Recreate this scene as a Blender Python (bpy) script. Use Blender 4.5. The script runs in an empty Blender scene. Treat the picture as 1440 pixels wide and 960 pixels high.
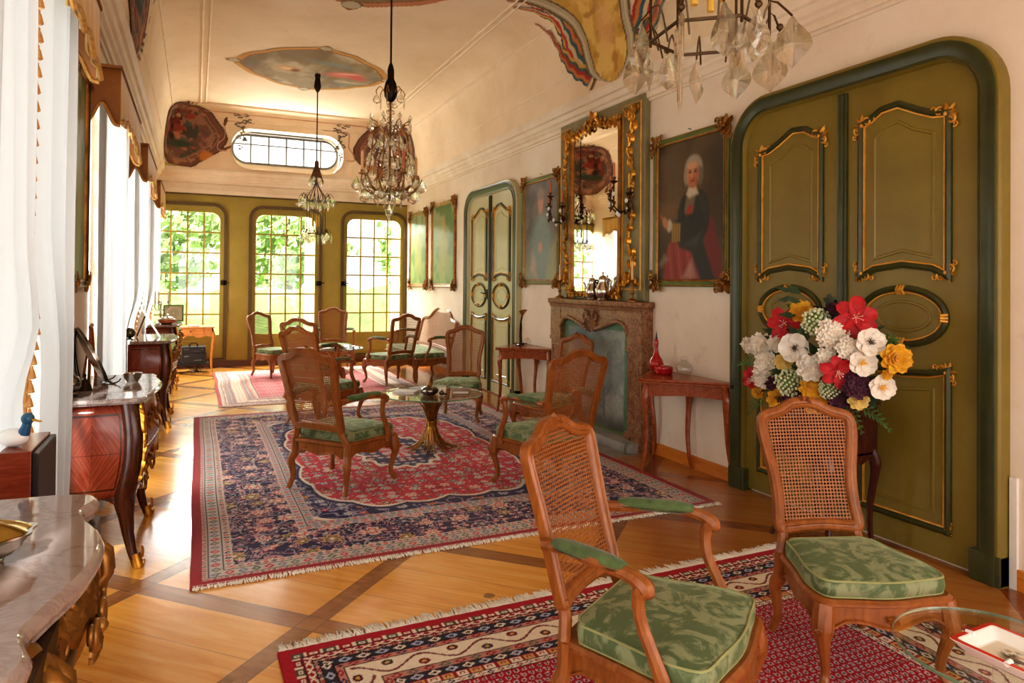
import bpy, bmesh, math, random
import numpy as np
from mathutils import Vector, Matrix, noise as mnoise
from mathutils.geometry import delaunay_2d_cdt
PI = math.pi
random.seed(7)
COL = bpy.context.scene.collection
sin, cos = math.sin, math.cos


def lin(c):
    c = c / 255.0
    return c / 12.92 if c <= 0.04045 else ((c + 0.055) / 1.055) ** 2.4


def rgb(r, g, b):
    return (lin(r), lin(g), lin(b), 1.0)


# ---------------------------------------------------------------- mesh builder
class M:
    def __init__(s):
        s.v, s.f, s.uv = [], [], None

    def add(s, vs, fs):
        b = len(s.v)
        s.v += [tuple(p) for p in vs]
        s.f += [tuple(i + b for i in f) for f in fs]
        return b

    def box(s, x0, x1, y0, y1, z0, z1):
        s.add([(x0, y0, z0), (x1, y0, z0), (x1, y1, z0), (x0, y1, z0), (x0, y0, z1), (x1, y0, z1), (x1, y1, z1), (x0, y1, z1)],
              [(0, 3, 2, 1), (4, 5, 6, 7), (0, 1, 5, 4), (1, 2, 6, 5), (2, 3, 7, 6), (3, 0, 4, 7)])
        return s

    def tube(s, pts, r, n=8, closed=False, asp=1.0, up=None, caps=True):
        pts = [Vector(p) for p in pts]
        m = len(pts)
        if not hasattr(r, '__len__'):
            r = [r] * m
        vs, fs = [], []
        nrm = None
        for i, p in enumerate(pts):
            if closed:
                t = pts[(i + 1) % m] - pts[i - 1]
            else:
                t = pts[min(i + 1, m - 1)] - pts[max(i - 1, 0)]
            if t.length < 1e-9:
                t = Vector((0, 0, 1))
            t.normalize()
            if up is not None:
                nrm = Vector(up)
            elif nrm is None:
                nrm = Vector((0, 0, 1)) if abs(t.z) < 0.9 else Vector((1, 0, 0))
            nrm = nrm - t * nrm.dot(t)
            if nrm.length < 1e-6:
                nrm = t.orthogonal()
            nrm.normalize()
            b = t.cross(nrm)
            for k in range(n):
                a = 2 * PI * k / n
                vs.append(p + nrm * (cos(a) * r[i] * asp) + b * (sin(a) * r[i]))
        rg = m if closed else m - 1
        for i in range(rg):
            j = (i + 1) % m
            for k in range(n):
                l = (k + 1) % n
                fs.append((i * n + k, i * n + l, j * n + l, j * n + k))
        if not closed and caps:
            fs.append(tuple(range(n))[::-1])
            fs.append(tuple((m - 1) * n + k for k in range(n)))
        s.add(vs, fs)
        return s

    def lathe(s, prof, n=20, c=(0, 0, 0), sx=1, sy=1, fn=None):
        vs, fs = [], []
        m = len(prof)
        for r, z in prof:
            for k in range(n):
                a = 2 * PI * k / n
                q = fn(a) if fn else 1.0
                vs.append((c[0] + r * q * cos(a) * sx, c[1] + r * q * sin(a) * sy, c[2] + z))
        for i in range(m - 1):
            for k in range(n):
                l = (k + 1) % n
                fs.append((i * n + k, i * n + l, (i + 1) * n + l, (i + 1) * n + k))
        fs.append(tuple(range(n))[::-1])
        fs.append(tuple((m - 1) * n + k for k in range(n)))
        s.add(vs, fs)
        return s

    def ball(s, c, r, n=8, sc=(1, 1, 1)):
        m = max(4, n // 2 + 1)
        pr = [(max(1e-4, r * sin(PI * i / m)), -r * cos(PI * i / m)) for i in range(m + 1)]
        vs, fs = [], []
        for rr, z in pr:
            for k in range(n):
                a = 2 * PI * k / n
                vs.append((c[0] + rr * cos(a) * sc[0], c[1] + rr * sin(a) * sc[1], c[2] + z * sc[2]))
        for i in range(m):
            for k in range(n):
                l = (k + 1) % n
                fs.append((i * n + k, i * n + l, (i + 1) * n + l, (i + 1) * n + k))
        s.add(vs, fs)
        return s

    def mould(s, path, prof, closed=True, mp=None, pclosed=True):
        """sweep a profile (a across to the left of the path, d out) along a 2-D path with mitres; mp(x, y, d) -> 3-D"""
        mp = mp or (lambda x, y, d: (x, y, d))
        n = len(path)
        vs, fs = [], []
        k = len(prof)
        for i in range(n):
            p = path[i]
            a = path[i - 1] if (closed or i > 0) else None
            b = path[(i + 1) % n] if (closed or i < n - 1) else None
            ds = []
            for u, w in ((a, p), (p, b)):
                if u is None or w is None:
                    continue
                dx, dy = w[0] - u[0], w[1] - u[1]
                l = math.hypot(dx, dy)
                if l > 1e-9:
                    ds.append((dx / l, dy / l))
            if len(ds) == 1:
                nx, ny, sc = -ds[0][1], ds[0][0], 1
            else:
                nx, ny = -(ds[0][1] + ds[1][1]), ds[0][0] + ds[1][0]
                l = math.hypot(nx, ny) or 1
                nx, ny = nx / l, ny / l
                sc = 1 / max(0.4, nx * -ds[0][1] + ny * ds[0][0])
            for (o, d) in prof:
                vs.append(mp(p[0] + nx * o * sc, p[1] + ny * o * sc, d))
        rg = n if closed else n - 1
        kk = k if pclosed else k - 1
        for i in range(rg):
            j = (i + 1) % n
            for q in range(kk):
                w = (q + 1) % k
                fs.append((i * k + q, i * k + w, j * k + w, j * k + q))
        if not closed and pclosed:
            fs.append(tuple(range(k))[::-1])
            fs.append(tuple((n - 1) * k + q for q in range(k)))
        s.add(vs, fs)
        return s

    def plate(s, outer, holes=(), mp=None, thick=0.0):
        """flat polygon with holes, mapped by mp(x, y, d); thick > 0 gives a slab from d=0 to d=thick"""
        mp = mp or (lambda x, y, d: (x, y, d))
        pts, edges, n0 = [], [], 0
        for lp in [outer] + list(holes):
            pts += [Vector((p[0], p[1])) for p in lp]
            m = len(lp)
            edges += [(n0 + i, n0 + (i + 1) % m) for i in range(m)]
            n0 += m
        V, E, F, _, _, _ = delaunay_2d_cdt(pts, edges, [], 1 if not holes else 4, 1e-6)
        fs = [tuple(f) for f in F]
        if holes:
            def inside(q, lp):
                c = False
                for i in range(len(lp)):
                    x1, y1 = lp[i][0], lp[i][1]
                    x2, y2 = lp[i - 1][0], lp[i - 1][1]
                    if (y1 > q[1]) != (y2 > q[1]) and q[0] < (x2 - x1) * (q[1] - y1) / (y2 - y1) + x1:
                        c = not c
                return c
            _, _, F, _, _, _ = delaunay_2d_cdt(pts, edges, [], 0, 1e-6)
            V = delaunay_2d_cdt(pts, edges, [], 0, 1e-6)[0]
            fs = []
            for f in F:
                q = (sum(V[i][0] for i in f) / len(f), sum(V[i][1] for i in f) / len(f))
                if inside(q, outer) and not any(inside(q, h) for h in holes):
                    fs.append(tuple(f))
        if thick == 0:
            s.add([mp(p[0], p[1], 0) for p in V], fs)
        else:
            n = len(V)
            vs = [mp(p[0], p[1], 0) for p in V] + [mp(p[0], p[1], thick) for p in V]
            g = [f[::-1] for f in fs] + [tuple(i + n for i in f) for f in fs]
            ec = {}
            for f in fs:
                for i in range(len(f)):
                    a, b = f[i], f[(i + 1) % len(f)]
                    ec[(a, b)] = 1
            for (a, b) in ec:
                if (b, a) not in ec:
                    g.append((a, b, b + n, a + n))
            s.add(vs, g)
        return s

    def grid(s, fn, nu, nv, uv=None):
        vs = [fn(i / nu, j / nv) for j in range(nv + 1) for i in range(nu + 1)]
        fs = [(j * (nu + 1) + i, j * (nu + 1) + i + 1, (j + 1) * (nu + 1) + i + 1, (j + 1) * (nu + 1) + i) for j in range(nv) for i in range(nu)]
        if uv:
            s.uv = (s.uv or []) + [uv(i / nu, j / nv) for j in range(nv + 1) for i in range(nu + 1)]
        s.add(vs, fs)
        return s

    def merge(s, o, mat=None):
        s.add([mat @ Vector(p) for p in o.v] if mat else o.v, o.f)
        return s


def obj(name, m, mat, parent=None, smooth=35, col=None, loc=None, bevel=0, recalc=True, rot=None):
    me = bpy.data.meshes.new(name)
    me.from_pydata([tuple(p) for p in m.v], [], m.f)
    if recalc:
        bm = bmesh.new()
        bm.from_mesh(me)
        bmesh.ops.recalc_face_normals(bm, faces=bm.faces)
        bm.to_mesh(me)
        bm.free()
    if m.uv:
        ul = me.uv_layers.new(name='UVMap')
        li = np.empty(len(me.loops), dtype=np.int32)
        me.loops.foreach_get('vertex_index', li)
        ul.data.foreach_set('uv', np.array(m.uv, dtype=np.float32)[li].ravel())
    if col is not None:
        at = me.color_attributes.new('Col', 'FLOAT_COLOR', 'POINT')
        c4 = np.ones((len(me.vertices), 4), dtype=np.float32)
        c4[:, :3] = col
        at.data.foreach_set('color', c4.ravel())
    if smooth:
        me.shade_smooth()
        me.set_sharp_from_angle(angle=math.radians(smooth))
    me.materials.append(mat)
    o = bpy.data.objects.new(name, me)
    COL.objects.link(o)
    if parent is not None:
        o.parent = parent
    if loc is not None:
        o.location = loc
    if rot is not None:
        o.rotation_euler = rot
    if bevel:
        b = o.modifiers.new('bevel', 'BEVEL')
        b.width = bevel
        b.segments = 2
        b.limit_method = 'ANGLE'
    return o


def tag(o, label=None, cat=None, group=None, kind=None):
    if label:
        o['label'] = label
    if cat:
        o['category'] = cat
    if group:
        o['group'] = group
    if kind:
        o['kind'] = kind
    return o


def thing(name, label, cat, loc=(0, 0, 0), rz=0, group=None):
    o = bpy.data.objects.new(name, None)
    o.empty_display_size = 0.1
    COL.objects.link(o)
    o.location = loc
    o.rotation_euler = (0, 0, rz)
    return tag(o, label, cat, group)


def struct(name, m, mat, parent=None, **k):
    o = obj(name, m, mat, parent, **k)
    if parent is None:
        o['kind'] = 'structure'
    return o


def copy_tree(o, parent=None, loc=None, rz=None, label=None):
    c = o.copy()
    COL.objects.link(c)
    if parent is not None:
        c.parent = parent
    if loc is not None:
        c.location = loc
    if rz is not None:
        c.rotation_euler = (0, 0, rz)
    if label:
        c['label'] = label
    for ch in [x for x in ALLOBJ(o)]:
        copy_tree(ch, c)
    return c


def ALLOBJ(o):
    return [x for x in COL.objects if x.parent == o]


def chaikin(p, n=2, closed=True):
    for _ in range(n):
        q = []
        m = len(p)
        rg = m if closed else m - 1
        if not closed:
            q.append(tuple(p[0]))
        for i in range(rg):
            a, b = p[i], p[(i + 1) % m]
            q.append(tuple(0.75 * x + 0.25 * y for x, y in zip(a, b)))
            q.append(tuple(0.25 * x + 0.75 * y for x, y in zip(a, b)))
        if not closed:
            q.append(tuple(p[-1]))
        p = q
    return p


def spline(pts, n=6, closed=False):
    """Catmull-Rom through the points (any dimension)"""
    out = []
    m = len(pts)
    rg = m if closed else m - 1
    for i in range(rg):
        p0 = pts[i - 1] if (closed or i > 0) else pts[0]
        p1, p2 = pts[i], pts[(i + 1) % m]
        p3 = pts[(i + 2) % m] if (closed or i + 2 < m) else pts[-1]
        for k in range(n):
            t = k / n
            out.append(tuple(0.5 * (2 * b + (c - a) * t + (2 * a - 5 * b + 4 * c - d) * t * t + (3 * b - a - 3 * c + d) * t ** 3)
                             for a, b, c, d in zip(p0, p1, p2, p3)))
    if not closed:
        out.append(tuple(pts[-1]))
    return out


def resample(p, n, closed=True):
    q = list(p) + ([p[0]] if closed else [])
    L = [0]
    for a, b in zip(q, q[1:]):
        L.append(L[-1] + math.dist(a, b))
    out, j = [], 0
    for i in range(n):
        t = L[-1] * i / (n if closed else n - 1)
        while j < len(L) - 2 and L[j + 1] < t:
            j += 1
        w = (t - L[j]) / max(1e-9, L[j + 1] - L[j])
        out.append(tuple(x + (y - x) * min(1, w) for x, y in zip(q[j], q[j + 1])))
    return out


def arc(cx, cy, rx, ry, a0, a1, n):
    return [(cx + rx * cos(a0 + (a1 - a0) * i / n), cy + ry * sin(a0 + (a1 - a0) * i / n)) for i in range(n + 1)]


def arch_rect(x0, x1, y0, y1, r, n=8, rb=0):
    """rectangle, counter-clockwise, top corners rounded by r"""
    p = [(x0, y0), (x1, y0)]
    p += arc(x1 - r, y1 - r, r, r, 0, PI / 2, n)
    p += arc(x0 + r, y1 - r, r, r, PI / 2, PI, n)
    return p


def scroll(m, c, size, ang, turns=1.25, mp=None, flip=1, r=0.12, d=0.015):
    """a C-scroll curl in the plane, tapering to its eye"""
    mp = mp or (lambda x, y, z: (x, y, z))
    pts, rr = [], []
    n = 14
    for i in range(n + 1):
        t = i / n
        a = ang + flip * t * turns * 2 * PI
        q = size * (1 - 0.8 * t)
        pts.append(mp(c[0] + q * cos(a), c[1] + q * sin(a), d))
        rr.append(size * r * (1.1 - 0.5 * t))
    m.tube(pts, rr, 5)


def leaf(m, c, length, ang, w=0.3, mp=None, d=0.012, curl=0.5):
    """a pointed leaf lying in the plane, ridged in the middle"""
    mp = mp or (lambda x, y, z: (x, y, z))
    ws = [0.2, 0.62, 0.95, 0.78, 1.0, 0.72, 0.78, 0.42, 0.05]
    vs, fs = [], []
    for i, q in enumerate(ws):
        t = i / 8
        a = ang + curl * t
        x, y = c[0] + length * t * cos(a), c[1] + length * t * sin(a)
        nx, ny = -sin(a), cos(a)
        h = w * length * q * 0.5
        vs += [mp(x + nx * h, y + ny * h, 0), mp(x, y, d * (0.6 + q * 0.6)), mp(x - nx * h, y - ny * h, 0)]
    for i in range(8):
        b = 3 * i
        fs += [(b, b + 1, b + 4, b + 3), (b + 1, b + 2, b + 5, b + 4)]
    m.add(vs, fs)


def ornament(m, c, size, ang, mp=None, d=0.0, seed=0):
    """a carved rocaille corner: leaves fanning out over two C-scrolls"""
    mp0 = mp or (lambda x, y, z: (x, y, z))
    mq = lambda x, y, z: mp0(x, y, z + d)
    rnd = random.Random(seed)
    for k in range(7):
        a = ang + (k - 3) * 0.5
        leaf(m, c, size * (1.0 - 0.09 * abs(k - 3)) * rnd.uniform(0.85, 1.1), a, 0.34, mq, size * 0.2, rnd.uniform(-0.4, 0.4))
    for sgn in (-1, 1):
        a = ang + sgn * PI / 2
        cc = (c[0] + cos(a) * size * 0.55 - cos(ang) * size * .1, c[1] + sin(a) * size * 0.55 - sin(ang) * size * .1)
        scroll(m, cc, size * 0.36, ang, 1.2, mq, sgn, 0.3, size * 0.14)
        cc = (c[0] + cos(a) * size * 1.05 - cos(ang) * size * .22, c[1] + sin(a) * size * 1.05 - sin(ang) * size * .22)
        scroll(m, cc, size * 0.24, ang + PI, 1.1, mq, -sgn, 0.32, size * 0.1)
    p = mq(c[0], c[1], size * 0.16)
    m.ball(p, size * 0.2, 6)


def foliage_drop(m, c, length, w, mp, ang=-PI / 2, d=0.0, seed=0):
    """a hanging trail of leaves, husks and curls"""
    mq = lambda x, y, z: mp(x, y, z + d)
    rnd = random.Random(seed)
    n = max(4, int(length / (w * 0.85)))
    pts = []
    for i in range(n + 1):
        t = i / n
        x = c[0] + cos(ang) * length * t + sin(ang) * w * 0.28 * sin(t * 9 + seed)
        y = c[1] + sin(ang) * length * t - cos(ang) * w * 0.28 * sin(t * 9 + seed)
        pts.append(mq(x, y, w * 0.12))
        s = w * (1 - 0.55 * t)
        for sg in (-1, 1):
            leaf(m, (x, y), s * 0.95, ang + sg * rnd.uniform(0.5, 1.0), 0.5, mq, w * 0.25, -sg * 0.5)
        if i % 2 == 0:
            scroll(m, (x + sin(ang) * s * .45 * (1 if i % 4 else -1), y - cos(ang) * s * .45 * (1 if i % 4 else -1)), s * 0.34, ang, 1.2, mq, 1 if i % 4 else -1, 0.3, w * .14)
    m.tube(spline(pts, 2), w * 0.1, 5)


# ---------------------------------------------------------------- materials
class N:
    def __init__(s, name):
        s.m = bpy.data.materials.new(name)
        s.m.use_nodes = True
        s.t = s.m.node_tree
        s.b = s.t.nodes['Principled BSDF']
        s.out = s.t.nodes['Material Output']

    def n(s, typ, **k):
        x = s.t.nodes.new('ShaderNode' + typ)
        for a, b in k.items():
            setattr(x, a, b)
        return x

    def l(s, a, b):
        s.t.links.new(a, b)

    def val(s, sock, v):
        if hasattr(v, 'is_output'):
            s.l(v, sock)
        else:
            sock.default_value = v

    def math(s, op, a, b=0.0, c=0.0, clamp=False):
        x = s.n('Math', operation=op)
        x.use_clamp = clamp
        for i, v in enumerate((a, b, c)):
            s.val(x.inputs[i], v)
        return x.outputs[0]

    def mix(s, fac, a, b, blend='MIX'):
        x = s.n('Mix', data_type='RGBA', blend_type=blend)
        s.val(x.inputs[0], fac)
        s.val(x.inputs[6], a)
        s.val(x.inputs[7], b)
        return x.outputs[2]

    def ramp(s, fac, stops, interp='LINEAR'):
        x = s.n('ValToRGB')
        x.color_ramp.interpolation = interp
        e = x.color_ramp.elements
        while len(e) < len(stops):
            e.new(0.5)
        for i, (p, c) in enumerate(stops):
            e[i].position = p
            e[i].color = c
        s.l(fac, x.inputs[0])
        return x.outputs[0]

    def coord(s, kind='Object', scale=(1, 1, 1), rot=(0, 0, 0), loc=(0, 0, 0)):
        tc = s.n('TexCoord')
        mp = s.n('Mapping')
        mp.inputs['Scale'].default_value = scale
        mp.inputs['Rotation'].default_value = rot
        mp.inputs['Location'].default_value = loc
        s.l(tc.outputs[kind], mp.inputs[0])
        return mp.outputs[0]

    def noise(s, vec, scale=5, detail=4, rough=0.55, dist=0.0):
        x = s.n('TexNoise')
        s.l(vec, x.inputs['Vector'])
        x.inputs['Scale'].default_value = scale
        x.inputs['Detail'].default_value = detail
        x.inputs['Roughness'].default_value = rough
        x.inputs['Distortion'].default_value = dist
        return x.outputs[0]

    def bump(s, h, strength=0.3, dist=0.01):
        x = s.n('Bump')
        x.inputs['Strength'].default_value = strength
        x.inputs['Distance'].default_value = dist
        s.l(h, x.inputs['Height'])
        s.l(x.outputs[0], s.b.inputs['Normal'])

    def set(s, **k):
        for a, v in k.items():
            s.val(s.b.inputs[a.replace('_', ' ')], v)
        return s


def simple(name, c, c2=None, rough=0.5, metal=0.0, scale=6, bump=0.0, bscale=60, stretch=(1, 1, 1), **k):
    q = N(name)
    v = q.coord('Object', stretch)
    f = q.noise(v, scale, 5, 0.6)
    c2 = c2 or tuple(x * 0.8 for x in c[:3]) + (1,)
    base = q.mix(q.ramp(f, [(0.3, (0, 0, 0, 1)), (0.7, (1, 1, 1, 1))]), c, c2)
    q.set(Base_Color=base, Roughness=rough, Metallic=metal)
    if bump:
        q.bump(q.noise(v, bscale, 3, 0.6), bump, 0.004)
    for a, b in k.items():
        q.set(**{a: b})
    return q.m


def wood(name, c1, c2, c3, rough=0.32, scale=9, stretch=(6, 6, 0.7), rot=(0, 0, 0)):
    q = N(name)
    v = q.coord('Object', stretch, rot)
    f = q.noise(v, scale, 6, 0.6, 1.2)
    g = q.noise(v, scale * 5, 3, 0.5)
    base = q.ramp(f, [(0.28, c1), (0.5, c2), (0.75, c3)])
    base = q.mix(q.math('MULTIPLY', g, 0.35), base, tuple(x * 0.55 for x in c1[:3]) + (1,))
    q.set(Base_Color=base, Roughness=rough)
    q.bump(g, 0.08, 0.003)
    return q.m


def vcol(name, rough=0.9, sheen=0.0, bump=0.0, bscale=300, spec=0.5, crackle=0.0):
    q = N(name)
    a = q.n('Attribute', attribute_name='Col')
    c = a.outputs['Color']
    q.set(Base_Color=c, Roughness=rough)
    q.b.inputs['Specular IOR Level'].default_value = spec
    if sheen:
        q.b.inputs['Sheen Weight'].default_value = sheen
    if bump:
        v = q.coord('Object')
        q.bump(q.noise(v, bscale, 2, 0.5), bump, 0.003)
    return q.m


def marble(name, base, vein, light, rough=0.12, scale=3.0):
    q = N(name)
    v = q.coord('Object', (1, 1, 1), (0.3, 0.2, 0.5))
    f = q.noise(v, scale, 8, 0.62, 1.6)
    g = q.noise(v, scale * 3.3, 8, 0.7, 0.8)
    c = q.ramp(f, [(0.25, vein), (0.45, base), (0.6, base), (0.8, light)])
    c = q.mix(q.ramp(g, [(0.46, (0, 0, 0, 1)), (0.5, (1, 1, 1, 1)), (0.54, (0, 0, 0, 1))]), c, vein)
    q.set(Base_Color=c, Roughness=rough)
    return q.m


def thin_glass(name, tint=(1, 1, 1, 1), refl=0.08, rough=0.02):
    """a pane: lets the light straight through and mirrors a little"""
    q = N(name)
    t = q.n('BsdfTransparent')
    t.inputs[0].default_value = tint
    g = q.n('BsdfGlossy')
    g.inputs['Roughness'].default_value = rough
    lw = q.n('LayerWeight')
    lw.inputs[0].default_value = 0.5
    mx = q.n('MixShader')
    q.l(q.math('ADD', refl, q.math('MULTIPLY', q.math('POWER', lw.outputs['Facing'], 4.0), 0.55)), mx.inputs[0])
    q.l(t.outputs[0], mx.inputs[1])
    q.l(g.outputs[0], mx.inputs[2])
    q.l(mx.outputs[0], q.out.inputs[0])
    return q.m


MT = {}
MT['gilt'] = simple('gilded carving', rgb(214, 160, 62), rgb(170, 112, 36), 0.34, 0.75, 14, 0.2, 90)
MT['gilt_paint'] = simple('gold paint line', rgb(222, 168, 70), rgb(190, 130, 45), 0.42, 0.35, 12)
MT['gilt_old'] = simple('old gilding', rgb(178, 124, 56), rgb(112, 70, 28), 0.38, 0.6, 10, 0.25, 70)
MT['bronze'] = simple('aged bronze', rgb(92, 66, 38), rgb(58, 42, 26), 0.4, 0.7, 14)
MT['brass'] = simple('brushed brass', rgb(190, 140, 66), rgb(120, 82, 36), 0.3, 0.85, 20)
MT['silver'] = simple('silver', rgb(226, 222, 214), rgb(176, 170, 160), 0.16, 1.0, 8)
MT['pewter'] = simple('tarnished silver', rgb(140, 134, 124), rgb(80, 76, 70), 0.22, 1.0, 12)
MT['olive'] = simple('olive painted wood', rgb(134, 116, 46), rgb(120, 102, 38), 0.4, 0, 3, 0.04, 40)
MT['olive2'] = simple('olive wall panel paint', rgb(166, 146, 64), rgb(150, 130, 54), 0.5, 0, 3, 0.04, 40)
MT['olive_edge'] = simple('brown green edge paint', rgb(98, 78, 36), rgb(84, 66, 30), 0.45, 0, 4)
MT['dgreen'] = simple('dark green moulding paint', rgb(70, 72, 36), rgb(54, 56, 28), 0.3, 0, 6)
MT['framegreen'] = simple('green picture frame paint', rgb(104, 124, 58), rgb(84, 104, 46), 0.4, 0, 8)
MT['chairwood'] = wood('carved beech', rgb(120, 65, 26), rgb(150, 87, 38), rgb(172, 106, 50), 0.34, 5, (4, 4, 1.2))
MT['tablewood'] = wood('polished cherry', rgb(126, 54, 24), rgb(162, 80, 38), rgb(184, 100, 50), 0.2, 5, (5, 1.0, 5))
MT['darkwood'] = wood('dark rosewood', rgb(52, 22, 12), rgb(70, 30, 18), rgb(88, 40, 24), 0.22, 6, (5, 5, 1))
MT['redwood'] = wood('red veneer', rgb(110, 42, 24), rgb(138, 58, 34), rgb(152, 72, 46), 0.22, 7, (1, 6, 6))
MT['orangewood'] = wood('honey wood', rgb(192, 116, 48), rgb(214, 140, 66), rgb(226, 158, 84), 0.3, 5, (1, 6, 6))
MT['skirting'] = wood('orange pine skirting', rgb(196, 112, 38), rgb(214, 132, 52), rgb(224, 146, 66), 0.3, 4, (6, 1, 6))
MT['brownskirt'] = wood('brown skirting', rgb(84, 46, 24), rgb(104, 58, 32), rgb(120, 70, 40), 0.35, 4, (1, 6, 6))
MT['marble_grey'] = marble('grey veined marble', rgb(166, 152, 148), rgb(128, 108, 104), rgb(186, 176, 172), 0.07, 2.2)
MT['marble_brown'] = marble('brown breccia marble', rgb(152, 112, 78), rgb(92, 46, 32), rgb(206, 180, 130), 0.28, 3.4)
MT['stone'] = simple('grey hearth stone', rgb(160, 156, 148), rgb(128, 122, 114), 0.6, 0, 5, 0.1, 50)
MT['white_porcelain'] = simple('white porcelain', rgb(240, 238, 234), rgb(232, 230, 224), 0.15)
MT['red_glass'] = simple('red lacquer glass', rgb(176, 24, 26), rgb(150, 16, 20), 0.1, 0, 4)
MT['black'] = simple('black plastic', rgb(34, 32, 32), rgb(24, 23, 23), 0.4)
MT['candle'] = simple('ivory candle wax', rgb(232, 196, 150), rgb(220, 176, 126), 0.5, 0, 3)
MT['candle_red'] = simple('terracotta candle', rgb(196, 120, 76), rgb(176, 100, 62), 0.55, 0, 3)
MT['candle_yellow'] = simple('yellow candle wax', rgb(222, 176, 72), rgb(206, 156, 56), 0.5, 0, 3)
MT['iron'] = simple('dark iron', rgb(58, 44, 34), rgb(38, 30, 24), 0.42, 0.8, 12)
MT['brown_cup'] = simple('brown patinated cup', rgb(120, 78, 50), rgb(84, 54, 36), 0.4, 0.4, 10)
MT['pane'] = thin_glass('window pane', (0.97, 0.99, 0.97, 1), 0.05)
MT['tabletop_glass'] = thin_glass('table glass', (0.95, 0.975, 0.955, 1), 0.05, 0.01)
MT['book'] = simple('pale book cover', rgb(206, 200, 190), rgb(188, 180, 170), 0.5)
MT['white'] = simple('white paint', rgb(236, 234, 228), rgb(226, 222, 214), 0.5)
MT['page'] = simple('paper pages', rgb(238, 232, 220), rgb(224, 216, 200), 0.7)
MT['sheer_trim'] = simple('golden tassel silk', rgb(226, 176, 112), rgb(196, 140, 76), 0.6, 0, 20)
q = N('cut crystal')
g = q.n('BsdfGlass')
g.inputs['IOR'].default_value = 1.5
g.inputs['Roughness'].default_value = 0.0
g.inputs['Color'].default_value = (1.0, 0.98, 0.94, 1)
t = q.n('BsdfTransparent')
t.inputs[0].default_value = (1.0, 0.98, 0.93, 1)
gl = q.n('BsdfGlossy')
gl.inputs['Roughness'].default_value = 0.03
lw = q.n('LayerWeight')
lw.inputs[0].default_value = 0.25
mx = q.n('MixShader')
q.l(lw.outputs['Facing'], mx.inputs[0])
q.l(t.outputs[0], mx.inputs[1])
q.l(gl.outputs[0], mx.inputs[2])
mx2 = q.n('MixShader')
mx2.inputs[0].default_value = 0.45
q.l(mx.outputs[0], mx2.inputs[1])
q.l(g.outputs[0], mx2.inputs[2])
q.l(mx2.outputs[0], q.out.inputs[0])
MT['crystal'] = q.m

MT['clear'] = thin_glass('clear blown glass', (0.95, 0.955, 0.95, 1), 0.07, 0.01)

# mirror
q = N('old mirror glass')
v = q.coord('Object')
q.set(Base_Color=(0.86, 0.85, 0.8, 1), Metallic=1.0, Roughness=0.015)
MT['mirror'] = q.m

# green damask velvet
q = N('green damask velvet')
v = q.coord('Object', (1, 1, 0.6))
f = q.noise(v, 6.5, 4, 0.6, 2.2)
w = q.noise(v, 26, 2, 0.5, 1.0)
fig = q.ramp(q.math('ADD', f, q.math('MULTIPLY', q.math('SUBTRACT', w, 0.5), 0.22)), [(0.44, (0, 0, 0, 1)), (0.56, (1, 1, 1, 1))])
c = q.mix(fig, rgb(82, 98, 62), rgb(142, 148, 112))
c = q.mix(q.math('MULTIPLY', q.noise(v, 4, 2), 0.35), c, rgb(84, 104, 70))
q.set(Base_Color=c, Roughness=0.75)
q.b.inputs['Sheen Weight'].default_value = 0.55
q.b.inputs['Sheen Roughness'].default_value = 0.35
q.b.inputs['Sheen Tint'].default_value = rgb(200, 210, 170)
q.bump(fig, 0.25, 0.003)
MT['damask'] = q.m
MT['piping'] = simple('pale green piping', rgb(158, 160, 110), rgb(136, 140, 92), 0.7)
MT['armvelvet'] = simple('green arm velvet', rgb(92, 112, 62), rgb(58, 80, 42), 0.8, 0, 22, 0.35, 120, Sheen_Weight=0.25)

# woven cane: holes between crossing strands
q = N('woven cane')
tc = q.n('TexCoord')
sp = q.n('SeparateXYZ')
q.l(tc.outputs['UV'], sp.inputs[0])
P_ = 0.015
fx = q.math('SUBTRACT', q.math('FRACT', q.math('DIVIDE', sp.outputs[0], P_)), 0.5)
fy = q.math('SUBTRACT', q.math('FRACT', q.math('DIVIDE', sp.outputs[1], P_)), 0.5)
ax, ay = q.math('ABSOLUTE', fx), q.math('ABSOLUTE', fy)
oc = q.math('MAXIMUM', q.math('MAXIMUM', ax, ay), q.math('MULTIPLY', q.math('ADD', ax, ay), 0.75))
hole = q.math('LESS_THAN', oc, 0.355)
tr = q.n('BsdfTransparent')
mx = q.n('MixShader')
q.l(hole, mx.inputs[0])
q.l(q.b.outputs[0], mx.inputs[1])
q.l(tr.outputs[0], mx.inputs[2])
q.l(mx.outputs[0], q.out.inputs[0])
v = q.coord('Object')
q.set(Base_Color=q.mix(q.noise(v, 12, 3), rgb(166, 104, 52), rgb(124, 68, 32)), Roughness=0.55)
MT['cane'] = q.m

# sheer curtain
q = N('sheer white curtain')
tl = q.n('BsdfTranslucent')
tl.inputs[0].default_value = (0.36, 0.36, 0.37, 1)
df = q.n('BsdfDiffuse')
df.inputs[0].default_value = (0.8, 0.79, 0.78, 1)
mx = q.n('MixShader')
mx.inputs[0].default_value = 0.55
q.l(df.outputs[0], mx.inputs[1])
q.l(tl.outputs[0], mx.inputs[2])
q.l(mx.outputs[0], q.out.inputs[0])
MT['sheer'] = q.m
MT['valance'] = simple('gold valance silk', rgb(212, 172, 88), rgb(188, 142, 60), 0.55, 0, 10, 0.15, 90, (1, 1, 0.15), Sheen_Weight=0.4)
MT['valance_side'] = simple('bronze silk', rgb(158, 102, 46), rgb(134, 84, 36), 0.6, 0, 8, 0.1, 60)
MT['rope'] = simple('gold rope trim', rgb(206, 160, 86), rgb(160, 112, 50), 0.6, 0, 40, 0.3, 120)

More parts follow.
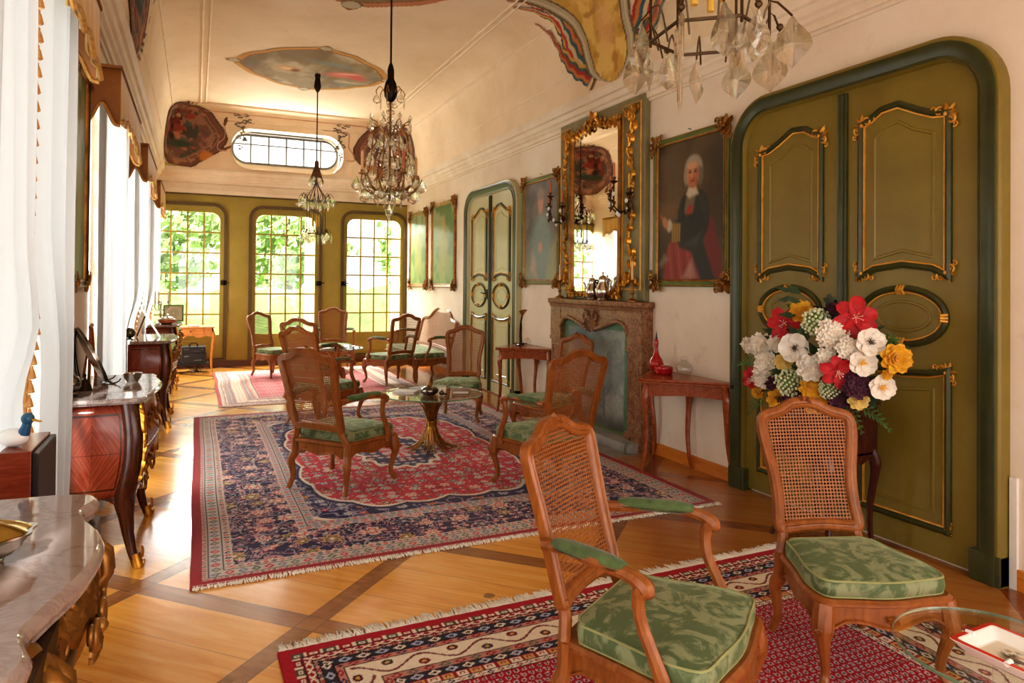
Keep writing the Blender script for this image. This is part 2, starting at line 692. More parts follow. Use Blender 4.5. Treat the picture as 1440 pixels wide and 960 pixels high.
# plaster
q = N('old limewashed plaster')
v = q.coord('Object')
f = q.noise(v, 0.9, 6, 0.65)
g = q.noise(v, 4.5, 5, 0.6)
c = q.ramp(f, [(0.3, rgb(216, 198, 176)), (0.55, rgb(228, 214, 196)), (0.75, rgb(234, 224, 210))])
c = q.mix(q.ramp(g, [(0.6, (0, 0, 0, 1)), (0.78, (0.5, 0.5, 0.5, 1))]), c, rgb(196, 168, 146))
q.set(Base_Color=c, Roughness=0.7)
q.bump(q.noise(v, 22, 5, 0.6), 0.12, 0.006)
MT['plaster'] = q.m
q = N('ceiling stucco')
v = q.coord('Object')
f = q.noise(v, 0.7, 6, 0.62)
g = q.noise(v, 7, 4, 0.6)
c = q.ramp(f, [(0.3, rgb(222, 200, 166)), (0.52, rgb(236, 216, 188)), (0.75, rgb(242, 226, 202))])
c = q.mix(q.ramp(g, [(0.62, (0, 0, 0, 1)), (0.8, (0.4, 0.4, 0.4, 1))]), c, rgb(206, 174, 134))
q.set(Base_Color=c, Roughness=0.8)
MT['ceiling'] = q.m
MT['cornice'] = simple('cornice stucco', rgb(238, 226, 208), rgb(222, 204, 180), 0.65, 0, 2.5, 0.08, 40)
MT['mouldline'] = simple('stucco bead', rgb(240, 226, 204), rgb(228, 208, 180), 0.7, 0, 3)
MT['mouldred'] = simple('rose painted line', rgb(196, 150, 122), rgb(214, 176, 148), 0.7, 0, 3)
LP_ = dict(left=[16, 46, 110, 140, 150], back=400, front=25, sun=10.0, sky=2.5, view='Standard', look='Medium High Contrast', exp=0.04, gamma=1.0)

# ---------------------------------------------------------------- camera
XL, XR, YB, YF = -0.66, 3.85, 13.4, -1.6
R_ = Vector((0.90773222, -0.41946463, 0.00846434))
D_ = Vector((0.01178327, 0.00532208, -0.99991641))
W_ = Vector((0.41938452, 0.90775608, 0.00977369))
cd = bpy.data.cameras.new('camera')
cam = bpy.data.objects.new('camera', cd)
COL.objects.link(cam)
mw = Matrix.Identity(4)
for i in range(3):
    mw[i][0], mw[i][1], mw[i][2] = R_[i], -D_[i], -W_[i]
mw[0][3], mw[1][3], mw[2][3] = 0, 0, 1.55
cam.matrix_world = mw
cd.sensor_width = 36
cd.lens = 962.68 / 1440 * 36
cd.shift_y = -(480 - 388.68) / 1440
cd.clip_end = 300
cd.clip_start = 0.05
bpy.context.scene.camera = cam


# ---------------------------------------------------------------- numpy painting helpers
def LN(r, g, b):
    return np.array([lin(r), lin(g), lin(b)])


def hsh(ix, iy, seed):
    v = np.sin(ix * 127.1 + iy * 311.7 + seed * 74.7) * 43758.5453
    return v - np.floor(v)


def vn(x, y, seed=0):
    ix, iy = np.floor(x), np.floor(y)
    fx, fy = x - ix, y - iy
    fx, fy = fx * fx * (3 - 2 * fx), fy * fy * (3 - 2 * fy)
    a, b = hsh(ix, iy, seed), hsh(ix + 1, iy, seed)
    c, d = hsh(ix, iy + 1, seed), hsh(ix + 1, iy + 1, seed)
    return a + (b - a) * fx + (c - a) * fy + (a - b - c + d) * fx * fy


def fbm(x, y, seed=0, o=4):
    s, a, t = 0, 0.5, 0
    for i in range(o):
        s = s + a * vn(x * 2 ** i, y * 2 ** i, seed + i * 13)
        t += a
        a *= 0.5
    return s / t


def blend(c, m, col):
    m = np.clip(m, 0, 1)[..., None]
    return c * (1 - m) + np.asarray(col) * m


def sst(a, b, x):
    t = np.clip((x - a) / (b - a), 0, 1)
    return t * t * (3 - 2 * t)


# ---------------------------------------------------------------- floor
q = N('panelled plank floor')
tc = q.n('TexCoord')
sp = q.n('SeparateXYZ')
q.l(tc.outputs['Object'], sp.inputs[0])
U = q.math('SUBTRACT', sp.outputs[1], sp.outputs[0])
V = q.math('ADD', sp.outputs[1], sp.outputs[0])
pu = q.math('DIVIDE', q.math('SUBTRACT', U, 2.715), 1.47)
pv = q.math('DIVIDE', q.math('SUBTRACT', V, 3.70), 1.45)
du = q.math('ABSOLUTE', q.math('SUBTRACT', q.math('FRACT', q.math('ADD', pu, 0.5)), 0.5))
dv = q.math('ABSOLUTE', q.math('SUBTRACT', q.math('FRACT', q.math('ADD', pv, 0.5)), 0.5))
bu = q.math('LESS_THAN', du, 0.050)
bv = q.math('LESS_THAN', dv, 0.058)
band = q.math('MAXIMUM', bu, bv)
brd = q.math('MULTIPLY', pv, 3.0)
bid = q.math('FLOOR', brd)
gap = q.math('LESS_THAN', q.math('ABSOLUTE', q.math('SUBTRACT', q.math('FRACT', brd), 0.5)), 0.494)
gapl = q.math('SUBTRACT', 1.0, gap)
eu = q.math('LESS_THAN', q.math('ABSOLUTE', q.math('SUBTRACT', du, 0.050)), 0.0022)
ev = q.math('LESS_THAN', q.math('ABSOLUTE', q.math('SUBTRACT', dv, 0.058)), 0.0022)
cv = q.n('CombineXYZ')
q.l(bid, cv.inputs[0])
q.l(q.math('FLOOR', pu), cv.inputs[1])
wn = q.n('TexWhiteNoise')
q.l(cv.outputs[0], wn.inputs[0])
gv = q.n('CombineXYZ')
q.l(q.math('MULTIPLY', U, 0.5), gv.inputs[0])
q.l(q.math('MULTIPLY', V, 5.0), gv.inputs[1])
q.l(q.math('MULTIPLY', wn.outputs[0], 20), gv.inputs[2])
gr = q.noise(gv.outputs[0], 2.4, 6, 0.62, 0.9)
fine = q.noise(gv.outputs[0], 14, 3, 0.6)
kv = q.coord('Object', (2.2, 2.2, 1))
vo = q.n('TexVoronoi')
q.l(kv, vo.inputs['Vector'])
vo.inputs['Scale'].default_value = 0.9
kn = q.math('LESS_THAN', q.math('ADD', vo.outputs['Distance'], q.math('MULTIPLY', fine, 0.05)), 0.085)
pine = q.ramp(gr, [(0.25, rgb(210, 140, 54)), (0.5, rgb(232, 170, 78)), (0.75, rgb(243, 194, 108))])
pine = q.mix(q.math('MULTIPLY', wn.outputs[0], 0.35), pine, rgb(196, 112, 44))
pine = q.mix(q.math('MULTIPLY', kn, 0.7), pine, rgb(92, 50, 22))
dk = q.ramp(gr, [(0.3, rgb(132, 82, 38)), (0.7, rgb(172, 114, 58))])
c = q.mix(band, pine, dk)
c = q.mix(q.math('MULTIPLY', q.math('MULTIPLY', gapl, q.math('SUBTRACT', 1.0, band)), 0.55), c, rgb(70, 36, 16))
c = q.mix(q.math('MULTIPLY', q.math('MAXIMUM', eu, ev), 0.7), c, rgb(56, 30, 14))
# boards darken towards the right wall
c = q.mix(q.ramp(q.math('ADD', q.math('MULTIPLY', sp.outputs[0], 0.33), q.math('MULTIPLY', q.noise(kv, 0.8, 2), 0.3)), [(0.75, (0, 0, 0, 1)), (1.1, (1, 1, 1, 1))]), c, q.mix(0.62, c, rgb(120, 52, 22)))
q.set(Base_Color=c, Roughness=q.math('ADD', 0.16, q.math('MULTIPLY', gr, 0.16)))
q.b.inputs['Coat Weight'].default_value = 0.35
q.b.inputs['Coat Roughness'].default_value = 0.12
q.bump(q.math('ADD', fine, q.math('MULTIPLY', q.math('MAXIMUM', gapl, q.math('MAXIMUM', eu, ev)), -1.5)), 0.08, 0.004)
fm = q.m
struct('floor', M().box(XL - 0.3, XR + 0.3, YF - 0.2, YB + 0.3, -0.1, 0), fm, smooth=0)

# ---------------------------------------------------------------- walls
WY = [0.43, 3.28, 6.13, 8.98, 11.83]  # the first, out of view, is added for its light
WHW = 0.72
mpL = lambda y, z, d: (XL - d, y, z)
struct('wall_left', M().plate([(YF, 0), (YB, 0), (YB, 4.7), (YF, 4.7)], [arch_rect(c - WHW, c + WHW, 0.12, 2.95, 0.12, 4) for c in WY], mpL, 0.28), MT['plaster'], smooth=0)
struct('wall_right', M().box(XR, XR + 0.2, YF, YB, 0, 4.7), MT['plaster'], smooth=0)
struct('wall_front', M().plate([(XL, 0), (XR, 0), (XR, 4.7), (XL, 4.7)], [arch_rect(c - 0.55, c + 0.55, 0.1, 2.8, 0.2, 5) for c in (-0.05, 1.55, 3.15)], lambda x, z, d: (x, YF - d, z), 0.2), MT['plaster'], smooth=0)
BX = [-0.14, 1.53, 3.195]
mpB = lambda x, z, d: (x, YB + d, z)


def stadium(x0, x1, z0, z1, r, n=8):
    return arc(x1 - r, z0 + r, r, r, -PI / 2, 0, n) + arc(x1 - r, z1 - r, r, r, 0, PI / 2, n) + arc(x0 + r, z1 - r, r, r, PI / 2, PI, n) + arc(x0 + r, z0 + r, r, r, PI, 1.5 * PI, n)


OV = stadium(0.55, 2.52, 3.56, 4.29, 0.33)
OVin = stadium(0.585, 2.485, 3.74, 4.265, 0.25)
struct('wall_back', M().plate([(XL, 0.0), (XR, 0.0), (XR, 4.7), (XL, 4.7)], [arch_rect(c - 0.60, c + 0.60, 0.12, 2.88, 0.2, 6) for c in BX] + [OV], mpB, 0.12), MT['olive2'], smooth=0)

# French doors in the end wall
for i, cx in enumerate(BX):
    w = thing('window_%d' % (i + 1), None, None)
    w['kind'] = 'structure'
    m = M()
    m.mould(arch_rect(cx - 0.655, cx + 0.655, 0.1, 2.94, 0.24, 8), [(0, -0.03), (0.055, -0.03), (0.06, 0.0), (0.055, 0.05), (0, 0.05)], True, lambda x, z, d: (x, YB + d, z))
    struct('casing', m, MT['olive_edge'], w)
    m = M()
    m.plate(arch_rect(cx - 0.60, cx + 0.60, 0.12, 2.88, 0.2, 6), [arch_rect(cx - 0.53, cx + 0.53, 0.575, 2.775, 0.15, 6)], lambda x, z, d: (x, YB + 0.02 + d, z), 0.045)
    m.mould(arch_rect(cx - 0.45, cx + 0.45, 0.2, 0.48, 0.02, 2), [(0, 0), (0.02, 0), (0.02, -0.015), (0, -0.01)], True, lambda x, z, d: (x, YB + 0.02 + d, z))
    struct('sash', m, MT['olive2'], w, smooth=0)
    m = M()
    for k in range(1, 4):
        x = cx - 0.53 + 1.06 * k / 4
        m.box(x - 0.014, x + 0.014, YB + 0.026, YB + 0.055, 0.57, 2.78)
    for k in range(1, 6):
        z = 0.575 + 2.2 * k / 6 + 0.005
        m.box(cx - 0.535, cx + 0.535, YB + 0.03, YB + 0.053, z - 0.014, z + 0.014)
    struct('glazing_bars', m, MT['olive2'], w, smooth=0)
    struct('glass_pane', M().box(cx - 0.54, cx + 0.54, YB + 0.04, YB + 0.044, 0.56, 2.79), MT['pane'], w, smooth=0)
    lx = cx + (0.60 if i < 2 else -0.60)
    m = M().box(lx - 0.05, lx + 0.05, YB - 0.03, YB + 0.03, 1.47, 1.56)
    m.tube([(lx + 0.02, YB - 0.03, 1.52), (lx + 0.02, YB - 0.07, 1.52), (lx + 0.09, YB - 0.075, 1.52)], 0.01, 6)
    struct('lock', m, MT['iron'], w, bevel=0.004)

# oval window above
MT['greybar'] = simple('grey glazing bar', rgb(120, 118, 112), rgb(104, 102, 96), 0.6)
w = thing('window_4', None, None)
w['kind'] = 'structure'
m = M()
for a, b in zip(range(len(OV)), list(range(1, len(OV))) + [0]):
    o1, o2, i1, i2 = OV[a], OV[b], OVin[a], OVin[b]
    m.add([(o1[0], YB - 0.26, o1[1]), (o2[0], YB - 0.26, o2[1]), (o2[0], YB + 0.205, o2[1]), (o1[0], YB + 0.205, o1[1])], [(0, 1, 2, 3)])
struct('reveal', m, MT['cornice'], w, smooth=0, recalc=False)
m = M()
for k in range(1, 6):
    x = 0.585 + 1.9 * k / 6
    m.box(x - 0.013, x + 0.013, YB + 0.17, YB + 0.2, 3.74, 4.27)
m.box(0.585, 2.485, YB + 0.172, YB + 0.198, 4.075, 4.098)
m.mould(OVin, [(-0.02, 0), (0.02, 0), (0.02, 0.03), (-0.02, 0.03)], True, lambda x, z, d: (x, YB + 0.19 + d, z))
struct('glazing_bars', m, MT['greybar'], w, smooth=0)
struct('sill_panel', M().plate(stadium(0.56, 2.51, 3.57, 4.28, 0.325), [OVin], lambda x, z, d: (x, YB + 0.2, z)), MT['cornice'], w, smooth=0)
struct('glass_pane', M().plate(OVin, (), lambda x, z, d: (x, YB + 0.2, z)), MT['pane'], w, smooth=0)

# windows in the left wall, behind the curtains
for i, cy in enumerate(WY):
    w = thing('window_%d' % (i + 5), None, None)
    w['kind'] = 'structure'
    m = M()
    m.mould(arch_rect(cy - WHW, cy + WHW, 0.12, 2.95, 0.12, 4), [(0, 0), (0.07, 0), (0.07, 0.06), (0, 0.06)], True, lambda y, z, d: (XL - 0.16 - d, y, z))
    m.box(XL - 0.22, XL - 0.16, cy - 0.04, cy + 0.04, 0.12, 2.95)
    for k in range(1, 5):
        z = 0.12 + 2.83 * k / 5
        m.box(XL - 0.2, XL - 0.17, cy - WHW, cy + WHW, z - 0.015, z + 0.015)
    struct('window_frame', m, MT['white'], w, smooth=0)
    struct('glass_pane', M().box(XL - 0.19, XL - 0.186, cy - WHW, cy + WHW, 0.12, 2.95), MT['pane'], w, smooth=0)

# ---------------------------------------------------------------- cornice, cove and ceiling
rect = [(XL, YF), (XR, YF), (XR, YB), (XL, YB)]
struct('trim_1', M().mould(rect, [(0, 3.265), (0.02, 3.265), (0.025, 3.285), (0.045, 3.29), (0.05, 3.335), (0.075, 3.35), (0.08, 3.375), (0.105, 3.39), (0.115, 3.44), (0.14, 3.45), (0.165, 3.50), (0.165, 3.535), (0.0, 3.54)], True), MT['cornice'], smooth=20)
m = M()
m.box(XL, XR, YB - 0.035, YB, 3.10, 3.27)
m.box(XL, XR, YB - 0.05, YB, 3.17, 3.185)
struct('trim_2', m, MT['cornice'], smooth=0)
struct('trim_3', M().box(XL, XR, YB - 0.02, YB, 3.072, 3.10), MT['olive_edge'], smooth=0)

PROF = [(0.15, 3.53), (0.17, 3.80), (0.20, 4.10), (0.235, 4.30), (0.29, 4.41), (0.40, 4.49), (0.55, 4.54), (0.67, 4.565)]
PS = spline(PROF, 6)
PL_ = [0]
for a, b in zip(PS, PS[1:]):
    PL_.append(PL_[-1] + math.dist(a, b))
PTOT = PL_[-1]


def prof_q(t):
    """arc length up the cove -> (distance from wall, height); beyond the cove it runs along the flat ceiling"""
    if t >= PTOT:
        return (PS[-1][0] + t - PTOT, PS[-1][1])
    for i in range(len(PS) - 1):
        if t <= PL_[i + 1]:
            w = (t - PL_[i]) / (PL_[i + 1] - PL_[i])
            return (PS[i][0] + (PS[i + 1][0] - PS[i][0]) * w, PS[i][1] + (PS[i + 1][1] - PS[i][1]) * w)


def dprof(z):
    for a, b in zip(PS, PS[1:]):
        if z <= b[1]:
            return a[0] + (b[0] - a[0]) * (z - a[1]) / max(1e-6, b[1] - a[1])
    return PS[-1][0]


CR = 0.71


def ring(d, skip_back=False):
    """plan of the cove at distance d from the walls, as a U from front-left round the back to front-right"""
    r = CR - d
    p = [(XL + d, y) for y in np.linspace(YF, YB - CR, 12)]
    p += [(XL + CR - r * cos(a), YB - CR + r * sin(a)) for a in np.linspace(0, PI / 2, 14)[1:]]
    n1 = len(p)
    p += [(x, YB - d) for x in np.linspace(XL + CR, XR - CR, 12)[1:]]
    n2 = len(p)
    p += [(XR - CR + r * sin(a), YB - CR + r * cos(a)) for a in np.linspace(0, PI / 2, 14)[1:]]
    p += [(XR - d, y) for y in np.linspace(YB - CR, YF, 12)[1:]]
    return p, n1 - 1, n2 - 1


m = M()
vs, fs = [], []
k = None
for (d, z) in PS:
    p, n1, n2 = ring(d)
    k = len(p)
    vs += [(x, y, z) for x, y in p]
for j in range(len(PS) - 1):
    for i in range(k - 1):
        if n1 <= i < n2:
            continue
        fs.append((j * k + i, j * k + i + 1, (j + 1) * k + i + 1, (j + 1) * k + i))
m.add(vs, fs)
# the stretch of cove with the oval opening
bx0, bx1 = XL + CR, XR - CR
pts = []
zs = [p[1] for p in PS]
outer = [(x, zs[0]) for x in np.linspace(bx0, bx1, 24)] + [(bx1, z) for z in zs[1:]] + [(x, zs[-1]) for x in np.linspace(bx1, bx0, 24)[1:]] + [(bx0, z) for z in zs[-2:0:-1]]
P2 = [Vector(p) for p in outer] + [Vector(p) for p in OV]
n = len(outer)
E2 = [(i, (i + 1) % n) for i in range(n)] + [(n + i, n + (i + 1) % len(OV)) for i in range(len(OV))]
for z in zs[2:-1:2]:
    for x in np.linspace(bx0, bx1, 24)[1:-1]:
        if not (0.5 < x < 2.57 and 3.52 < z < 4.33):
            P2.append(Vector((x, z)))
V2, _, F2, _, _, _ = delaunay_2d_cdt(P2, E2, [], 0, 1e-6)
fs = []
for f in F2:
    cx = sum(V2[i][0] for i in f) / 3
    cz = sum(V2[i][1] for i in f) / 3
    dx = max(0, abs(cx - 1.535) - (0.985 - 0.33))
    dz = max(0, abs(cz - 3.925) - (0.365 - 0.33))
    if math.hypot(dx, dz) < 0.325:
        continue
    fs.append(tuple(f))
m.add([(p[0], YB - dprof(p[1]), p[1]) for p in V2], fs)
m.plate([(XL + 0.67, YF), (XR - 0.67, YF), (XR - 0.67, YB - 0.67), (XL + 0.67, YB - 0.67)], (), lambda x, y, d: (x, y, 4.565))
struct('ceiling', m, MT['ceiling'], recalc=False, smooth=50)
m = M()
for d, off in ((0.70, 0.0), (0.78, 0.0)):
    p = ring(0.67)[0]
    q2 = [(XL + d, YF), (XL + d, YB - d), (XR - d, YB - d), (XR - d, YF)]
    m.tube([(x, y, 4.563) for x, y in q2], 0.016, 6)
struct('trim_5', m, MT['mouldline'])
m = M()
p = ring(dprof(4.41))[0]
m.tube([(x, y, 4.408) for x, y in p], 0.016, 6)
pa = ring(dprof(3.80))[0]
m.tube([(x, y, 3.80) for x, y in pa if y < YB - 1.3 and x > 1], 0.013, 6)
m.tube([(x, y, 3.80) for x, y in pa if y < YB - 1.3 and x < 1], 0.013, 6)
struct('trim_6', m, MT['mouldline'])
m = M()
for sg in (-1, 1):
    pts = spline([(1.535 + sg * 0.6, 4.385), (1.535 + sg * 1.05, 4.385), (1.535 + sg * 1.09, 4.25), (1.535 + sg * 1.1, 4.1), (1.535 + sg * 1.2, 3.98), (1.535 + sg * 1.2, 3.88), (1.535 + sg * 1.06, 3.87)], 4)
    m.tube([(x, YB - dprof(z) - 0.003, z) for x, z in pts], 0.012, 6)
m.tube([(0.1, YB - dprof(4.5) - 0.003, 4.5), (3.0, YB - dprof(4.5) - 0.003, 4.5)], 0.014, 6)
struct('trim_7', m, MT['mouldred'])

# skirtings
m = M()
for y0, y1 in ((4.14, 5.19), (7.0, 8.02), (9.98, YB)):
    m.box(XR - 0.018, XR, y0, y1, 0, 0.105)
m.box(XR - 0.018, XR, YF, 2.14, 0, 0.105)
struct('baseboard_right', m, MT['skirting'], smooth=0)
struct('baseboard_back', M().box(XL, XR, YB - 0.025, YB + 0.0, 0, 0.11), MT['brownskirt'], smooth=0)
m = M()
for y0, y1 in zip([YF] + [c + 0.8 for c in WY], [c - 0.8 for c in WY] + [YB]):
    m.box(XL, XL + 0.018, y0, y1, 0, 0.1)
struct('baseboard_left', m, MT['brownskirt'], smooth=0)
struct('trim_8', M().box(XR - 0.02, XR, 2.105, 2.14, 0.0, 0.57), MT['white'], smooth=0)


# ---------------------------------------------------------------- the two double doors of the right wall
def make_door(name, yl, W, kind_mats):
    H = 2.95
    mp = lambda s, z, d: (-d, -s, z)
    t = thing(name, None, None, (XR, yl, 0))
    t['kind'] = 'structure'
    m = M()
    # stepped casing, round shouldered
    path = [(0.0, 0.0)] + arc(0.36, H - 0.36, 0.36, 0.36, PI, PI / 2, 10) + arc(W - 0.36, H - 0.36, 0.36, 0.36, PI / 2, 0, 10) + [(W, 0.0)]
    # left of this path is outside, so offsets are negative (towards the leaf)
    m.mould(path, [(0, 0), (0, 0.075), (-0.012, 0.085), (-0.04, 0.085), (-0.05, 0.06), (-0.09, 0.05), (-0.105, 0.07), (-0.125, 0.07), (-0.135, 0.03), (-0.16, 0.02), (-0.16, 0)], False, mp)
    struct('casing', m, kind_mats[0], t, smooth=25)
    m = M()
    m.mould(path, [(-0.022, 0.083), (-0.026, 0.092), (-0.05, 0.094), (-0.085, 0.082), (-0.105, 0.076), (-0.112, 0.06)], False, mp)
    struct('casing_band', m, kind_mats[1], t, smooth=30)
    m = M()
    path2 = [(0.035, 0.0)] + arc(0.36, H - 0.36, 0.325, 0.325, PI, PI / 2, 10) + arc(W - 0.36, H - 0.36, 0.325, 0.325, PI / 2, 0, 10) + [(W - 0.035, 0.0)]
    m.mould(path2, [(0, 0.084), (0, 0.092), (-0.008, 0.092), (-0.008, 0.084)], False, mp)
    m.mould([(p[0] + (0.105 if p[0] < W / 2 else -0.105) * 0 + 0, p[1]) for p in path2], [(-0.078, 0.07), (-0.078, 0.078), (-0.086, 0.078), (-0.086, 0.07)], False, mp)
    struct('casing_bead', m, kind_mats[1], t, smooth=25)
    m = M()
    for s0 in (0.0, W - 0.16):
        m.box(-0.088, 0, -(s0 + 0.16), -s0, 0, 0.16)
    struct('plinth_block', m, kind_mats[1], t, smooth=0, bevel=0.006)
    cx = W / 2
    for side in (-1, 1):
        lf = None
        s0, s1 = (0.125, cx) if side < 0 else (cx, W - 0.125)
        Ht = H - 0.13
        r = 0.24
        if side < 0:
            pol = [(s0, 0.02), (s1, 0.02), (s1, Ht)] + arc(s0 + r, Ht - r, r, r, PI / 2, PI, 8)
        else:
            pol = [(s0, 0.02), (s1, 0.02)] + arc(s1 - r, Ht - r, r, r, 0, PI / 2, 8) + [(s0, Ht)]
        m = M()
        m.plate(pol, (), mp, 0.03)
        lf = struct('leaf', m, kind_mats[0], t, smooth=25)
        a0, a1 = (0.28, 0.81) if side < 0 else (W - 0.845, W - 0.31)
        am = (a0 + a1) / 2
        fl = lambda s: (s if side > 0 else a0 + a1 - s)   # shapes are drawn for the right-hand leaf
        up = [(a0, 1.625), (a0 + 0.08, 1.665), (am, 1.69), (a1 - 0.08, 1.665), (a1, 1.625), (a1, 2.52), (a1 - 0.08, 2.53), (a1 - 0.17, 2.57), (am - 0.03, 2.635), (a0 + 0.13, 2.625), (a0 + 0.06, 2.58), (a0, 2.56)]
        lo = [(a0, 0.195), (a1, 0.195), (a1, 1.07), (a1 - 0.1, 1.045), (am, 1.03), (a0 + 0.1, 1.045), (a0, 1.07)]
        ov = [(am + 0.255 * cos(a), 1.375 + 0.155 * sin(a)) for a in np.linspace(0, 2 * PI, 32, endpoint=False)]
        gm, dm, sm = M(), M(), M()
        for sh in (up, lo, ov):
            sh2 = sh
            if sh is not ov:
                # soften only the curved edges
                sh2 = []
                nn = len(sh)
                for i in range(nn):
                    sh2.append(sh[i])
                    b = sh[(i + 1) % nn]
                    sh2.append(((sh[i][0] + b[0]) / 2, (sh[i][1] + b[1]) / 2))
            sh2 = [(fl(x), y) for x, y in sh2]
            if side < 0:
                sh2 = sh2[::-1]
            dm.mould(sh2, [(-0.03, 0.028), (-0.028, 0.045), (-0.012, 0.056), (0.004, 0.045), (0.006, 0.028)], True, mp)
            gm.mould(sh2, [(0.008, 0.028), (0.008, 0.042), (0.018, 0.04), (0.019, 0.028)], True, mp)
        for sh in ([(a0 + 0.08, 1.72), (am, 1.765), (a1 - 0.08, 1.72), (a1 - 0.08, 2.43), (a1 - 0.2, 2.475), (am - 0.03, 2.54), (a0 + 0.14, 2.52), (a0 + 0.08, 2.47)],
                   [(a0 + 0.08, 0.275), (a1 - 0.08, 0.275), (a1 - 0.08, 0.965), (am, 0.945), (a0 + 0.08, 0.965)],
                   [(am + 0.17 * cos(a), 1.375 + 0.085 * sin(a)) for a in np.linspace(0, 2 * PI, 32, endpoint=False)]):
            sh2 = [(fl(x), y) for x, y in sh]
            if side < 0:
                sh2 = sh2[::-1]
            sm.mould(sh2, [(-0.012, 0.028), (-0.006, 0.037), (0.004, 0.037), (0.012, 0.028)], True, mp)
        struct('panel_moulding', dm, kind_mats[1], lf, smooth=30)
        struct('gilt_line', gm, MT['gilt_paint'], lf, smooth=30)
        struct('panel_bevel', sm, kind_mats[0], lf, smooth=30)
        om = M()
        for (x, y, a, sz) in ((a0, 2.56, PI * 0.72, 0.085), (a1, 2.52, PI * 0.28, 0.085), (a0, 1.63, -PI * 0.7, 0.075), (a1, 1.63, -PI * 0.3, 0.075), (a0, 1.07, PI * 0.7, 0.07), (a1, 1.07, PI * 0.3, 0.07), (a0, 0.195, -PI * 0.75, 0.05), (a1, 0.195, -PI * 0.25, 0.05)):
            ang = a if side > 0 else PI - a
            ornament(om, (fl(x), y), sz * 0.88, ang, mp, 0.035, int(x * 100 + y * 10))
        for a in (0, PI / 2, PI, 1.5 * PI):
            x, y = am + 0.255 * cos(a), 1.375 + 0.155 * sin(a)
            for kx in range(-1, 2):
                pa = mp(fl(x) - 0.02 * sin(a) * kx - 0.026 * cos(a), y + 0.02 * cos(a) * kx - 0.026 * sin(a), 0.045)
                pb = mp(fl(x) - 0.02 * sin(a) * kx + 0.026 * cos(a), y + 0.02 * cos(a) * kx + 0.026 * sin(a), 0.045)
                pm = mp(fl(x) - 0.015 * sin(a) * kx, y + 0.015 * cos(a) * kx, 0.064)
                om.tube([pa, pm, pb], [0.008, 0.010, 0.008], 6)
        struct('gilt_ornament', om, MT['gilt_paint'], lf, smooth=40)
        for z0, z1 in ((2.24, 2.55), (1.21, 1.52), (0.19, 0.49)):
            hs = 0.112 if side < 0 else W - 0.112
            hm = M().lathe([(0.003, z0), (0.012, z0 + 0.01), (0.008, z0 + 0.02), (0.014, z0 + 0.03), (0.014, (z0 + z1) / 2 - 0.004), (0.009, (z0 + z1) / 2), (0.014, (z0 + z1) / 2 + 0.004), (0.014, z1 - 0.03), (0.008, z1 - 0.02), (0.012, z1 - 0.01), (0.003, z1)], 8, (-0.055, -hs, 0))
            struct('hinge', hm, kind_mats[2], lf)
    m = M().box(-0.052, -0.02, -(cx + 0.035), -(cx - 0.035), 0.02, H - 0.15)
    m.box(-0.066, -0.04, -(cx + 0.018), -(cx - 0.018), 0.02, H - 0.16)
    struct('astragal', m, kind_mats[1], t, smooth=0, bevel=0.008)
    m = M().box(-0.06, -0.03, -(cx - 0.05), -(cx - 0.11), 1.32, 1.46)
    m.tube([(-0.06, -(cx - 0.08), 1.4), (-0.1, -(cx - 0.08), 1.4), (-0.105, -(cx - 0.17), 1.41)], 0.009, 6)
    struct('lock', m, MT['iron'], t, bevel=0.004)
    return t


make_door('door_1', 4.125, 1.978, (MT['olive'], MT['dgreen'], simple('olive iron hinge', rgb(118, 104, 48), rgb(92, 80, 38), 0.35, 0.3)))
MT['door_glare'] = simple('door paint with glare', rgb(196, 192, 152), rgb(182, 178, 138), 0.3, 0, 3, 0.04, 40)  # glare from the end windows is painted into the far doors' pale colour
make_door('door_2', 9.965, 1.93, (MT['door_glare'], MT['dgreen'], MT['dgreen']))

# ---------------------------------------------------------------- garden seen through the end windows
q = N('sunlit lawn')
v = q.coord('Object')
q.set(Base_Color=q.mix(q.noise(v, 0.35, 5, 0.6), rgb(176, 196, 120), rgb(140, 172, 84)), Roughness=0.9)
tag(obj('lawn', M().box(-30, 40, YB + 0.4, 70, -0.4, -0.35), q.m, smooth=0), 'bright sunlit lawn outside beyond the end windows', 'lawn')
q = N('pale gravel terrace')
v = q.coord('Object')
q.set(Base_Color=q.mix(q.noise(v, 30, 3), rgb(232, 226, 210), rgb(210, 202, 184)), Roughness=0.9)
tag(obj('garden_terrace', M().box(-8, 12, YB + 0.4, YB + 5.2, -0.349, -0.3), q.m, smooth=0), 'pale gravel terrace between the end windows and the lawn', 'terrace')
q = N('summer foliage')
v = q.coord('Object')
f = q.noise(v, 0.9, 6, 0.75)
q.set(Base_Color=q.ramp(f, [(0.3, rgb(130, 160, 96)), (0.5, rgb(172, 196, 128)), (0.7, rgb(206, 222, 160))]), Roughness=0.8)
fol = q.m
bark = simple('tree bark', rgb(110, 92, 74), rgb(84, 70, 56), 0.9)


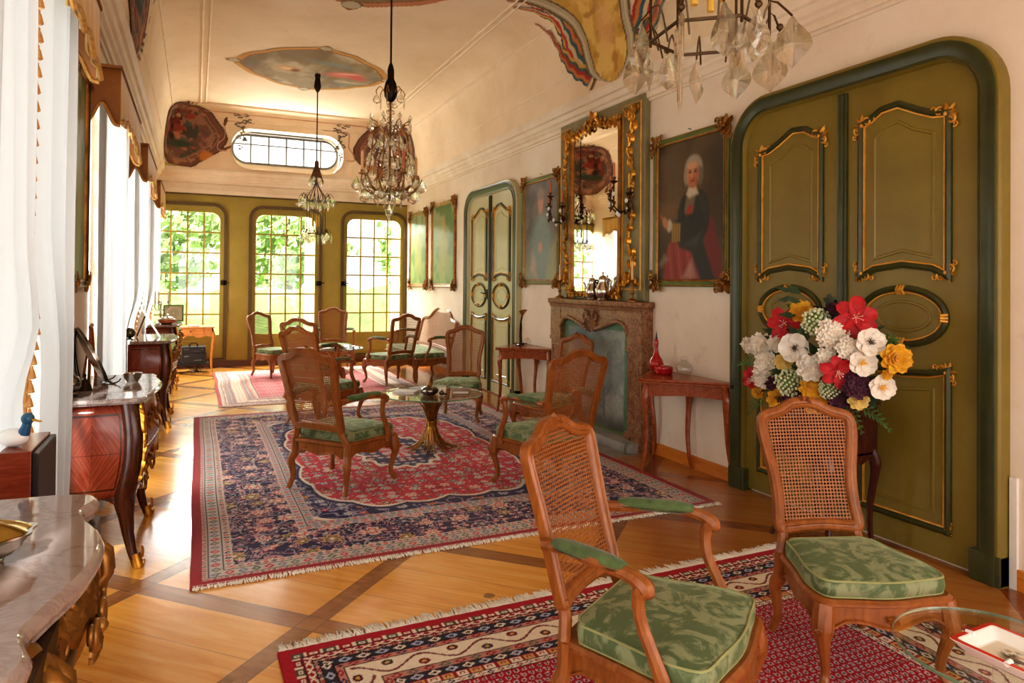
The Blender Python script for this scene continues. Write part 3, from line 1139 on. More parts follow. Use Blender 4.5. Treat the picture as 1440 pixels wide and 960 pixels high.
def tree(x, y, h, r, label, seed):
    rnd = random.Random(seed)
    t = thing('garden_tree', label, 'tree', (x, y, -0.33), 0, 'trees at the end of the lawn')
    m = M()
    for k in range(2600):
        a = rnd.uniform(0, 2 * PI)
        zz = rnd.uniform(-1, 1)
        q_ = rnd.uniform(0.35, 1.0) ** 0.5 * (0.75 + 0.35 * mnoise.noise((3 * cos(a), 3 * sin(a), zz * 3 + seed)))
        rr = r * 1.5 * math.sqrt(1 - zz * zz) * q_
        c = Vector((rr * cos(a), rr * sin(a), h * (0.56 + 0.44 * zz * q_)))
        n_ = Vector((rnd.gauss(0, 1), rnd.gauss(0, 1), rnd.gauss(0, 1))).normalized()
        x_ = n_.orthogonal().normalized() * rnd.uniform(0.14, 0.3)
        y_ = n_.cross(x_) * rnd.uniform(0.6, 1.1)
        m.add([c - x_, c - y_ * 0.7, c + x_, c + y_ * 0.7], [(0, 1, 2, 3)])
    obj('crown', m, fol, t, smooth=0, recalc=False)
    obj('trunk', M().tube([(0, 0, 0), (0.1, 0, h * 0.3), (0, 0.1, h * 0.7)], [r * 0.1, r * 0.08, r * 0.04], 8), bark, t)


TR = [(-8.5, 33, 6.6, 2.5, 'leafy tree beyond the lawn at the far left of the garden'), (-1.6, 29.5, 6.0, 2.2, 'bright leafy tree seen through the left end window'),
      (4.0, 34.5, 7.0, 2.4, 'tall leafy tree seen through the middle end window'), (9.9, 30, 6.4, 2.2, 'round leafy tree between the middle and right end windows'),
      (16.2, 35, 7.2, 2.5, 'spreading tree seen through the right end window'), (22.5, 31, 6.5, 2.5, 'leafy tree at the far right of the garden')]
for i, a in enumerate(TR):
    tree(*a, i + 3)
q = N('clipped hedge')
v = q.coord('Object')
q.set(Base_Color=q.ramp(q.noise(v, 3, 5, 0.7), [(0.3, rgb(96, 120, 70)), (0.7, rgb(140, 164, 100))]), Roughness=0.9)


def hed(u, w):
    x = -14 + 40 * u
    a = w * PI
    return (x + 0.2 * mnoise.noise((x * 2, a, 0)), 24 - 0.9 * cos(a) + 0.35 * mnoise.noise((x * 1.5, a * 2, 3)), -0.345 + (1.7 * sin(a) if w < 1 else 0) + 0.25 * mnoise.noise((x * 1.2, a, 7)) * sin(a))


tag(obj('garden_hedge', M().grid(hed, 160, 10), q.m, smooth=180), 'long clipped hedge across the end of the lawn', 'hedge')
for x, lab in ((2.33, 'white portico column outside the middle end window'), (4.28, 'white portico column outside the right end window')):
    t = thing('portico_column', lab, 'column', (x, 15.6, -0.3), 0, 'portico columns outside')
    obj('shaft', M().lathe([(0.17, 0.25), (0.165, 2.0), (0.15, 4.2)], 20), MT['white'], t)
    m = M().box(-0.23, 0.23, -0.23, 0.23, 0, 0.14)
    m.lathe([(0.22, 0.14), (0.22, 0.2), (0.17, 0.25)], 20)
    obj('base', m, MT['white'], t, smooth=30)
    obj('capital', M().box(-0.22, 0.22, -0.22, 0.22, 4.2, 4.35), MT['white'], t, smooth=0)

# ---------------------------------------------------------------- rugs
def rug(name, label, x0, x1, y0, y1, res, fn, fringe_at=(), fringe_len=0.06, thick=0.012):
    nx, ny = int((x1 - x0) / res), int((y1 - y0) / res)
    X, Y = np.meshgrid(np.linspace(x0, x1, nx + 1), np.linspace(y0, y1, ny + 1))
    # slightly wavering edges
    wx = 0.012 * (vn(Y * 1.3, X * 0 + 3, 5) - 0.5) * 2
    wy = 0.012 * (vn(X * 1.1, Y * 0 + 9, 6) - 0.5) * 2
    cx, cy = (x0 + x1) / 2, (y0 + y1) / 2
    col = fn(X - cx, Y - cy, (x1 - x0) / 2, (y1 - y0) / 2)
    w = 0.9 + 0.2 * vn(X * 160, Y * 160, 3)
    col = np.clip(col * w[..., None], 0, 1)
    Z = thick + 0.0015 * vn(X * 70, Y * 70, 1)
    verts = np.stack([X + wx, Y + wy, Z], -1).reshape(-1, 3)
    N1 = nx + 1
    idx = (np.arange(ny)[:, None] * N1 + np.arange(nx)[None, :]).ravel()
    quads = np.stack([idx, idx + 1, idx + 1 + N1, idx + N1], -1)
    # skirt down to the floor
    ed = np.concatenate([np.arange(N1), np.arange(1, ny + 1) * N1 + nx, (ny * N1 + np.arange(nx - 1, -1, -1)), np.arange(ny - 1, 0, -1) * N1])
    base = len(verts)
    low = verts[ed].copy()
    low[:, 2] = 0.0005
    k = len(ed)
    j = np.roll(np.arange(k), -1)
    sk = np.stack([base + np.arange(k), base + j, ed[j], ed], -1)
    V = np.concatenate([verts, low])
    Q = np.concatenate([quads, sk])
    C = np.concatenate([col.reshape(-1, 3), col.reshape(-1, 3)[ed]])
    me = bpy.data.meshes.new(name)
    me.vertices.add(len(V))
    me.vertices.foreach_set('co', V.astype(np.float32).ravel())
    me.loops.add(len(Q) * 4)
    me.loops.foreach_set('vertex_index', Q.astype(np.int32).ravel())
    me.polygons.add(len(Q))
    me.polygons.foreach_set('loop_start', np.arange(0, len(Q) * 4, 4, dtype=np.int32))
    me.polygons.foreach_set('loop_total', np.full(len(Q), 4, dtype=np.int32))
    me.update()
    me.validate()
    at = me.color_attributes.new('Col', 'FLOAT_COLOR', 'POINT')
    c4 = np.ones((len(V), 4), dtype=np.float32)
    c4[:, :3] = C
    at.data.foreach_set('color', c4.ravel())
    me.materials.append(MT['rugpile'])
    o = bpy.data.objects.new(name, me)
    COL.objects.link(o)
    tag(o, label, 'rug')
    rnd = random.Random(int(x0 * 100 + y0 * 10))
    for side in fringe_at:
        m = M()
        ye = y0 if side == 'near' else y1
        sg = -1 if side == 'near' else 1
        n = int((x1 - x0) / 0.0055)
        for i in range(n):
            x = x0 + (x1 - x0) * (i + rnd.random()) / n
            l = fringe_len * rnd.uniform(0.6, 1.2)
            s = rnd.uniform(-0.35, 0.35)
            h = rnd.uniform(0.004, 0.013)
            m.tube([(x, ye - sg * 0.006, 0.011), (x + s * l * 0.5, ye + sg * l * 0.5, h), (x + s * l, ye + sg * l, 0.004)], [0.004, 0.0048, 0.003], 4)
        tag(obj('fringe', m, MT['fringe'], o, smooth=180), 'off-white cotton fringe', kind='stuff')
    return o


MT['rugpile'] = vcol('knotted rug pile', 0.95, 0.06, 0.25, 260, 0.12)
MT['fringe'] = simple('cotton fringe', rgb(240, 234, 222), rgb(222, 212, 196), 0.9)
NAVY, RED, CREAM, ROSE, BLUE, OCH, GREEN, DRED, GREY = LN(34, 26, 74), LN(200, 40, 60), LN(226, 210, 192), LN(206, 112, 112), LN(112, 124, 158), LN(206, 160, 100), LN(92, 108, 92), LN(150, 26, 38), LN(168, 160, 160)


def rosettes(c, x, y, cell, seed, cols, rmin=0.28, rmax=0.46, petals=8, keep=0.85):
    """blossoms on a jittered lattice"""
    gx, gy = x / cell, y / cell
    ix, iy = np.floor(gx), np.floor(gy)
    for ox in (-1, 0, 1):
        for oy in (-1, 0, 1):
            jx, jy = ix + ox, iy + oy
            px = jx + 0.5 + 0.4 * (hsh(jx, jy, seed) - 0.5)
            py = jy + 0.5 + 0.4 * (hsh(jx, jy, seed + 1) - 0.5)
            rr = rmin + (rmax - rmin) * hsh(jx, jy, seed + 2)
            on = hsh(jx, jy, seed + 3) < keep
            dx, dy = gx - px, gy - py
            d = np.hypot(dx, dy) / rr
            th = np.arctan2(dy, dx)
            d = d / (0.82 + 0.18 * np.cos(petals * th))
            k = hsh(jx, jy, seed + 4)
            for i, (a, b) in enumerate(cols):
                mk = on & (k * len(cols) >= i) & (k * len(cols) < i + 1)
                c = blend(c, mk * (d < 1.0), a)
                c = blend(c, mk * (d < 0.72), b)
                c = blend(c, mk * (d < 0.48), a * 0.75)
                c = blend(c, mk * (d < 0.26), CREAM)
    return c


def vines(c, x, y, f, seed, col, w=0.035):
    n = fbm(x * f, y * f, seed, 2)
    return blend(c, (np.abs(n - 0.5) < w) | (np.abs(n - 0.62) < w * 0.6) | (np.abs(n - 0.38) < w * 0.6), col)


def guard(c, t, a, b, along, ground, f, cols, x, y):
    """a narrow patterned stripe between edge distances a and b"""
    mk = (t >= a) & (t < b)
    mid, hw = (a + b) / 2, (b - a) / 2
    c = blend(c, mk, ground)
    ph = along * f
    k = np.floor(ph)
    u = ph - k - 0.5
    v = (t - mid) / hw
    dm = np.abs(u) * 2.2 + np.abs(v) * 1.2
    for i, cc in enumerate(cols):
        c = blend(c, mk & (dm < 0.9) & (np.mod(k, len(cols)) == i), cc)
    c = blend(c, mk & (dm < 0.4), ground)
    c = blend(c, mk & (np.abs(np.abs(v) - 0.93) < 0.09), NAVY)
    return c


def persian(x, y, hx, hy):
    t = np.minimum(hx - np.abs(x), hy - np.abs(y))
    along = np.where((hx - np.abs(x)) < (hy - np.abs(y)), y, x)
    ax, ay = np.abs(x), np.abs(y)
    c = np.zeros(x.shape + (3,)) + NAVY
    # field: spandrels pale, ground navy ring, lobed red medallion ground
    c = blend(c, t >= 0, NAVY)
    c = vines(c, ax, ay, 9, 21, LN(150, 140, 160), 0.03)
    c = rosettes(c, ax, ay, 0.115, 31, [(ROSE, RED), (CREAM, ROSE), (BLUE, CREAM), (OCH, RED), (GREY, BLUE)], 0.26, 0.46)
    fx, fy = ax / (hx - 0.72), ay / (hy - 0.74)
    th = np.arctan2(fy, fx)
    rr = np.hypot(fx, fy)
    sp = rr / (1.06 + 0.045 * np.abs(np.cos(th * 9)) + 0.10 * np.cos(4 * th) * -1)
    # pale corner spandrels
    cs = sp > 1.16
    cc = np.zeros_like(c) + LN(176, 160, 164)
    cc = vines(cc, ax, ay, 12, 41, RED, 0.03)
    cc = rosettes(cc, ax, ay, 0.09, 51, [(RED, CREAM), (BLUE, CREAM), (NAVY, ROSE), (GREEN, OCH)], 0.26, 0.44)
    c = np.where(cs[..., None], cc, c)
    c = blend(c, np.abs(sp - 1.16) < 0.012, CREAM)
    # red lobed field
    rf = sp < 0.92
    rc = np.zeros_like(c) + RED
    rc = vines(rc, ax, ay, 8, 61, DRED * 0.8, 0.02)
    rc = rosettes(rc, ax, ay, 0.105, 71, [(CREAM, ROSE), (GREY, NAVY), (BLUE, CREAM), (OCH, NAVY), (CREAM, BLUE)], 0.28, 0.46, 6, 0.85)
    rc = rosettes(rc, ax + 0.06, ay + 0.05, 0.06, 75, [(NAVY, CREAM), (GREEN, CREAM), (CREAM, ROSE)], 0.18, 0.34, 5, 0.6)
    c = np.where(rf[..., None], rc, c)
    c = blend(c, np.abs(sp - 0.92) < 0.010, CREAM)
    c = blend(c, np.abs(sp - 0.945) < 0.012, NAVY)
    # central medallion
    md = rr / (0.36 + 0.02 * np.cos(16 * th))
    mc = np.zeros_like(c) + NAVY
    mc = rosettes(mc, ax, ay, 0.085, 81, [(ROSE, CREAM), (CREAM, RED), (BLUE, CREAM)], 0.28, 0.46)
    c = np.where((md < 1)[..., None], mc, c)
    c = blend(c, np.abs(md - 1) < 0.05, CREAM)
    c = np.where((md < 0.45)[..., None], blend(np.zeros_like(c) + LN(190, 170, 170), np.cos(th * 8) > 0.3, RED), c)
    # borders, from the outside in
    c = guard(c, t, 0.60, 0.66, along, LN(200, 184, 176), 17, [RED, BLUE], x, y)
    c = guard(c, t, 0.66, 0.72, along, LN(190, 178, 172), 20, [RED, BLUE, GREEN], x, y)
    mb = (t >= 0.215) & (t < 0.60)
    bc = np.zeros_like(c) + NAVY
    bc = vines(bc, ax, ay, 8.5, 91, LN(196, 140, 150), 0.018)
    bc = vines(bc, ax + 3, ay, 11, 95, GREY, 0.018)
    bc = rosettes(bc, along + 50, t * 1.0 + 0.08, 0.19, 101, [(CREAM, RED), (ROSE, CREAM), (OCH, GREEN), (GREY, ROSE)], 0.26, 0.40, 7, 0.8)
    bc = rosettes(bc, ax, ay, 0.07, 107, [(ROSE, CREAM), (BLUE, CREAM), (CREAM, RED)], 0.16, 0.34, 5, 0.75)
    c = np.where(mb[..., None], bc, c)
    c = guard(c, t, 0.165, 0.215, along, LN(206, 192, 180), 24, [RED, NAVY], x, y)
    c = guard(c, t, 0.085, 0.165, along, LN(196, 186, 176), 15, [GREEN, RED, BLUE], x, y)
    c = guard(c, t, 0.055, 0.085, along, LN(200, 180, 168), 34, [NAVY, RED], x, y)
    c = blend(c, t < 0.055, LN(158, 28, 42))
    # a soft abrash of fading
    fade = -0.01 + 0.15 * fbm(x * 1.2, y * 1.2, 7, 3)
    return c * (1 - fade[..., None]) + LN(206, 186, 186) * fade[..., None]


def boteh(x, y, hx, hy, cell=0.034, ground=LN(164, 22, 40), fig=LN(214, 176, 176)):
    """sarouk-mir style: tiny repeated sprigs in a red field, many striped borders"""
    t = np.minimum(hx - np.abs(x), hy - np.abs(y))
    along = np.where((hx - np.abs(x)) < (hy - np.abs(y)), y, x)
    c = np.zeros(x.shape + (3,)) + ground
    r = np.floor(y / cell)
    u = x / cell + 0.5 * np.mod(r, 2)
    k = np.floor(u)
    fu, fv = u - k - 0.5, y / cell - r - 0.5
    sgn = np.where(np.mod(r, 2) == 0, 1, -1)
    d = np.hypot((fu - 0.12 * sgn * fv) * 1.15, fv * 1.05 + 0.0)
    c = blend(c, (d < 0.36) & (fv < 0.3), fig)
    c = blend(c, (d < 0.2), LN(70, 36, 66))
    c = blend(c, (np.abs(fu - 0.25 * sgn) < 0.1) & (np.abs(fv - 0.28) < 0.12), fig)
    W = CREAM
    # borders, inner to outer
    def stripe(c, a, b, col):
        return blend(c, (t >= a) & (t < b), col)

    def motif(c, a, b, g, f, cols, kind):
        mk = (t >= a) & (t < b)
        c = blend(c, mk, g)
        ph = along * f
        k = np.floor(ph)
        u = ph - k - 0.5
        v = (t - (a + b) / 2) / ((b - a) / 2)
        for i, cc in enumerate(cols):
            on = mk & (np.mod(k, len(cols)) == i)
            if kind == 'dia':
                c = blend(c, on & (np.abs(u) * 2.1 + np.abs(v) < 0.86), cc)
                c = blend(c, on & (np.abs(u) * 2.1 + np.abs(v) < 0.42), g)
            elif kind == 'x':
                c = blend(c, on & (np.abs(np.abs(u) * 2 - np.abs(v)) < 0.3) & (np.abs(v) < .8), cc)
            elif kind == 'ret':
                c = blend(c, on & (np.abs(np.maximum(np.abs(u) * 2, np.abs(v)) - 0.6) < 0.18), cc)
                c = blend(c, on & (np.maximum(np.abs(u) * 2, np.abs(v)) < 0.2), cc)
            elif kind == 'sprig':
                # a meandering stem with hooked flowers
                st = np.abs(v - 0.62 * np.sin(2 * PI * (ph / 2))) < 0.11
                c = blend(c, mk & st & (i == 0), LN(120, 60, 60))
                c = blend(c, on & (np.hypot(u * 1.9, v + 0.42 * np.where(np.mod(k, 2) == 0, 1, -1)) < 0.34), cc)
                c = blend(c, on & (np.hypot(u * 1.9, v + 0.42 * np.where(np.mod(k, 2) == 0, 1, -1)) < 0.14), OCH)
        return c
    c = motif(c, 0.475, 0.505, W, 24, [DRED, NAVY], 'dia')
    c = motif(c, 0.43, 0.475, DRED, 17, [W, OCH], 'ret')
    c = motif(c, 0.385, 0.43, LN(50, 48, 62), 14, [LN(190, 190, 206), W], 'dia')
    c = motif(c, 0.345, 0.385, LN(186, 130, 116), 15, [DRED, GREEN], 'dia')
    c = motif(c, 0.225, 0.345, LN(226, 212, 190), 7.2, [LN(88, 24, 36), LN(70, 60, 60), LN(120, 30, 40)], 'sprig')
    c = motif(c, 0.19, 0.225, LN(190, 128, 116), 15, [DRED, NAVY], 'dia')
    c = motif(c, 0.145, 0.19, LN(46, 46, 60), 13, [LN(176, 180, 206), W], 'dia')
    c = motif(c, 0.12, 0.145, LN(200, 160, 140), 22, [DRED, LN(60, 50, 60)], 'x')
    c = motif(c, 0.085, 0.12, DRED, 17, [W, W], 'x')
    c = motif(c, 0.045, 0.085, W, 15, [DRED, LN(90, 84, 70)], 'ret')
    for a in (0.045, 0.085, 0.12, 0.145, 0.19, 0.225, 0.345, 0.385, 0.43, 0.475, 0.505):
        c = stripe(c, a - 0.003, a + 0.003, LN(52, 26, 34))
    c = stripe(c, -1, 0.045, LN(170, 26, 42))
    return c


def boteh_far(x, y, hx, hy):
    c = boteh(x, y, hx, hy, 0.05, LN(198, 66, 84), LN(226, 176, 176))
    t = np.minimum(hx - np.abs(x), hy - np.abs(y))
    f = (0.18 + 0.2 * ((t > 0.045) & (t < 0.5)))[..., None]
    return c * (1 - f) + LN(222, 196, 188) * f


rug('persian_rug', 'large navy and red Persian rug with a lobed medallion under the round glass table', 0.0, 3.38, 3.80, 8.5, 0.0068, persian, ('near', 'far'), 0.035)
rug('patterned_rug', 'red rug with small sprigs and striped white borders in the foreground under two chairs', 0.33, 3.2, 0.55, 3.0, 0.0055, boteh, ('far', 'near'), 0.075)
rug('far_rug', 'pale red rug with cream borders by the end windows under the far seating group', 0.28, 3.05, 9.1, 12.55, 0.012, boteh_far, ('near', 'far'), 0.03)


# ---------------------------------------------------------------- seats
def halfwidth(o):
    """outline of one half, bottom to top -> width at height"""
    def f(b):
        best = 0
        for (a0, b0), (a1, b1) in zip(o, o[1:]):
            lo, hi = min(b0, b1), max(b0, b1)
            if lo <= b <= hi and hi > lo:
                best = max(best, a0 + (a1 - a0) * (b - b0) / (b1 - b0))
        return best
    return f


ARM_BACK = [(0.0, 0.022), (0.12, 0.02), (0.215, 0.0), (0.228, 0.03), (0.228, 0.2), (0.24, 0.36), (0.252, 0.46), (0.254, 0.505), (0.244, 0.535), (0.21, 0.55), (0.165, 0.554), (0.125, 0.566), (0.095, 0.588), (0.06, 0.604), (0.0, 0.608)]
SIDE_BACK = [(0.0, 0.012), (0.1, 0.006), (0.185, 0.0), (0.206, 0.03), (0.193, 0.12), (0.195, 0.22), (0.215, 0.33), (0.232, 0.42), (0.232, 0.475), (0.214, 0.51), (0.175, 0.522), (0.135, 0.53), (0.1, 0.546), (0.065, 0.568), (0.0, 0.576)]


def back_map(y0, z0, tilt, curve, hw):
    def mp(a, b, d):
        return (a, y0 - tilt * b - curve * (1 - (a / hw) ** 2) + d, z0 + b + d * tilt * 0.6)
    return mp


def tri_arch(w):
    return [(0.0, 0.03), (w * 0.5, 0.02), (w - 0.02, 0.0), (w, 0.03), (w, 0.2), (w + 0.01, 0.34), (w + 0.005, 0.43), (w - 0.04, 0.475), (w - 0.13, 0.49), (w * 0.72, 0.495), (w * 0.60, 0.525), (w * 0.52, 0.59), (w * 0.42, 0.635), (w * 0.28, 0.665), (w * 0.12, 0.70), (0.04, 0.715), (0.0, 0.716)]


def make_seat(name, kind):
    arms = kind != 'side'
    if kind == 'arm':
        rw, fw, ry, fy, ob = 0.245, 0.315, -0.265, 0.265, ARM_BACK
    elif kind == 'side':
        rw, fw, ry, fy, ob = 0.2, 0.265, -0.245, 0.245, SIDE_BACK
    else:
        rw, fw, ry, fy, ob = 0.88, 0.93, -0.28, 0.29, tri_arch(0.89)
    t = thing(name, None, None)
    zt, zs = 0.365, 0.262
    WD = MT['chairwood']
    n8 = 96
    corner = [(-rw, ry), (rw, ry), (fw, fy - 0.02), (-fw, fy - 0.02)]
    outl = [(-rw, ry), (-rw * 0.5, ry), (rw * 0.5, ry), (rw, ry), (rw + (fw - rw) * 0.45, ry + 0.2), (fw + 0.006, fy - 0.14), (fw, fy - 0.03), (fw - 0.03, fy), (fw * 0.6, fy + 0.008), (0, fy + 0.035), (-fw * 0.6, fy + 0.008), (-fw + 0.03, fy), (-fw, fy - 0.03), (-fw - 0.006, fy - 0.14), (-rw - (fw - rw) * 0.45, ry + 0.2)]
    outl = resample(chaikin(outl, 2), n8)

    def inset(p, k):
        cy = (ry + fy) / 2
        lx = max(abs(q[0]) for q in p)
        return [(x * (1 - k / lx), cy + (y - cy) * (1 - k / 0.27)) for x, y in p]
    # seat rail with a scalloped lower edge
    m = M()
    rings = []
    for i, (x, y) in enumerate(outl):
        if kind == 'sofa':
            spans = [abs(x - c) for c in (-fw, 0, fw)] if y > 0 or y < ry + 0.05 else [99]
            d = min(min(spans), min(math.hypot(x - cx, y - cy) for cx, cy in corner))
        else:
            d = min(math.hypot(x - cx, y - cy) for cx, cy in corner)
        zb = zs - 0.012 + 0.032 * sst(0.03, 0.10, np.array(d)) - 0.026 * sst(0.13, 0.27, np.array(d))
        rings.append(float(zb))
    o1, o2, o3, i1 = inset(outl, -0.012), inset(outl, -0.004), inset(outl, 0.006), inset(outl, 0.045)
    vs = []
    for i in range(n8):
        z0 = rings[i]
        vs += [(*i1[i], zt), (*outl[i], zt + 0.002), (*o1[i], zt - 0.008), (*o1[i], zt - 0.018), (*o3[i], zt - 0.028), (*o3[i], z0 + 0.014), (*o2[i], z0 + 0.008), (*o2[i], z0), (*i1[i], z0)]
    k = 9
    fs = [(i * k + q, i * k + (q + 1) % k, ((i + 1) % n8) * k + (q + 1) % k, ((i + 1) % n8) * k + q) for i in range(n8) for q in range(k)]
    m.add(vs, fs)
    if kind != 'arm':
        # small carved shell in the middle of the front rail
        for a in range(5):
            leaf(m, (0, 0), 0.035, -PI / 2 + (a - 2) * 0.5, 0.4, lambda x, y, d: (x, fy + 0.03 + d, zs + 0.045 + y), 0.01)
    obj('seat_rail', m, WD, t)
    # legs
    fx = [-fw, 0, fw] if kind == 'sofa' else [-fw, fw]
    for x in fx:
        sg = 0 if x == 0 else math.copysign(1, x)
        b = abs(x) - 0.022 if sg else 0
        yb = fy - 0.03 if sg else fy + 0.005
        p = spline([(sg * b, yb, zt - 0.02), (sg * (b + 0.012), yb + 0.012, zs - 0.01), (sg * (b + 0.014), yb + 0.016, 0.215), (sg * (b - 0.006), yb - 0.004, 0.12), (sg * (b - 0.008), yb - 0.006, 0.06), (sg * (b + 0.012), yb + 0.016, 0.018), (sg * (b + 0.018), yb + 0.022, 0.0)], 4)
        rr = [0.036, 0.038, 0.040, 0.041, 0.041, 0.039, 0.036, 0.033, 0.030, 0.025, 0.0225, 0.0205, 0.019, 0.018, 0.0175, 0.017, 0.017, 0.018, 0.0195, 0.021, 0.022, 0.0225, 0.022, 0.018, 0.012]
        m = M().tube(p, rr[:len(p)] + [0.012] * max(0, len(p) - len(rr)), 10)
        ornament(m, (0, 0), 0.022, -PI / 2, (lambda sg, b, yb: lambda x_, y_, d: (sg * (b + 0.014) + x_ + 0.02 * sg, yb + 0.035 + d, zs - 0.005 + y_))(sg, b, yb), 0.002, 3)
        obj('leg', m, WD, t)
    rx = [-rw, 0, rw] if kind == 'sofa' else [-rw, rw]
    for x in rx:
        p = spline([(x * 0.985, ry + 0.022, zt), (x * 0.99, ry + 0.016, zs), (x * 1.05, ry - 0.004, 0.20), (x * 1.0, ry + 0.004, 0.09), (x * 1.03, ry - 0.018, 0.03), (x * 1.06, ry - 0.028, 0)], 4)
        obj('leg', M().tube(p, [0.029] * 5 + [0.031, 0.031, 0.030, 0.028, 0.026, 0.024, 0.022, 0.0205, 0.0195] + [0.019] * (len(p) - 14), 8), WD, t)
    # back
    hw = max(a for a, b in ob)
    z0 = 0.445 if kind != 'side' else 0.44
    bm = back_map(ry - 0.002, z0, 0.27, 0.014 if kind != 'sofa' else 0.03, hw)
    full = ob + [(-a, b) for a, b in ob[-2:0:-1]]
    full = chaikin(full, 2)
    m = M()
    m.mould(full, [(-0.006, -0.018), (-0.008, 0.0), (-0.006, 0.015), (0.003, 0.023), (0.013, 0.017), (0.02, 0.016), (0.026, 0.021), (0.034, 0.018), (0.041, 0.01), (0.043, -0.008), (0.036, -0.018)], True, bm)
    top = ob[-1][1]
    for sg in (-1, 1):
        for a in range(3):
            leaf(m, (sg * 0.006, top - 0.012), 0.03, PI / 2 - sg * (0.5 + a * 0.5), 0.5, lambda x, y, d: bm(x, y, 0.016 + d), 0.012)
    m.ball(bm(0, top - 0.008, 0.014), 0.011, 6)
    obj('back_frame', m, WD, t)
    # stiles down to the rail
    for sg in (-1, 1):
        a = ob[2][0] if kind != 'sofa' else rw - 0.02
        pa = bm(sg * (a - 0.012), 0.03, 0)
        p = spline([pa, bm(sg * (a - 0.01), -0.02, 0), (sg * (rw * 0.985), ry + 0.016, zt - 0.01)], 4)
        obj('stile', M().tube(p, 0.023, 8), WD, t)
    # cane
    ins = [(max(0, a - 0.022 * (1 if a > 0.05 else 0)), b) for a, b in ob]
    hwf = halfwidth(ins)
    bl, bh = ob[0][1] + 0.012, ob[-1][1] - 0.022
    nr, nc = 30, 14
    m = M()

    def cf(u, v):
        b = bl + (bh - bl) * v
        w = hwf(b)
        return bm(w * (2 * u - 1), b, 0.002)

    def cuv(u, v):
        b = bl + (bh - bl) * v
        return (hwf(b) * (2 * u - 1) + 2, b + 2)
    m.grid(cf, nc, nr, cuv)
    obj('cane_panel', m, MT['cane'], t, recalc=False, smooth=60)
    # cushion
    hz0, hz1 = zt - 0.002, zt + 0.068
    if kind == 'sofa':
        hz1 = zt + 0.08
    cu = [(x, y + (0.03 if y < ry + 0.06 else 0)) for x, y in inset(outl, 0.012)]
    m = M()
    rr = [(0.014, hz0), (0.0, hz0 + 0.012), (-0.004, (hz0 + hz1) / 2), (0.0, hz1 - 0.010), (0.012, hz1), (0.05, hz1 + 0.006), (0.11, hz1 + 0.012), (0.17, hz1 + 0.015), (0.22, hz1 + 0.016)]
    if kind == 'sofa':
        rr = rr[:-2] + [(0.2, hz1 + 0.014)]
    vs = []
    for kk, z in rr:
        vs += [(x, y, z + 0.003 * mnoise.noise((x * 9, y * 9, 1.3)) * (1 if kk > 0 else 0)) for x, y in inset(cu, kk)]
    fs = [(j * n8 + i, j * n8 + (i + 1) % n8, (j + 1) * n8 + (i + 1) % n8, (j + 1) * n8 + i) for j in range(len(rr) - 1) for i in range(n8)]
    fs.append(tuple((len(rr) - 1) * n8 + i for i in range(n8)))
    fs.append(tuple(range(n8))[::-1])
    m.add(vs, fs)
    cus = obj('cushion', m, MT['damask'], t, smooth=50)
    m = M()
    m.tube([(x, y, hz1 - 0.003) for x, y in inset(cu, 0.003)], 0.0045, 6, True)
    m.tube([(x, y, hz0 + 0.008) for x, y in inset(cu, 0.003)], 0.004, 6, True)
    obj('piping', m, MT['piping'], cus)
    if arms:
        ax = fw + 0.015
        for sg in (-1, 1):
            st = bm(sg * (hw - 0.008), 0.225, 0.0)
            sx = abs(st[0])
            p = spline([st, (sg * (sx + 0.018), st[1] + 0.10, 0.682), (sg * (ax - 0.012), -0.11, 0.69), (sg * ax, -0.02, 0.685), (sg * (ax + 0.004), 0.045, 0.672), (sg * (ax + 0.006), 0.078, 0.65), (sg * (ax + 0.004), 0.07, 0.63)], 4)
            m = M().tube(p, [0.022] * 8 + [0.021] * 6 + [0.022, 0.023, 0.025, 0.027, 0.028, 0.029, 0.029, 0.028, 0.025, 0.02, 0.014][:len(p) - 14], 8)
            for q_ in (-1, 1):
                m.lathe([(0.001, -0.006), (0.018, -0.006), (0.018, 0.006), (0.001, 0.006)], 10, (0, 0, 0))
                nv = 40
                for i in range(len(m.v) - nv, len(m.v)):
                    x_, y_, z_ = m.v[i]
                    m.v[i] = (sg * (ax + 0.005) + q_ * 0.021 + z_, 0.068 + x_, 0.645 + y_)
            obj('armrest', m, WD, t)
            p = spline([(sg * (ax + 0.004), 0.06, 0.655), (sg * (ax + 0.0), 0.05, 0.6), (sg * (ax - 0.008), 0.062, 0.53), (sg * (ax - 0.004), 0.1, 0.45), (sg * (ax - 0.006), 0.128, 0.38), (sg * (ax - 0.008), 0.132, 0.32)], 4)
            obj('arm_support', M().tube(p, [0.026, 0.025, 0.024, 0.0225, 0.0215, 0.021, 0.021, 0.021, 0.0212, 0.0215, 0.022, 0.021, 0.022, 0.023, 0.024, 0.025, 0.026, 0.026, 0.026, 0.026, 0.026], 8, asp=0.85), WD, t)
            a0, a1 = Vector((sg * (sx + 0.014), st[1] + 0.05, 0.692)), Vector((sg * (ax + 0.0), 0.005, 0.698))
            pp = [a0.lerp(a1, i / 10) for i in range(11)]
            rr_ = [0.02, 0.028, 0.032, 0.033, 0.034, 0.034, 0.034, 0.033, 0.032, 0.028, 0.02]
            pad = obj('arm_pad', M().tube(pp, rr_, 12, asp=0.72, up=(0, 0, 1)), MT['armvelvet'], t, smooth=60)
            m = M()
            for i in range(1, 40):
                w = i / 40
                pc = a0.lerp(a1, w)
                for s2 in (-1, 1):
                    m.ball((pc.x + s2 * 0.0315 * min(1, 3.2 * math.sqrt(max(0.01, w * (1 - w)))), pc.y, pc.z - 0.009), 0.0032, 5)
            obj('nail_trim', m, MT['bronze'], pad)
    return t


def R(d):
    return math.radians(d)


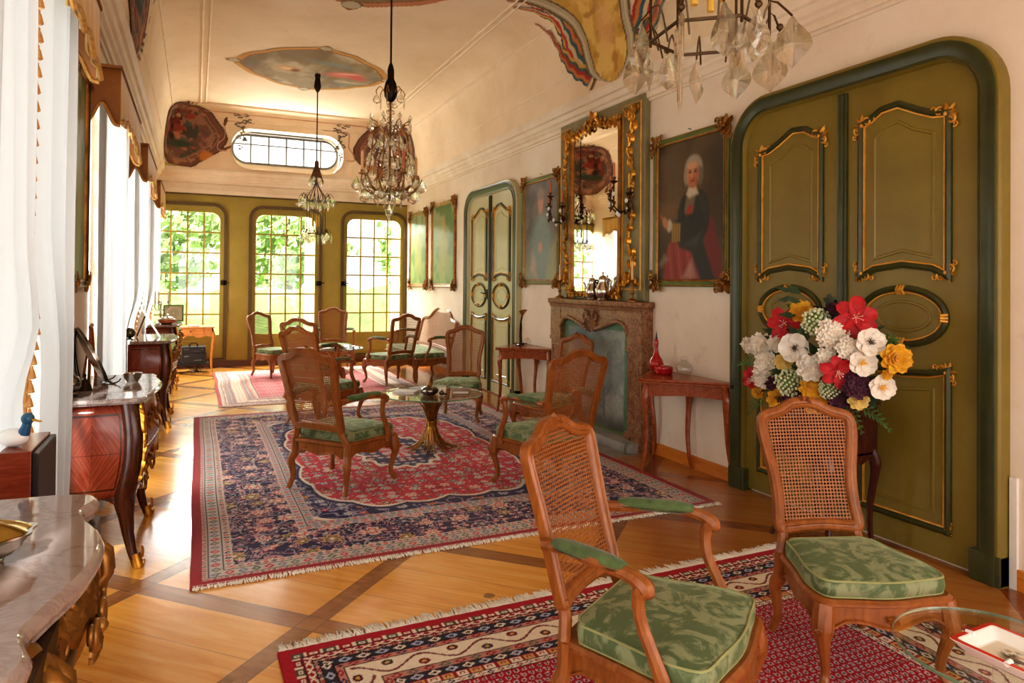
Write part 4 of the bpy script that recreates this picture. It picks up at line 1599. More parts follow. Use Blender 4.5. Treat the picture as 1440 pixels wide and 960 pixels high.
arm0 = make_seat('cane_armchair', 'arm')
AP = [(1.032, 5.287, 310.2, 1.0, 'cane armchair seen from behind at the near left of the round glass table'),
      (1.293, 7.664, 308.0, 1.0, 'cane armchair at the far left of the round glass table, behind the nearer one'),
      (1.441, 1.894, 212.15, 0.974, 'large foreground cane armchair with green damask cushion and padded arms on the striped rug'),
      (2.429, 4.628, 7.3, 1.0, 'honey coloured cane armchair between the round glass table and the fireplace'),
      (1.447, 9.457, 323.2, 1.0, 'cane armchair with its back to us at the near left of the far glass table'),
      (2.204, 12.160, 172.6, 1.0, 'cane armchair facing us before the end windows behind the far glass table'),
      (2.715, 10.267, 18.8, 1.0, 'cane armchair seen from behind at the right of the far glass table')]
for i, (x, y, rz, sc, lab) in enumerate(AP):
    o = arm0 if i == 0 else copy_tree(arm0)
    o.location = (x, y, 0.026)
    o.rotation_euler = (0, 0, R(rz))
    o.scale = (sc, sc, sc)
    tag(o, lab, 'armchair', 'cane armchairs of the salon')
side0 = make_seat('cane_side_chair', 'side')
SP_ = [(2.4475, 1.962, 160.2, 'cane side chair with green damask cushion in front of the flower arrangement'),
       (2.709, 7.261, 149.2, 'cane side chair right of the round glass table before the far double doors'),
       (3.128, 5.902, 105.0, 'cane side chair beside the fireplace, half hidden by the honey coloured armchair'),
       (1.169, 11.704, 215.0, 'cane side chair before the middle end window, leftmost of the far group')]
for i, (x, y, rz, lab) in enumerate(SP_):
    o = side0 if i == 0 else copy_tree(side0)
    o.location = (x, y, 0.026)
    o.rotation_euler = (0, 0, R(rz))
    o.scale = (1, 1, 1) if i else (0.983, 0.983, 0.983)
    tag(o, lab, 'chair', 'cane side chairs of the salon')
s = make_seat('cane_settee', 'sofa')
s.location = (3.38, 11.15, 0)
s.rotation_euler = (0, 0, PI / 2)
tag(s, 'long cane settee with arched back and green seat cushion against the right wall', 'settee')


# ---------------------------------------------------------------- glass tables on wheat sheaf bases
def sheaf_table(name, label, loc, rt, h, rb, rtop, waist, n, seed, mat):
    t = thing(name, label, 'table', loc)
    rnd = random.Random(seed)
    m = M()
    for i in range(n):
        a = 2 * PI * i / n + rnd.uniform(-0.1, 0.1)
        k = rnd.uniform(0.55, 1.0)
        kb = rnd.uniform(0.5, 1.0)
        w = waist * rnd.uniform(0.5, 1)
        p = [(rb * kb * cos(a), rb * kb * sin(a), 0.004), (rb * 0.62 * kb * cos(a), rb * 0.62 * kb * sin(a), 0.03 + 0.03 * (1 - kb)), (waist * 1.9 * cos(a), waist * 1.9 * sin(a), h * 0.22),
             (w * cos(a), w * sin(a), h * 0.45), (w * 1.05 * cos(a), w * 1.05 * sin(a), h * 0.55), (rtop * 0.5 * k * cos(a), rtop * 0.5 * k * sin(a), h * 0.8), (rtop * k * cos(a), rtop * k * sin(a), h - 0.008)]
        m.tube(spline(p, 4), [0.003] * 3 + [0.005] * 20 + [0.004] * 2, 6)
    obj('wheat_sheaf', m, mat, t, smooth=60)
    m = M()
    for z in (-0.02, -0.008, 0.004, 0.016):
        m.tube([(waist * 1.12 * cos(a), waist * 1.12 * sin(a), h * 0.48 + z + 0.004 * sin(a)) for a in np.linspace(0, 2 * PI, 24, endpoint=False)], 0.0075, 6, True)
    m.tube(spline([(waist, 0, h * 0.5), (waist * 1.6, 0.01, h * 0.52), (waist * 1.9, 0.01, h * 0.44), (waist * 1.75, 0.01, h * 0.40)], 4), 0.003, 5)
    obj('binding', m, mat, t, smooth=60)
    g = MT['tabletop_glass']
    m = M().lathe([(0.001, h), (rt - 0.003, h), (rt, h + 0.003), (rt, h + 0.009), (rt - 0.003, h + 0.012), (0.001, h + 0.012)], 72)
    obj('glass_top', m, g, t, smooth=30)
    m = M().lathe([(rt - 0.001, h + 0.001), (rt + 0.0008, h + 0.003), (rt + 0.0008, h + 0.009), (rt - 0.001, h + 0.011)], 72)
    m.f = m.f[:-2]
    obj('glass_edge', m, MT['glassedge'], t, smooth=60)
    return t


q = N('green glass edge')
q.set(Base_Color=rgb(110, 150, 128), Roughness=0.08)
q.b.inputs['Transmission Weight'].default_value = 0.5
MT['glassedge'] = q.m
TZ = 0.0125
sheaf_table('round_glass_table', 'round glass table on a gilt wheat sheaf base in the middle of the Persian rug', (2.0, 6.08, TZ), 0.465, 0.505, 0.27, 0.19, 0.042, 44, 4, MT['brass'])
sheaf_table('far_glass_table', 'round glass table in the far seating group before the end windows', (2.03, 11.0, TZ), 0.42, 0.48, 0.2, 0.24, 0.04, 26, 8, MT['brass'])
t = thing('small_glass_table', 'small round glass table at the bottom right corner holding the ashtray', 'table', (2.126, 1.215, TZ))
m = M().lathe([(0.001, 0.475), (0.267, 0.475), (0.27, 0.478), (0.27, 0.484), (0.267, 0.487), (0.001, 0.487)], 72)
obj('glass_top', m, MT['tabletop_glass'], t, smooth=30)
m = M().lathe([(0.2695, 0.476), (0.2708, 0.478), (0.2708, 0.484), (0.2695, 0.486)], 72)
m.f = m.f[:-2]
obj('glass_edge', m, MT['glassedge'], t, smooth=60)
m = M().lathe([(0.11, 0.0), (0.11, 0.012), (0.03, 0.03), (0.016, 0.06), (0.016, 0.44), (0.05, 0.474)], 24)
obj('pedestal', m, MT['clear'], t)

# ================================================================ right wall
mpR = lambda y0: (lambda s, z, d: (XR - d, y0 - s, z))    # s runs to the right along the wall as one faces it


def cab_leg(m, top, foot, h, out, r0=0.026):
    """long cabriole leg; out = unit direction in which the knee swells"""
    ox, oy = out
    p = spline([(top[0], top[1], h), (top[0] + ox * 0.03, top[1] + oy * 0.03, h * 0.86), (top[0] + ox * 0.028, top[1] + oy * 0.028, h * 0.72),
                ((top[0] + foot[0]) / 2 - ox * 0.012, (top[1] + foot[1]) / 2 - oy * 0.012, h * 0.4), (foot[0] - ox * 0.022, foot[1] - oy * 0.022, h * 0.14), (foot[0], foot[1], 0.012), (foot[0] + ox * 0.006, foot[1] + oy * 0.006, 0)], 5)
    n = len(p)
    m.tube(p, [r0 * (1.0 + 0.25 * max(0, 1 - abs(i / n - 0.2) * 6)) * (1 - 0.52 * min(1, max(0, (i / n - 0.2) / 0.6))) * (1 if i < n - 4 else 1.15) for i in range(n)], 8)


def corner_table(name, label, cy, half, apex, h):
    t = thing(name, label, 'table', (XR, cy, 0), 0, 'triangular card tables')
    tri = lambda k: [(-0.02, -half - k), (-0.02, half + k), (-0.045, half + k), (-apex - k, 0.04), (-apex - k, -0.04), (-0.045, -half - k)]
    m = M()
    m.mould([(x, y) for x, y in tri(0.0)], [(0.0, h - 0.036), (0.0, h - 0.02), (0.003, h - 0.019), (0.003, h - 0.017), (0.0, h - 0.016), (0.0, h - 0.003), (0.004, h), (0.2, h)], True)
    m.v, m.f = [], []
    for z0, z1 in ((h - 0.036, h - 0.019), (h - 0.017, h)):
        m.plate(tri(0.0), (), lambda x, y, d: (x, y, z0 + d), z1 - z0)
    obj('table_top', m, MT['tablewood'], t, smooth=0, bevel=0.004)
    m = M()
    ap = tri(-0.05)
    inner = tri(-0.075)
    for (x0, y0), (x1, y1) in zip(ap, ap[1:] + ap[:1]):
        n = 16
        vs, fs = [], []
        L = math.hypot(x1 - x0, y1 - y0)
        for i in range(n + 1):
            w = i / n
            x, y = x0 + (x1 - x0) * w, y0 + (y1 - y0) * w
            nx, ny = -(y1 - y0) / L * 0.018, (x1 - x0) / L * 0.018
            zb = h - 0.145 + 0.02 * sin(PI * w) * (1 if L > 0.3 else 0)
            vs += [(x, y, h - 0.037), (x, y, zb), (x + nx, y + ny, zb), (x + nx, y + ny, h - 0.037)]
        for i in range(n):
            for k in range(4):
                fs.append((4 * i + k, 4 * i + (k + 1) % 4, 4 * i + 4 + (k + 1) % 4, 4 * i + 4 + k))
        fs += [(0, 1, 2, 3), (4 * n + 3, 4 * n + 2, 4 * n + 1, 4 * n)]
        m.add(vs, fs)
    obj('apron', m, MT['tablewood'], t, smooth=30)
    for top, foot, out in (((-apex + 0.075, 0), (-apex + 0.01, 0), (-1, 0)), ((-0.085, half - 0.07), (-0.04, half - 0.01), (-0.2, 0.98)), ((-0.085, -half + 0.07), (-0.05, -half + 0.01), (-0.2, -0.98)), ((-0.07, 0.02), (-0.03, 0.0), (1, 0))):
        m = M()
        cab_leg(m, top, foot, h - 0.04, out)
        obj('leg', m, MT['tablewood'], t)
    for sg in (-1, 1):
        m = M().box(-0.10, -0.05, sg * (half - 0.02) - 0.05, sg * (half - 0.02) + 0.02 * sg, h - 0.034, h - 0.006)
        obj('hinge', m, MT['iron'], t, smooth=0, bevel=0.003)
    return t


corner_table('card_table', 'triangular cherry card table holding the red vase between the fireplace and the olive doors', 4.625, 0.53, 0.55, 0.785)
corner_table('card_table', 'triangular cherry card table holding the flower sculpture, between the far doors and the fireplace', 7.5, 0.46, 0.58, 0.785)

# fireplace ------------------------------------------------------
FY0, FY1 = 6.98, 5.2          # left and right ends
FW = FY0 - FY1
t = thing('fireplace', 'brown veined marble fireplace with curved lintel and carved shell below the tall mirror', 'fireplace', (XR, FY0, 0))
mp = lambda s, z, d: (-d, -s, z)
MB_ = MT['marble_brown']
for s0, s1 in ((0.0, 0.25), (FW - 0.25, FW)):
    m = M()
    for a, b, z0, z1, d in ((0, 0, 0.0, 0.16, 0.155), (0.012, 0.012, 0.16, 0.92, 0.125), (0.0, 0.0, 0.92, 0.965, 0.14), (0.008, 0.008, 0.965, 1.27, 0.135)):
        m.box(-d, 0, -(s1 - b), -(s0 + a), z0, z1)
    m.mould([(s0 + 0.06, 0.24), (s1 - 0.06, 0.24), (s1 - 0.06, 0.86), (s0 + 0.06, 0.86)], [(-0.012, 0.124), (-0.006, 0.136), (0.006, 0.136), (0.012, 0.124)], True, mp)
    scroll(m, ((s0 + s1) / 2, 0.10), 0.05, 0, 1.3, mp, 1, 0.3, 0.155)
    obj('jamb', m, MB_, t, smooth=30, bevel=0.006)
m = M()
op = spline([(0.25, 1.06), (0.30, 1.14), (0.42, 1.165), (0.58, 1.13), (0.74, 1.085), (FW / 2, 1.06), (FW - 0.74, 1.085), (FW - 0.58, 1.13), (FW - 0.42, 1.165), (FW - 0.30, 1.14), (FW - 0.25, 1.06)], 5)
poly = op + [(FW - 0.0, 1.06), (FW, 1.3), (0, 1.3), (0, 1.06)]
m.plate([(p[0], p[1]) for p in poly], (), lambda s, z, d: mp(s, z, d + 0.102), 0.026)
m.box(-0.11, 0.0, -(FW - 0.01), -0.01, 1.2, 1.295)
m.mould(op, [(0, 0.12), (0, 0.138), (0.014, 0.15), (0.032, 0.15), (0.04, 0.138), (0.045, 0.12)], False, mp)
obj('lintel', m, MB_, t, smooth=30)
m = M()
for k in range(9):
    a = -PI / 2 + (k - 4) * 0.36
    leaf(m, (FW / 2, 1.2), 0.15, a, 0.32, lambda x, y, d: mp(x, y, d + 0.135), 0.03, 0.0)
for sg in (-1, 1):
    scroll(m, (FW / 2 + sg * 0.1, 1.22), 0.055, PI / 2, 1.3, mp, sg, 0.28, 0.15)
m.ball(mp(FW / 2, 1.2, 0.15), 0.035, 8)
obj('carved_shell', m, MB_, t, smooth=40)
sh = spline([(-0.015, 0.0), (-0.015, 0.15), (0.06, 0.165), (0.25, 0.16), (0.45, 0.17), (FW / 2 - 0.15, 0.20), (FW / 2, 0.208), (FW / 2 + 0.15, 0.20), (FW - 0.45, 0.17), (FW - 0.25, 0.16), (FW - 0.06, 0.165), (FW + 0.015, 0.15), (FW + 0.015, 0.0)], 4)
m = M()
vs, fs = [], []
lv = [(-0.03, 1.29), (-0.02, 1.31), (-0.018, 1.325), (0.0, 1.335), (0.004, 1.35), (0.004, 1.375), (-0.006, 1.385)]
for off, z in lv:
    vs += [(-(d + off if d > 0.01 else 0.0), -(s + (off if s > FW / 2 else -off) * (1 if d < 0.16 else 0)), z) for s, d in sh]
k = len(sh)
for j in range(len(lv) - 1):
    fs += [(j * k + i, j * k + (i + 1) % k, (j + 1) * k + (i + 1) % k, (j + 1) * k + i) for i in range(k)]
fs += [tuple(range(k))[::-1], tuple((len(lv) - 1) * k + i for i in range(k))]
m.add(vs, fs)
obj('mantel_shelf', m, MB_, t, smooth=30)
m = M().box(-0.06, 0.0, -(FW - 0.25), -0.25, 0.0, 1.25)
obj('firebox', m, MT['iron'], t, smooth=0)
m = M()
hc = spline([(0.02, 0.0), (0.02, 0.2), (0.08, 0.26), (0.2, 0.275), (FW - 0.2, 0.275), (FW - 0.08, 0.26), (FW - 0.02, 0.2), (FW - 0.02, 0.0)], 4)
lv = [(0.0, 0.0), (0.01, 0.03), (0.006, 0.06), (-0.012, 0.085), (-0.05, 0.092)]
vs, fs = [], []
k = len(hc)
for off, z in lv:
    vs += [(-(d + off if d > 0.01 else 0.0), -s, z) for s, d in hc]
for j in range(len(lv) - 1):
    fs += [(j * k + i, j * k + (i + 1) % k, (j + 1) * k + (i + 1) % k, (j + 1) * k + i) for i in range(k)]
fs += [tuple(range(k))[::-1], tuple((len(lv) - 1) * k + i for i in range(k))]
m.add(vs, fs)
obj('hearth_curb', m, MT['stone'], t, smooth=40)
obj('hearth_slab', M().box(-0.46, -0.2, -FW - 0.02, 0.02, 0.0, 0.006), MT['stone'], t, smooth=0)


def paint_plane(name, y0, y1, z0, z1, x, fn, mat, parent, nx=140, nz=180, fullmap=None):
    """painted canvas: a fine grid with its colours on the points; u to the right, v up"""
    U, V = np.meshgrid(np.linspace(0, 1, nx + 1), np.linspace(0, 1, nz + 1))
    col = fn(U, V)
    m = M()
    if fullmap:
        m.grid(fullmap, nx, nz)
    else:
        m.grid(lambda u, v: (x, y0 + (y1 - y0) * u, z0 + (z1 - z0) * v), nx, nz)
    return obj(name, m, mat, parent, recalc=False, smooth=60, col=np.clip(col, 0, 1).reshape(-1, 3))


def el(U, V, cx, cy, rx, ry, rot=0.0, soft=0.25):
    c, s = cos(rot), sin(rot)
    dx, dy = U - cx, V - cy
    d = np.hypot((c * dx + s * dy) / rx, (-s * dx + c * dy) / ry)
    return 1 - sst(1 - soft, 1 + soft, d)


def poly_m(U, V, pts, soft=0.006):
    """soft polygon mask"""
    ins = np.zeros(U.shape, bool)
    dist = np.full(U.shape, 9.0)
    n = len(pts)
    for i in range(n):
        x1, y1 = pts[i]
        x2, y2 = pts[i - 1]
        if y1 != y2:
            cnd = ((y1 > V) != (y2 > V)) & (U < (x2 - x1) * (V - y1) / (y2 - y1) + x1)
            ins ^= cnd
        dx, dy = x2 - x1, y2 - y1
        tt = np.clip(((U - x1) * dx + (V - y1) * dy) / (dx * dx + dy * dy + 1e-9), 0, 1)
        dist = np.minimum(dist, np.hypot(U - x1 - tt * dx, V - y1 - tt * dy))
    return np.clip(0.5 + np.where(ins, dist, -dist) / (2 * soft), 0, 1)


def screen_paint(U, V):
    n = fbm(U * 5, V * 5, 3, 5)
    c = np.zeros(U.shape + (3,)) + LN(158, 160, 152)
    c = blend(c, sst(0.45, 0.7, n), LN(132, 138, 134))
    c = blend(c, el(U, V, 0.3, 0.72, 0.16, 0.2, 0, 0.7) * 0.8, LN(84, 100, 112))
    c = blend(c, el(U, V, 0.55, 0.8, 0.25, 0.12, 0.2, 0.8) * 0.5, LN(96, 112, 104))
    for (x0, y0, x1, y1, w) in ((0.66, 0.12, 0.62, 0.55, 0.012), (0.62, 0.55, 0.5, 0.75, 0.008), (0.62, 0.55, 0.72, 0.72, 0.007), (0.66, 0.3, 0.76, 0.42, 0.006)):
        c = blend(c, poly_m(U, V, [(x0 - w, y0), (x0 + w, y0), (x1 + w * .6, y1), (x1 - w * .6, y1)], 0.01) * 0.7, LN(98, 94, 88))
    c = blend(c, sst(0.2, 0.05, V) * 0.75, LN(104, 100, 94))
    c = blend(c, sst(0.16, 0.0, V) * n, LN(70, 66, 62))
    e = np.minimum(np.minimum(U, 1 - U) * 1.1, (1 - V) * 1.0)
    c = blend(c, sst(0.085, 0.07, e), LN(96, 124, 96) * 1.0)
    return c * (0.85 + 0.3 * fbm(U * 40, V * 40, 9, 2))[..., None]


MT['canvas'] = vcol('painted canvas', 0.46, 0, 0.3, 340, 0.4)
MT['canvas_dull'] = vcol('painted cloth', 0.8, 0, 0.3, 260, 0.3)
MT['fresco'] = vcol('fresco paint', 0.85, 0, 0.0, 100, 0.2)
t = thing('fire_screen', 'painted grey green cloth fire screen filling the fireplace opening', 'fire screen', (XR, FY0, 0))


def scr_map(u, v):
    s = 0.258 + (FW - 0.516) * u
    top = 1.175
    return (-0.085 - 0.012 * mnoise.noise((u * 7, v * 5, 2)), -s, 0.093 + (top - 0.093) * v)


paint_plane('cloth', 0, 0, 0, 0, 0, screen_paint, MT['canvas_dull'], t, 110, 100, scr_map)
m = M()
for s0, s1, z0, z1 in ((0.256, 0.276, 0.093, 1.1), (FW - 0.276, FW - 0.256, 0.093, 1.1), (0.256, FW - 0.256, 0.093, 0.115)):
    m.box(-0.09, -0.07, -s1, -s0, z0, z1)
obj('frame', m, MT['framegreen'], t, smooth=0)

# overmantel mirror ---------------------------------------------
MY0, MW, MZ0, MZ1 = 6.9, 1.63, 1.387, 3.37
t = thing('overmantel_mirror', 'tall gilt framed mirror on a green carved panel above the fireplace', 'mirror', (XR, MY0, 0))
obj('back_panel', M().box(-0.06, 0, -MW, 0, MZ0, MZ1), simple('grey green panel paint', rgb(138, 130, 92), rgb(116, 108, 72), 0.45), t, smooth=0, bevel=0.006)
gx0, gx1 = 0.30, MW - 0.42
gz0, gz1 = 1.46, 3.2


def mirror_outline(k):
    x0, x1, z0, z1 = gx0 - k, gx1 + k, gz0 - k, gz1 + k
    cx = (x0 + x1) / 2
    return chaikin([(x0, z0 + 0.06), (x0 + 0.03, z0), (x0 + 0.2, z0 + 0.01), (x1 - 0.2, z0 + 0.01), (x1 - 0.03, z0), (x1, z0 + 0.06), (x1, z1 - 0.16), (x1 - 0.01, z1 - 0.06), (x1 - 0.1, z1 - 0.05), (cx + 0.16, z1 - 0.03), (cx, z1 + 0.0), (cx - 0.16, z1 - 0.03), (x0 + 0.1, z1 - 0.05), (x0 + 0.01, z1 - 0.06), (x0, z1 - 0.16)], 2)


m = M()
m.plate(mirror_outline(0.01), (), mp, 0.0)
m.v = [(x - 0.064, y, z) for x, y, z in m.v]
mg = obj('mirror_glass', m, MT['mirror'], t, smooth=0)
m = M()
m.mould(mirror_outline(0), [(-0.055, 0.058), (-0.05, 0.085), (-0.03, 0.1), (-0.01, 0.09), (0.0, 0.075), (0.006, 0.062)], True, mp)
obj('gilt_frame', m, MT['gilt_old'], t, smooth=35)
m = M()
cx = (gx0 + gx1) / 2
ornament(m, (cx, gz1 + 0.02), 0.15, PI / 2, mp, 0.09, 1)
for sg in (-1, 1):
    for i in range(5):
        x = cx + sg * (0.12 + i * 0.085)
        leaf(m, (x, gz1 + 0.015 - 0.012 * i), 0.075, (0 if sg > 0 else PI) - sg * 0.2, 0.5, lambda a, b, d: mp(a, b, d + 0.085), 0.03, -sg * 0.9)
        scroll(m, (x + sg * 0.03, gz1 + 0.035 - 0.012 * i), 0.022, PI / 2, 1.2, mp, -sg, 0.3, 0.1)
    ornament(m, (cx + sg * (gx1 - gx0) / 2, gz1 - 0.04), 0.08, PI / 2 - sg * 0.7, mp, 0.09, 2)
obj('gilt_cresting', m, MT['gilt'], t, smooth=40)
m = M()
ornament(m, (cx, gz0 + 0.0), 0.12, PI / 2, mp, 0.09, 5)
for sg in (-1, 1):
    ornament(m, (cx + sg * ((gx1 - gx0) / 2 + 0.01), gz0 - 0.0), 0.09, -PI / 2 + sg * 0.7, mp, 0.09, 4)
for sg in (-1, 1):
    for i in range(4):
        scroll(m, (cx + sg * (0.14 + i * 0.08), gz0 - 0.015), 0.025, 0, 1.2, mp, sg, 0.32, 0.1)
        leaf(m, (cx + sg * (0.10 + i * 0.08), gz0 - 0.02), 0.1, (0 if sg > 0 else PI) + sg * 0.3, 0.45, lambda a, b, d: mp(a, b, d + 0.085), 0.03)
obj('gilt_base_carving', m, MT['gilt'], t, smooth=40)
m = M()
for x, w in ((0.14, 0.11), (MW - 0.21, 0.15)):
    m.mould([(x - w, 1.5), (x + w, 1.5), (x + w, 3.28), (x - w, 3.28)], [(-0.008, 0.058), (-0.004, 0.07), (0.004, 0.07), (0.008, 0.058)], True, mp)
obj('panel_line', m, MT['gilt_paint'], t, smooth=30)
for x, w in ((0.14, 0.10), (MW - 0.21, 0.13)):
    m = M()
    foliage_drop(m, (x, 3.24), 0.72, w, mp, -PI / 2, 0.06, 3)
    ornament(m, (x, 3.2), w * 0.8, -PI / 2, mp, 0.065, 7)
    obj('carved_foliage', m, MT['gilt'], t, smooth=40)
    m = M()
    foliage_drop(m, (x, 1.56), 0.62, w, mp, PI / 2, 0.06, 5)
    ornament(m, (x, 1.58), w * 0.9, PI / 2, mp, 0.065, 9)
    obj('carved_foliage', m, MT['gilt'], t, smooth=40)

# sconces ---------------------------------------------------------


def sconce(name, label, y, z, seed, cmats):
    rnd = random.Random(seed)
    t = thing(name, label, 'candle sconce', (XR - 0.062, y, z), 0, 'candle sconces beside the mirror')
    m = M()
    lm = lambda a, b, d: (-d, -a, b)
    foliage_drop(m, (0, 0.2), 0.5, 0.075, lm, -PI / 2, 0.004, seed)
    for sc_ in ((0.02, 0.05, 0.05), (-0.02, -0.06, 0.045), (0.0, -0.16, 0.035)):
        scroll(m, sc_[:2], sc_[2], PI / 2, 1.4, lm, 1 if sc_[0] >= 0 else -1, 0.22, 0.015)
    obj('backplate', m, MT['gilt_old'], t, smooth=40)
    for i, (a, b, d) in enumerate(((-0.15, 0.10, 0.14), (0.0, 0.2, 0.2), (0.15, 0.08, 0.13))):
        m = M()
        pts = spline([lm(0, -0.04, 0.01), lm(a * 0.4, -0.12, d * 0.5), lm(a * 0.85, -0.08, d * 0.95), lm(a, 0.0, d), lm(a, b - 0.05, d)], 5)
        m.tube(pts, 0.0075, 6)
        for k in range(3, len(pts), 4):
            c = pts[k]
            for j in range(2):
                ang = rnd.uniform(0, 6.28)
                leaf(m, (0, 0), 0.05, ang, 0.5, lambda x, y_, dd, c=c: (c[0] - dd, c[1] + x, c[2] + y_), 0.012)
        c = lm(a, b - 0.05, d)
        m.lathe([(0.006, -0.01), (0.02, 0.0), (0.042, 0.012), (0.044, 0.016), (0.014, 0.02), (0.012, 0.03), (0.02, 0.045), (0.02, 0.055), (0.012, 0.055)], 12, c)
        arm = obj('arm', m, MT['bronze'], t, smooth=40)
        m = M().lathe([(0.011, 0), (0.0112, 0.13), (0.008, 0.14), (0.002, 0.143)], 10, (c[0], c[1], c[2] + 0.05))
        m.tube([(c[0], c[1], c[2] + 0.19), (c[0], c[1], c[2] + 0.2)], 0.0012, 4)
        obj('candle', m, cmats[i], t)
        for j in range(2):
            q_ = pts[5 + j * 9 + (i % 2) * 2]
            m = M()
            cc = (q_[0] - 0.02, q_[1] + rnd.uniform(-0.02, 0.02), q_[2] + rnd.uniform(-0.03, 0.02))
            for p_ in range(5):
                an = p_ * 2 * PI / 5
                m.ball((cc[0], cc[1] + 0.012 * cos(an), cc[2] + 0.012 * sin(an)), 0.011, 6)
            m.ball((cc[0] - 0.008, cc[1], cc[2]), 0.01, 6)
            obj('porcelain_flower', m, MT['white_porcelain'], t)
    return t


sconce('candle_sconce', 'gilt sconce with three candles left of the mirror', MY0 - 0.14, 2.36, 2, [MT['candle_red']] * 3)
sconce('candle_sconce', 'gilt sconce with three candles right of the mirror, one candle yellow', MY0 - MW + 0.21, 2.36, 5, [MT['candle_red'], MT['candle_red'], MT['candle_yellow']])

# mantel objects ---------------------------------------------------
MS = 1.386


def candlestick(label, x, y):
    t = thing('candlestick', label, 'candlestick', (x, y, MS), 0, 'candlesticks on the mantel')
    obj('stick', M().lathe([(0.001, 0), (0.055, 0), (0.055, 0.01), (0.04, 0.02), (0.016, 0.035), (0.012, 0.06), (0.022, 0.08), (0.012, 0.1), (0.014, 0.14), (0.022, 0.155), (0.012, 0.17), (0.02, 0.2), (0.026, 0.205), (0.012, 0.205)], 16), MT['gilt_old'], t)
    m = M().lathe([(0.011, 0.2), (0.0105, 0.37), (0.003, 0.385)], 10)
    m.tube([(0, 0, 0.385), (0, 0, 0.395)], 0.0012, 4)
    obj('candle', m, MT['candle'], t)


candlestick('turned candlestick with a tall pale candle at the left end of the mantel', XR - 0.122, 6.78)
candlestick('turned candlestick with a tall pale candle at the right end of the mantel', XR - 0.122, 5.37)


def coffee_pot(label, x, y, rz, sc=1.0):
    t = thing('coffee_pot', label, 'coffee pot', (x, y, MS), rz, 'silver coffee pots on the mantel')
    t.scale = (sc, sc, sc)
    b = obj('body', M().lathe([(0.001, 0), (0.05, 0), (0.054, 0.008), (0.044, 0.02), (0.062, 0.045), (0.075, 0.075), (0.07, 0.11), (0.05, 0.15), (0.04, 0.18), (0.043, 0.2), (0.046, 0.203)], 22), MT['silver'], t)
    obj('lid', M().lathe([(0.046, 0.203), (0.042, 0.215), (0.025, 0.232), (0.008, 0.24), (0.007, 0.25), (0.012, 0.258), (0.006, 0.27), (0.001, 0.272)], 18), MT['silver'], t)
    obj('spout', M().tube(spline([(0.06, 0, 0.08), (0.085, 0, 0.11), (0.085, 0, 0.15), (0.105, 0, 0.19)], 5), [0.02, 0.019, 0.018, 0.017, 0.016, 0.015, 0.014, 0.013, 0.0125, 0.012, 0.0115, 0.011, 0.0105, 0.01, 0.01, 0.009], 8), MT['silver'], t)
    obj('handle', M().tube(spline([(-0.045, 0, 0.185), (-0.085, 0, 0.19), (-0.105, 0, 0.15), (-0.095, 0, 0.1), (-0.066, 0, 0.07)], 5), 0.009, 8), MT['black'], t)


coffee_pot('tall silver coffee pot on the mantel, the left one of the pair', XR - 0.155, 6.03, R(120), 0.95)
coffee_pot('tall silver coffee pot on the mantel, the right one of the pair', XR - 0.155, 5.83, R(-70), 1.05)


# pictures ----------------------------------------------------------
def picture(name, label, cat, yl, w, z0, z1, fn, frame_mat, corner=0.11, fw=0.055, canvas='canvas', mp_side=None, nx=120, nz=160, X0=None):
    mpp = mp_side or (lambda s, z, d: (-d, -s, z))
    t = thing(name, label, cat, (XR if X0 is None else X0, yl, 0))
    m = M()
    m.mould([(0, z0), (w, z0), (w, z1), (0, z1)], [(0, 0.004), (-0.002, 0.03), (0.012, 0.042), (0.028, 0.034), (0.032, 0.03), (fw, 0.026), (fw, 0.004)], True, mpp)
    fr = obj('frame', m, frame_mat, t, smooth=25)
    m = M()
    m.mould([(fw - 0.004, z0 + fw - 0.004), (w - fw + 0.004, z0 + fw - 0.004), (w - fw + 0.004, z1 - fw + 0.004), (fw - 0.004, z1 - fw + 0.004)], [(-0.012, 0.026), (-0.008, 0.036), (0.006, 0.03), (0.01, 0.02)], True, mpp)
    m.mould([(0.003, z0 + 0.003), (w - 0.003, z0 + 0.003), (w - 0.003, z1 - 0.003), (0.003, z1 - 0.003)], [(0, 0.03), (0.004, 0.042), (0.01, 0.043), (0.012, 0.04)], True, mpp)
    obj('gilt_edge', m, MT['gilt_old'], t, smooth=25)
    for x, z, a in ((0.03, z0 + 0.03, -PI * 0.75), (w - 0.03, z0 + 0.03, -PI * 0.25), (0.03, z1 - 0.03, PI * 0.75), (w - 0.03, z1 - 0.03, PI * 0.25)):
        m = M()
        ornament(m, (x, z), corner, a, mpp, 0.03, 2)
        ornament(m, (x - 0.4 * corner * cos(a), z - 0.4 * corner * sin(a)), corner * 0.62, a, mpp, 0.05, 3)
        obj('carved_corner', m, MT['gilt_old'], t, smooth=40)
    paint_plane('canvas', 0, 0, 0, 0, 0, fn, MT[canvas], t, nx, nz, lambda u, v: mpp(fw - 0.01 + (w - 2 * fw + 0.02) * u, z0 + fw - 0.01 + (z1 - z0 - 2 * fw + 0.02) * v, 0.02))
    obj('nail', M().tube([mpp(w / 2, z1 + 0.03, 0.0), mpp(w / 2, z1 + 0.035, 0.03)], 0.004, 5), MT['iron'], t)
    return t


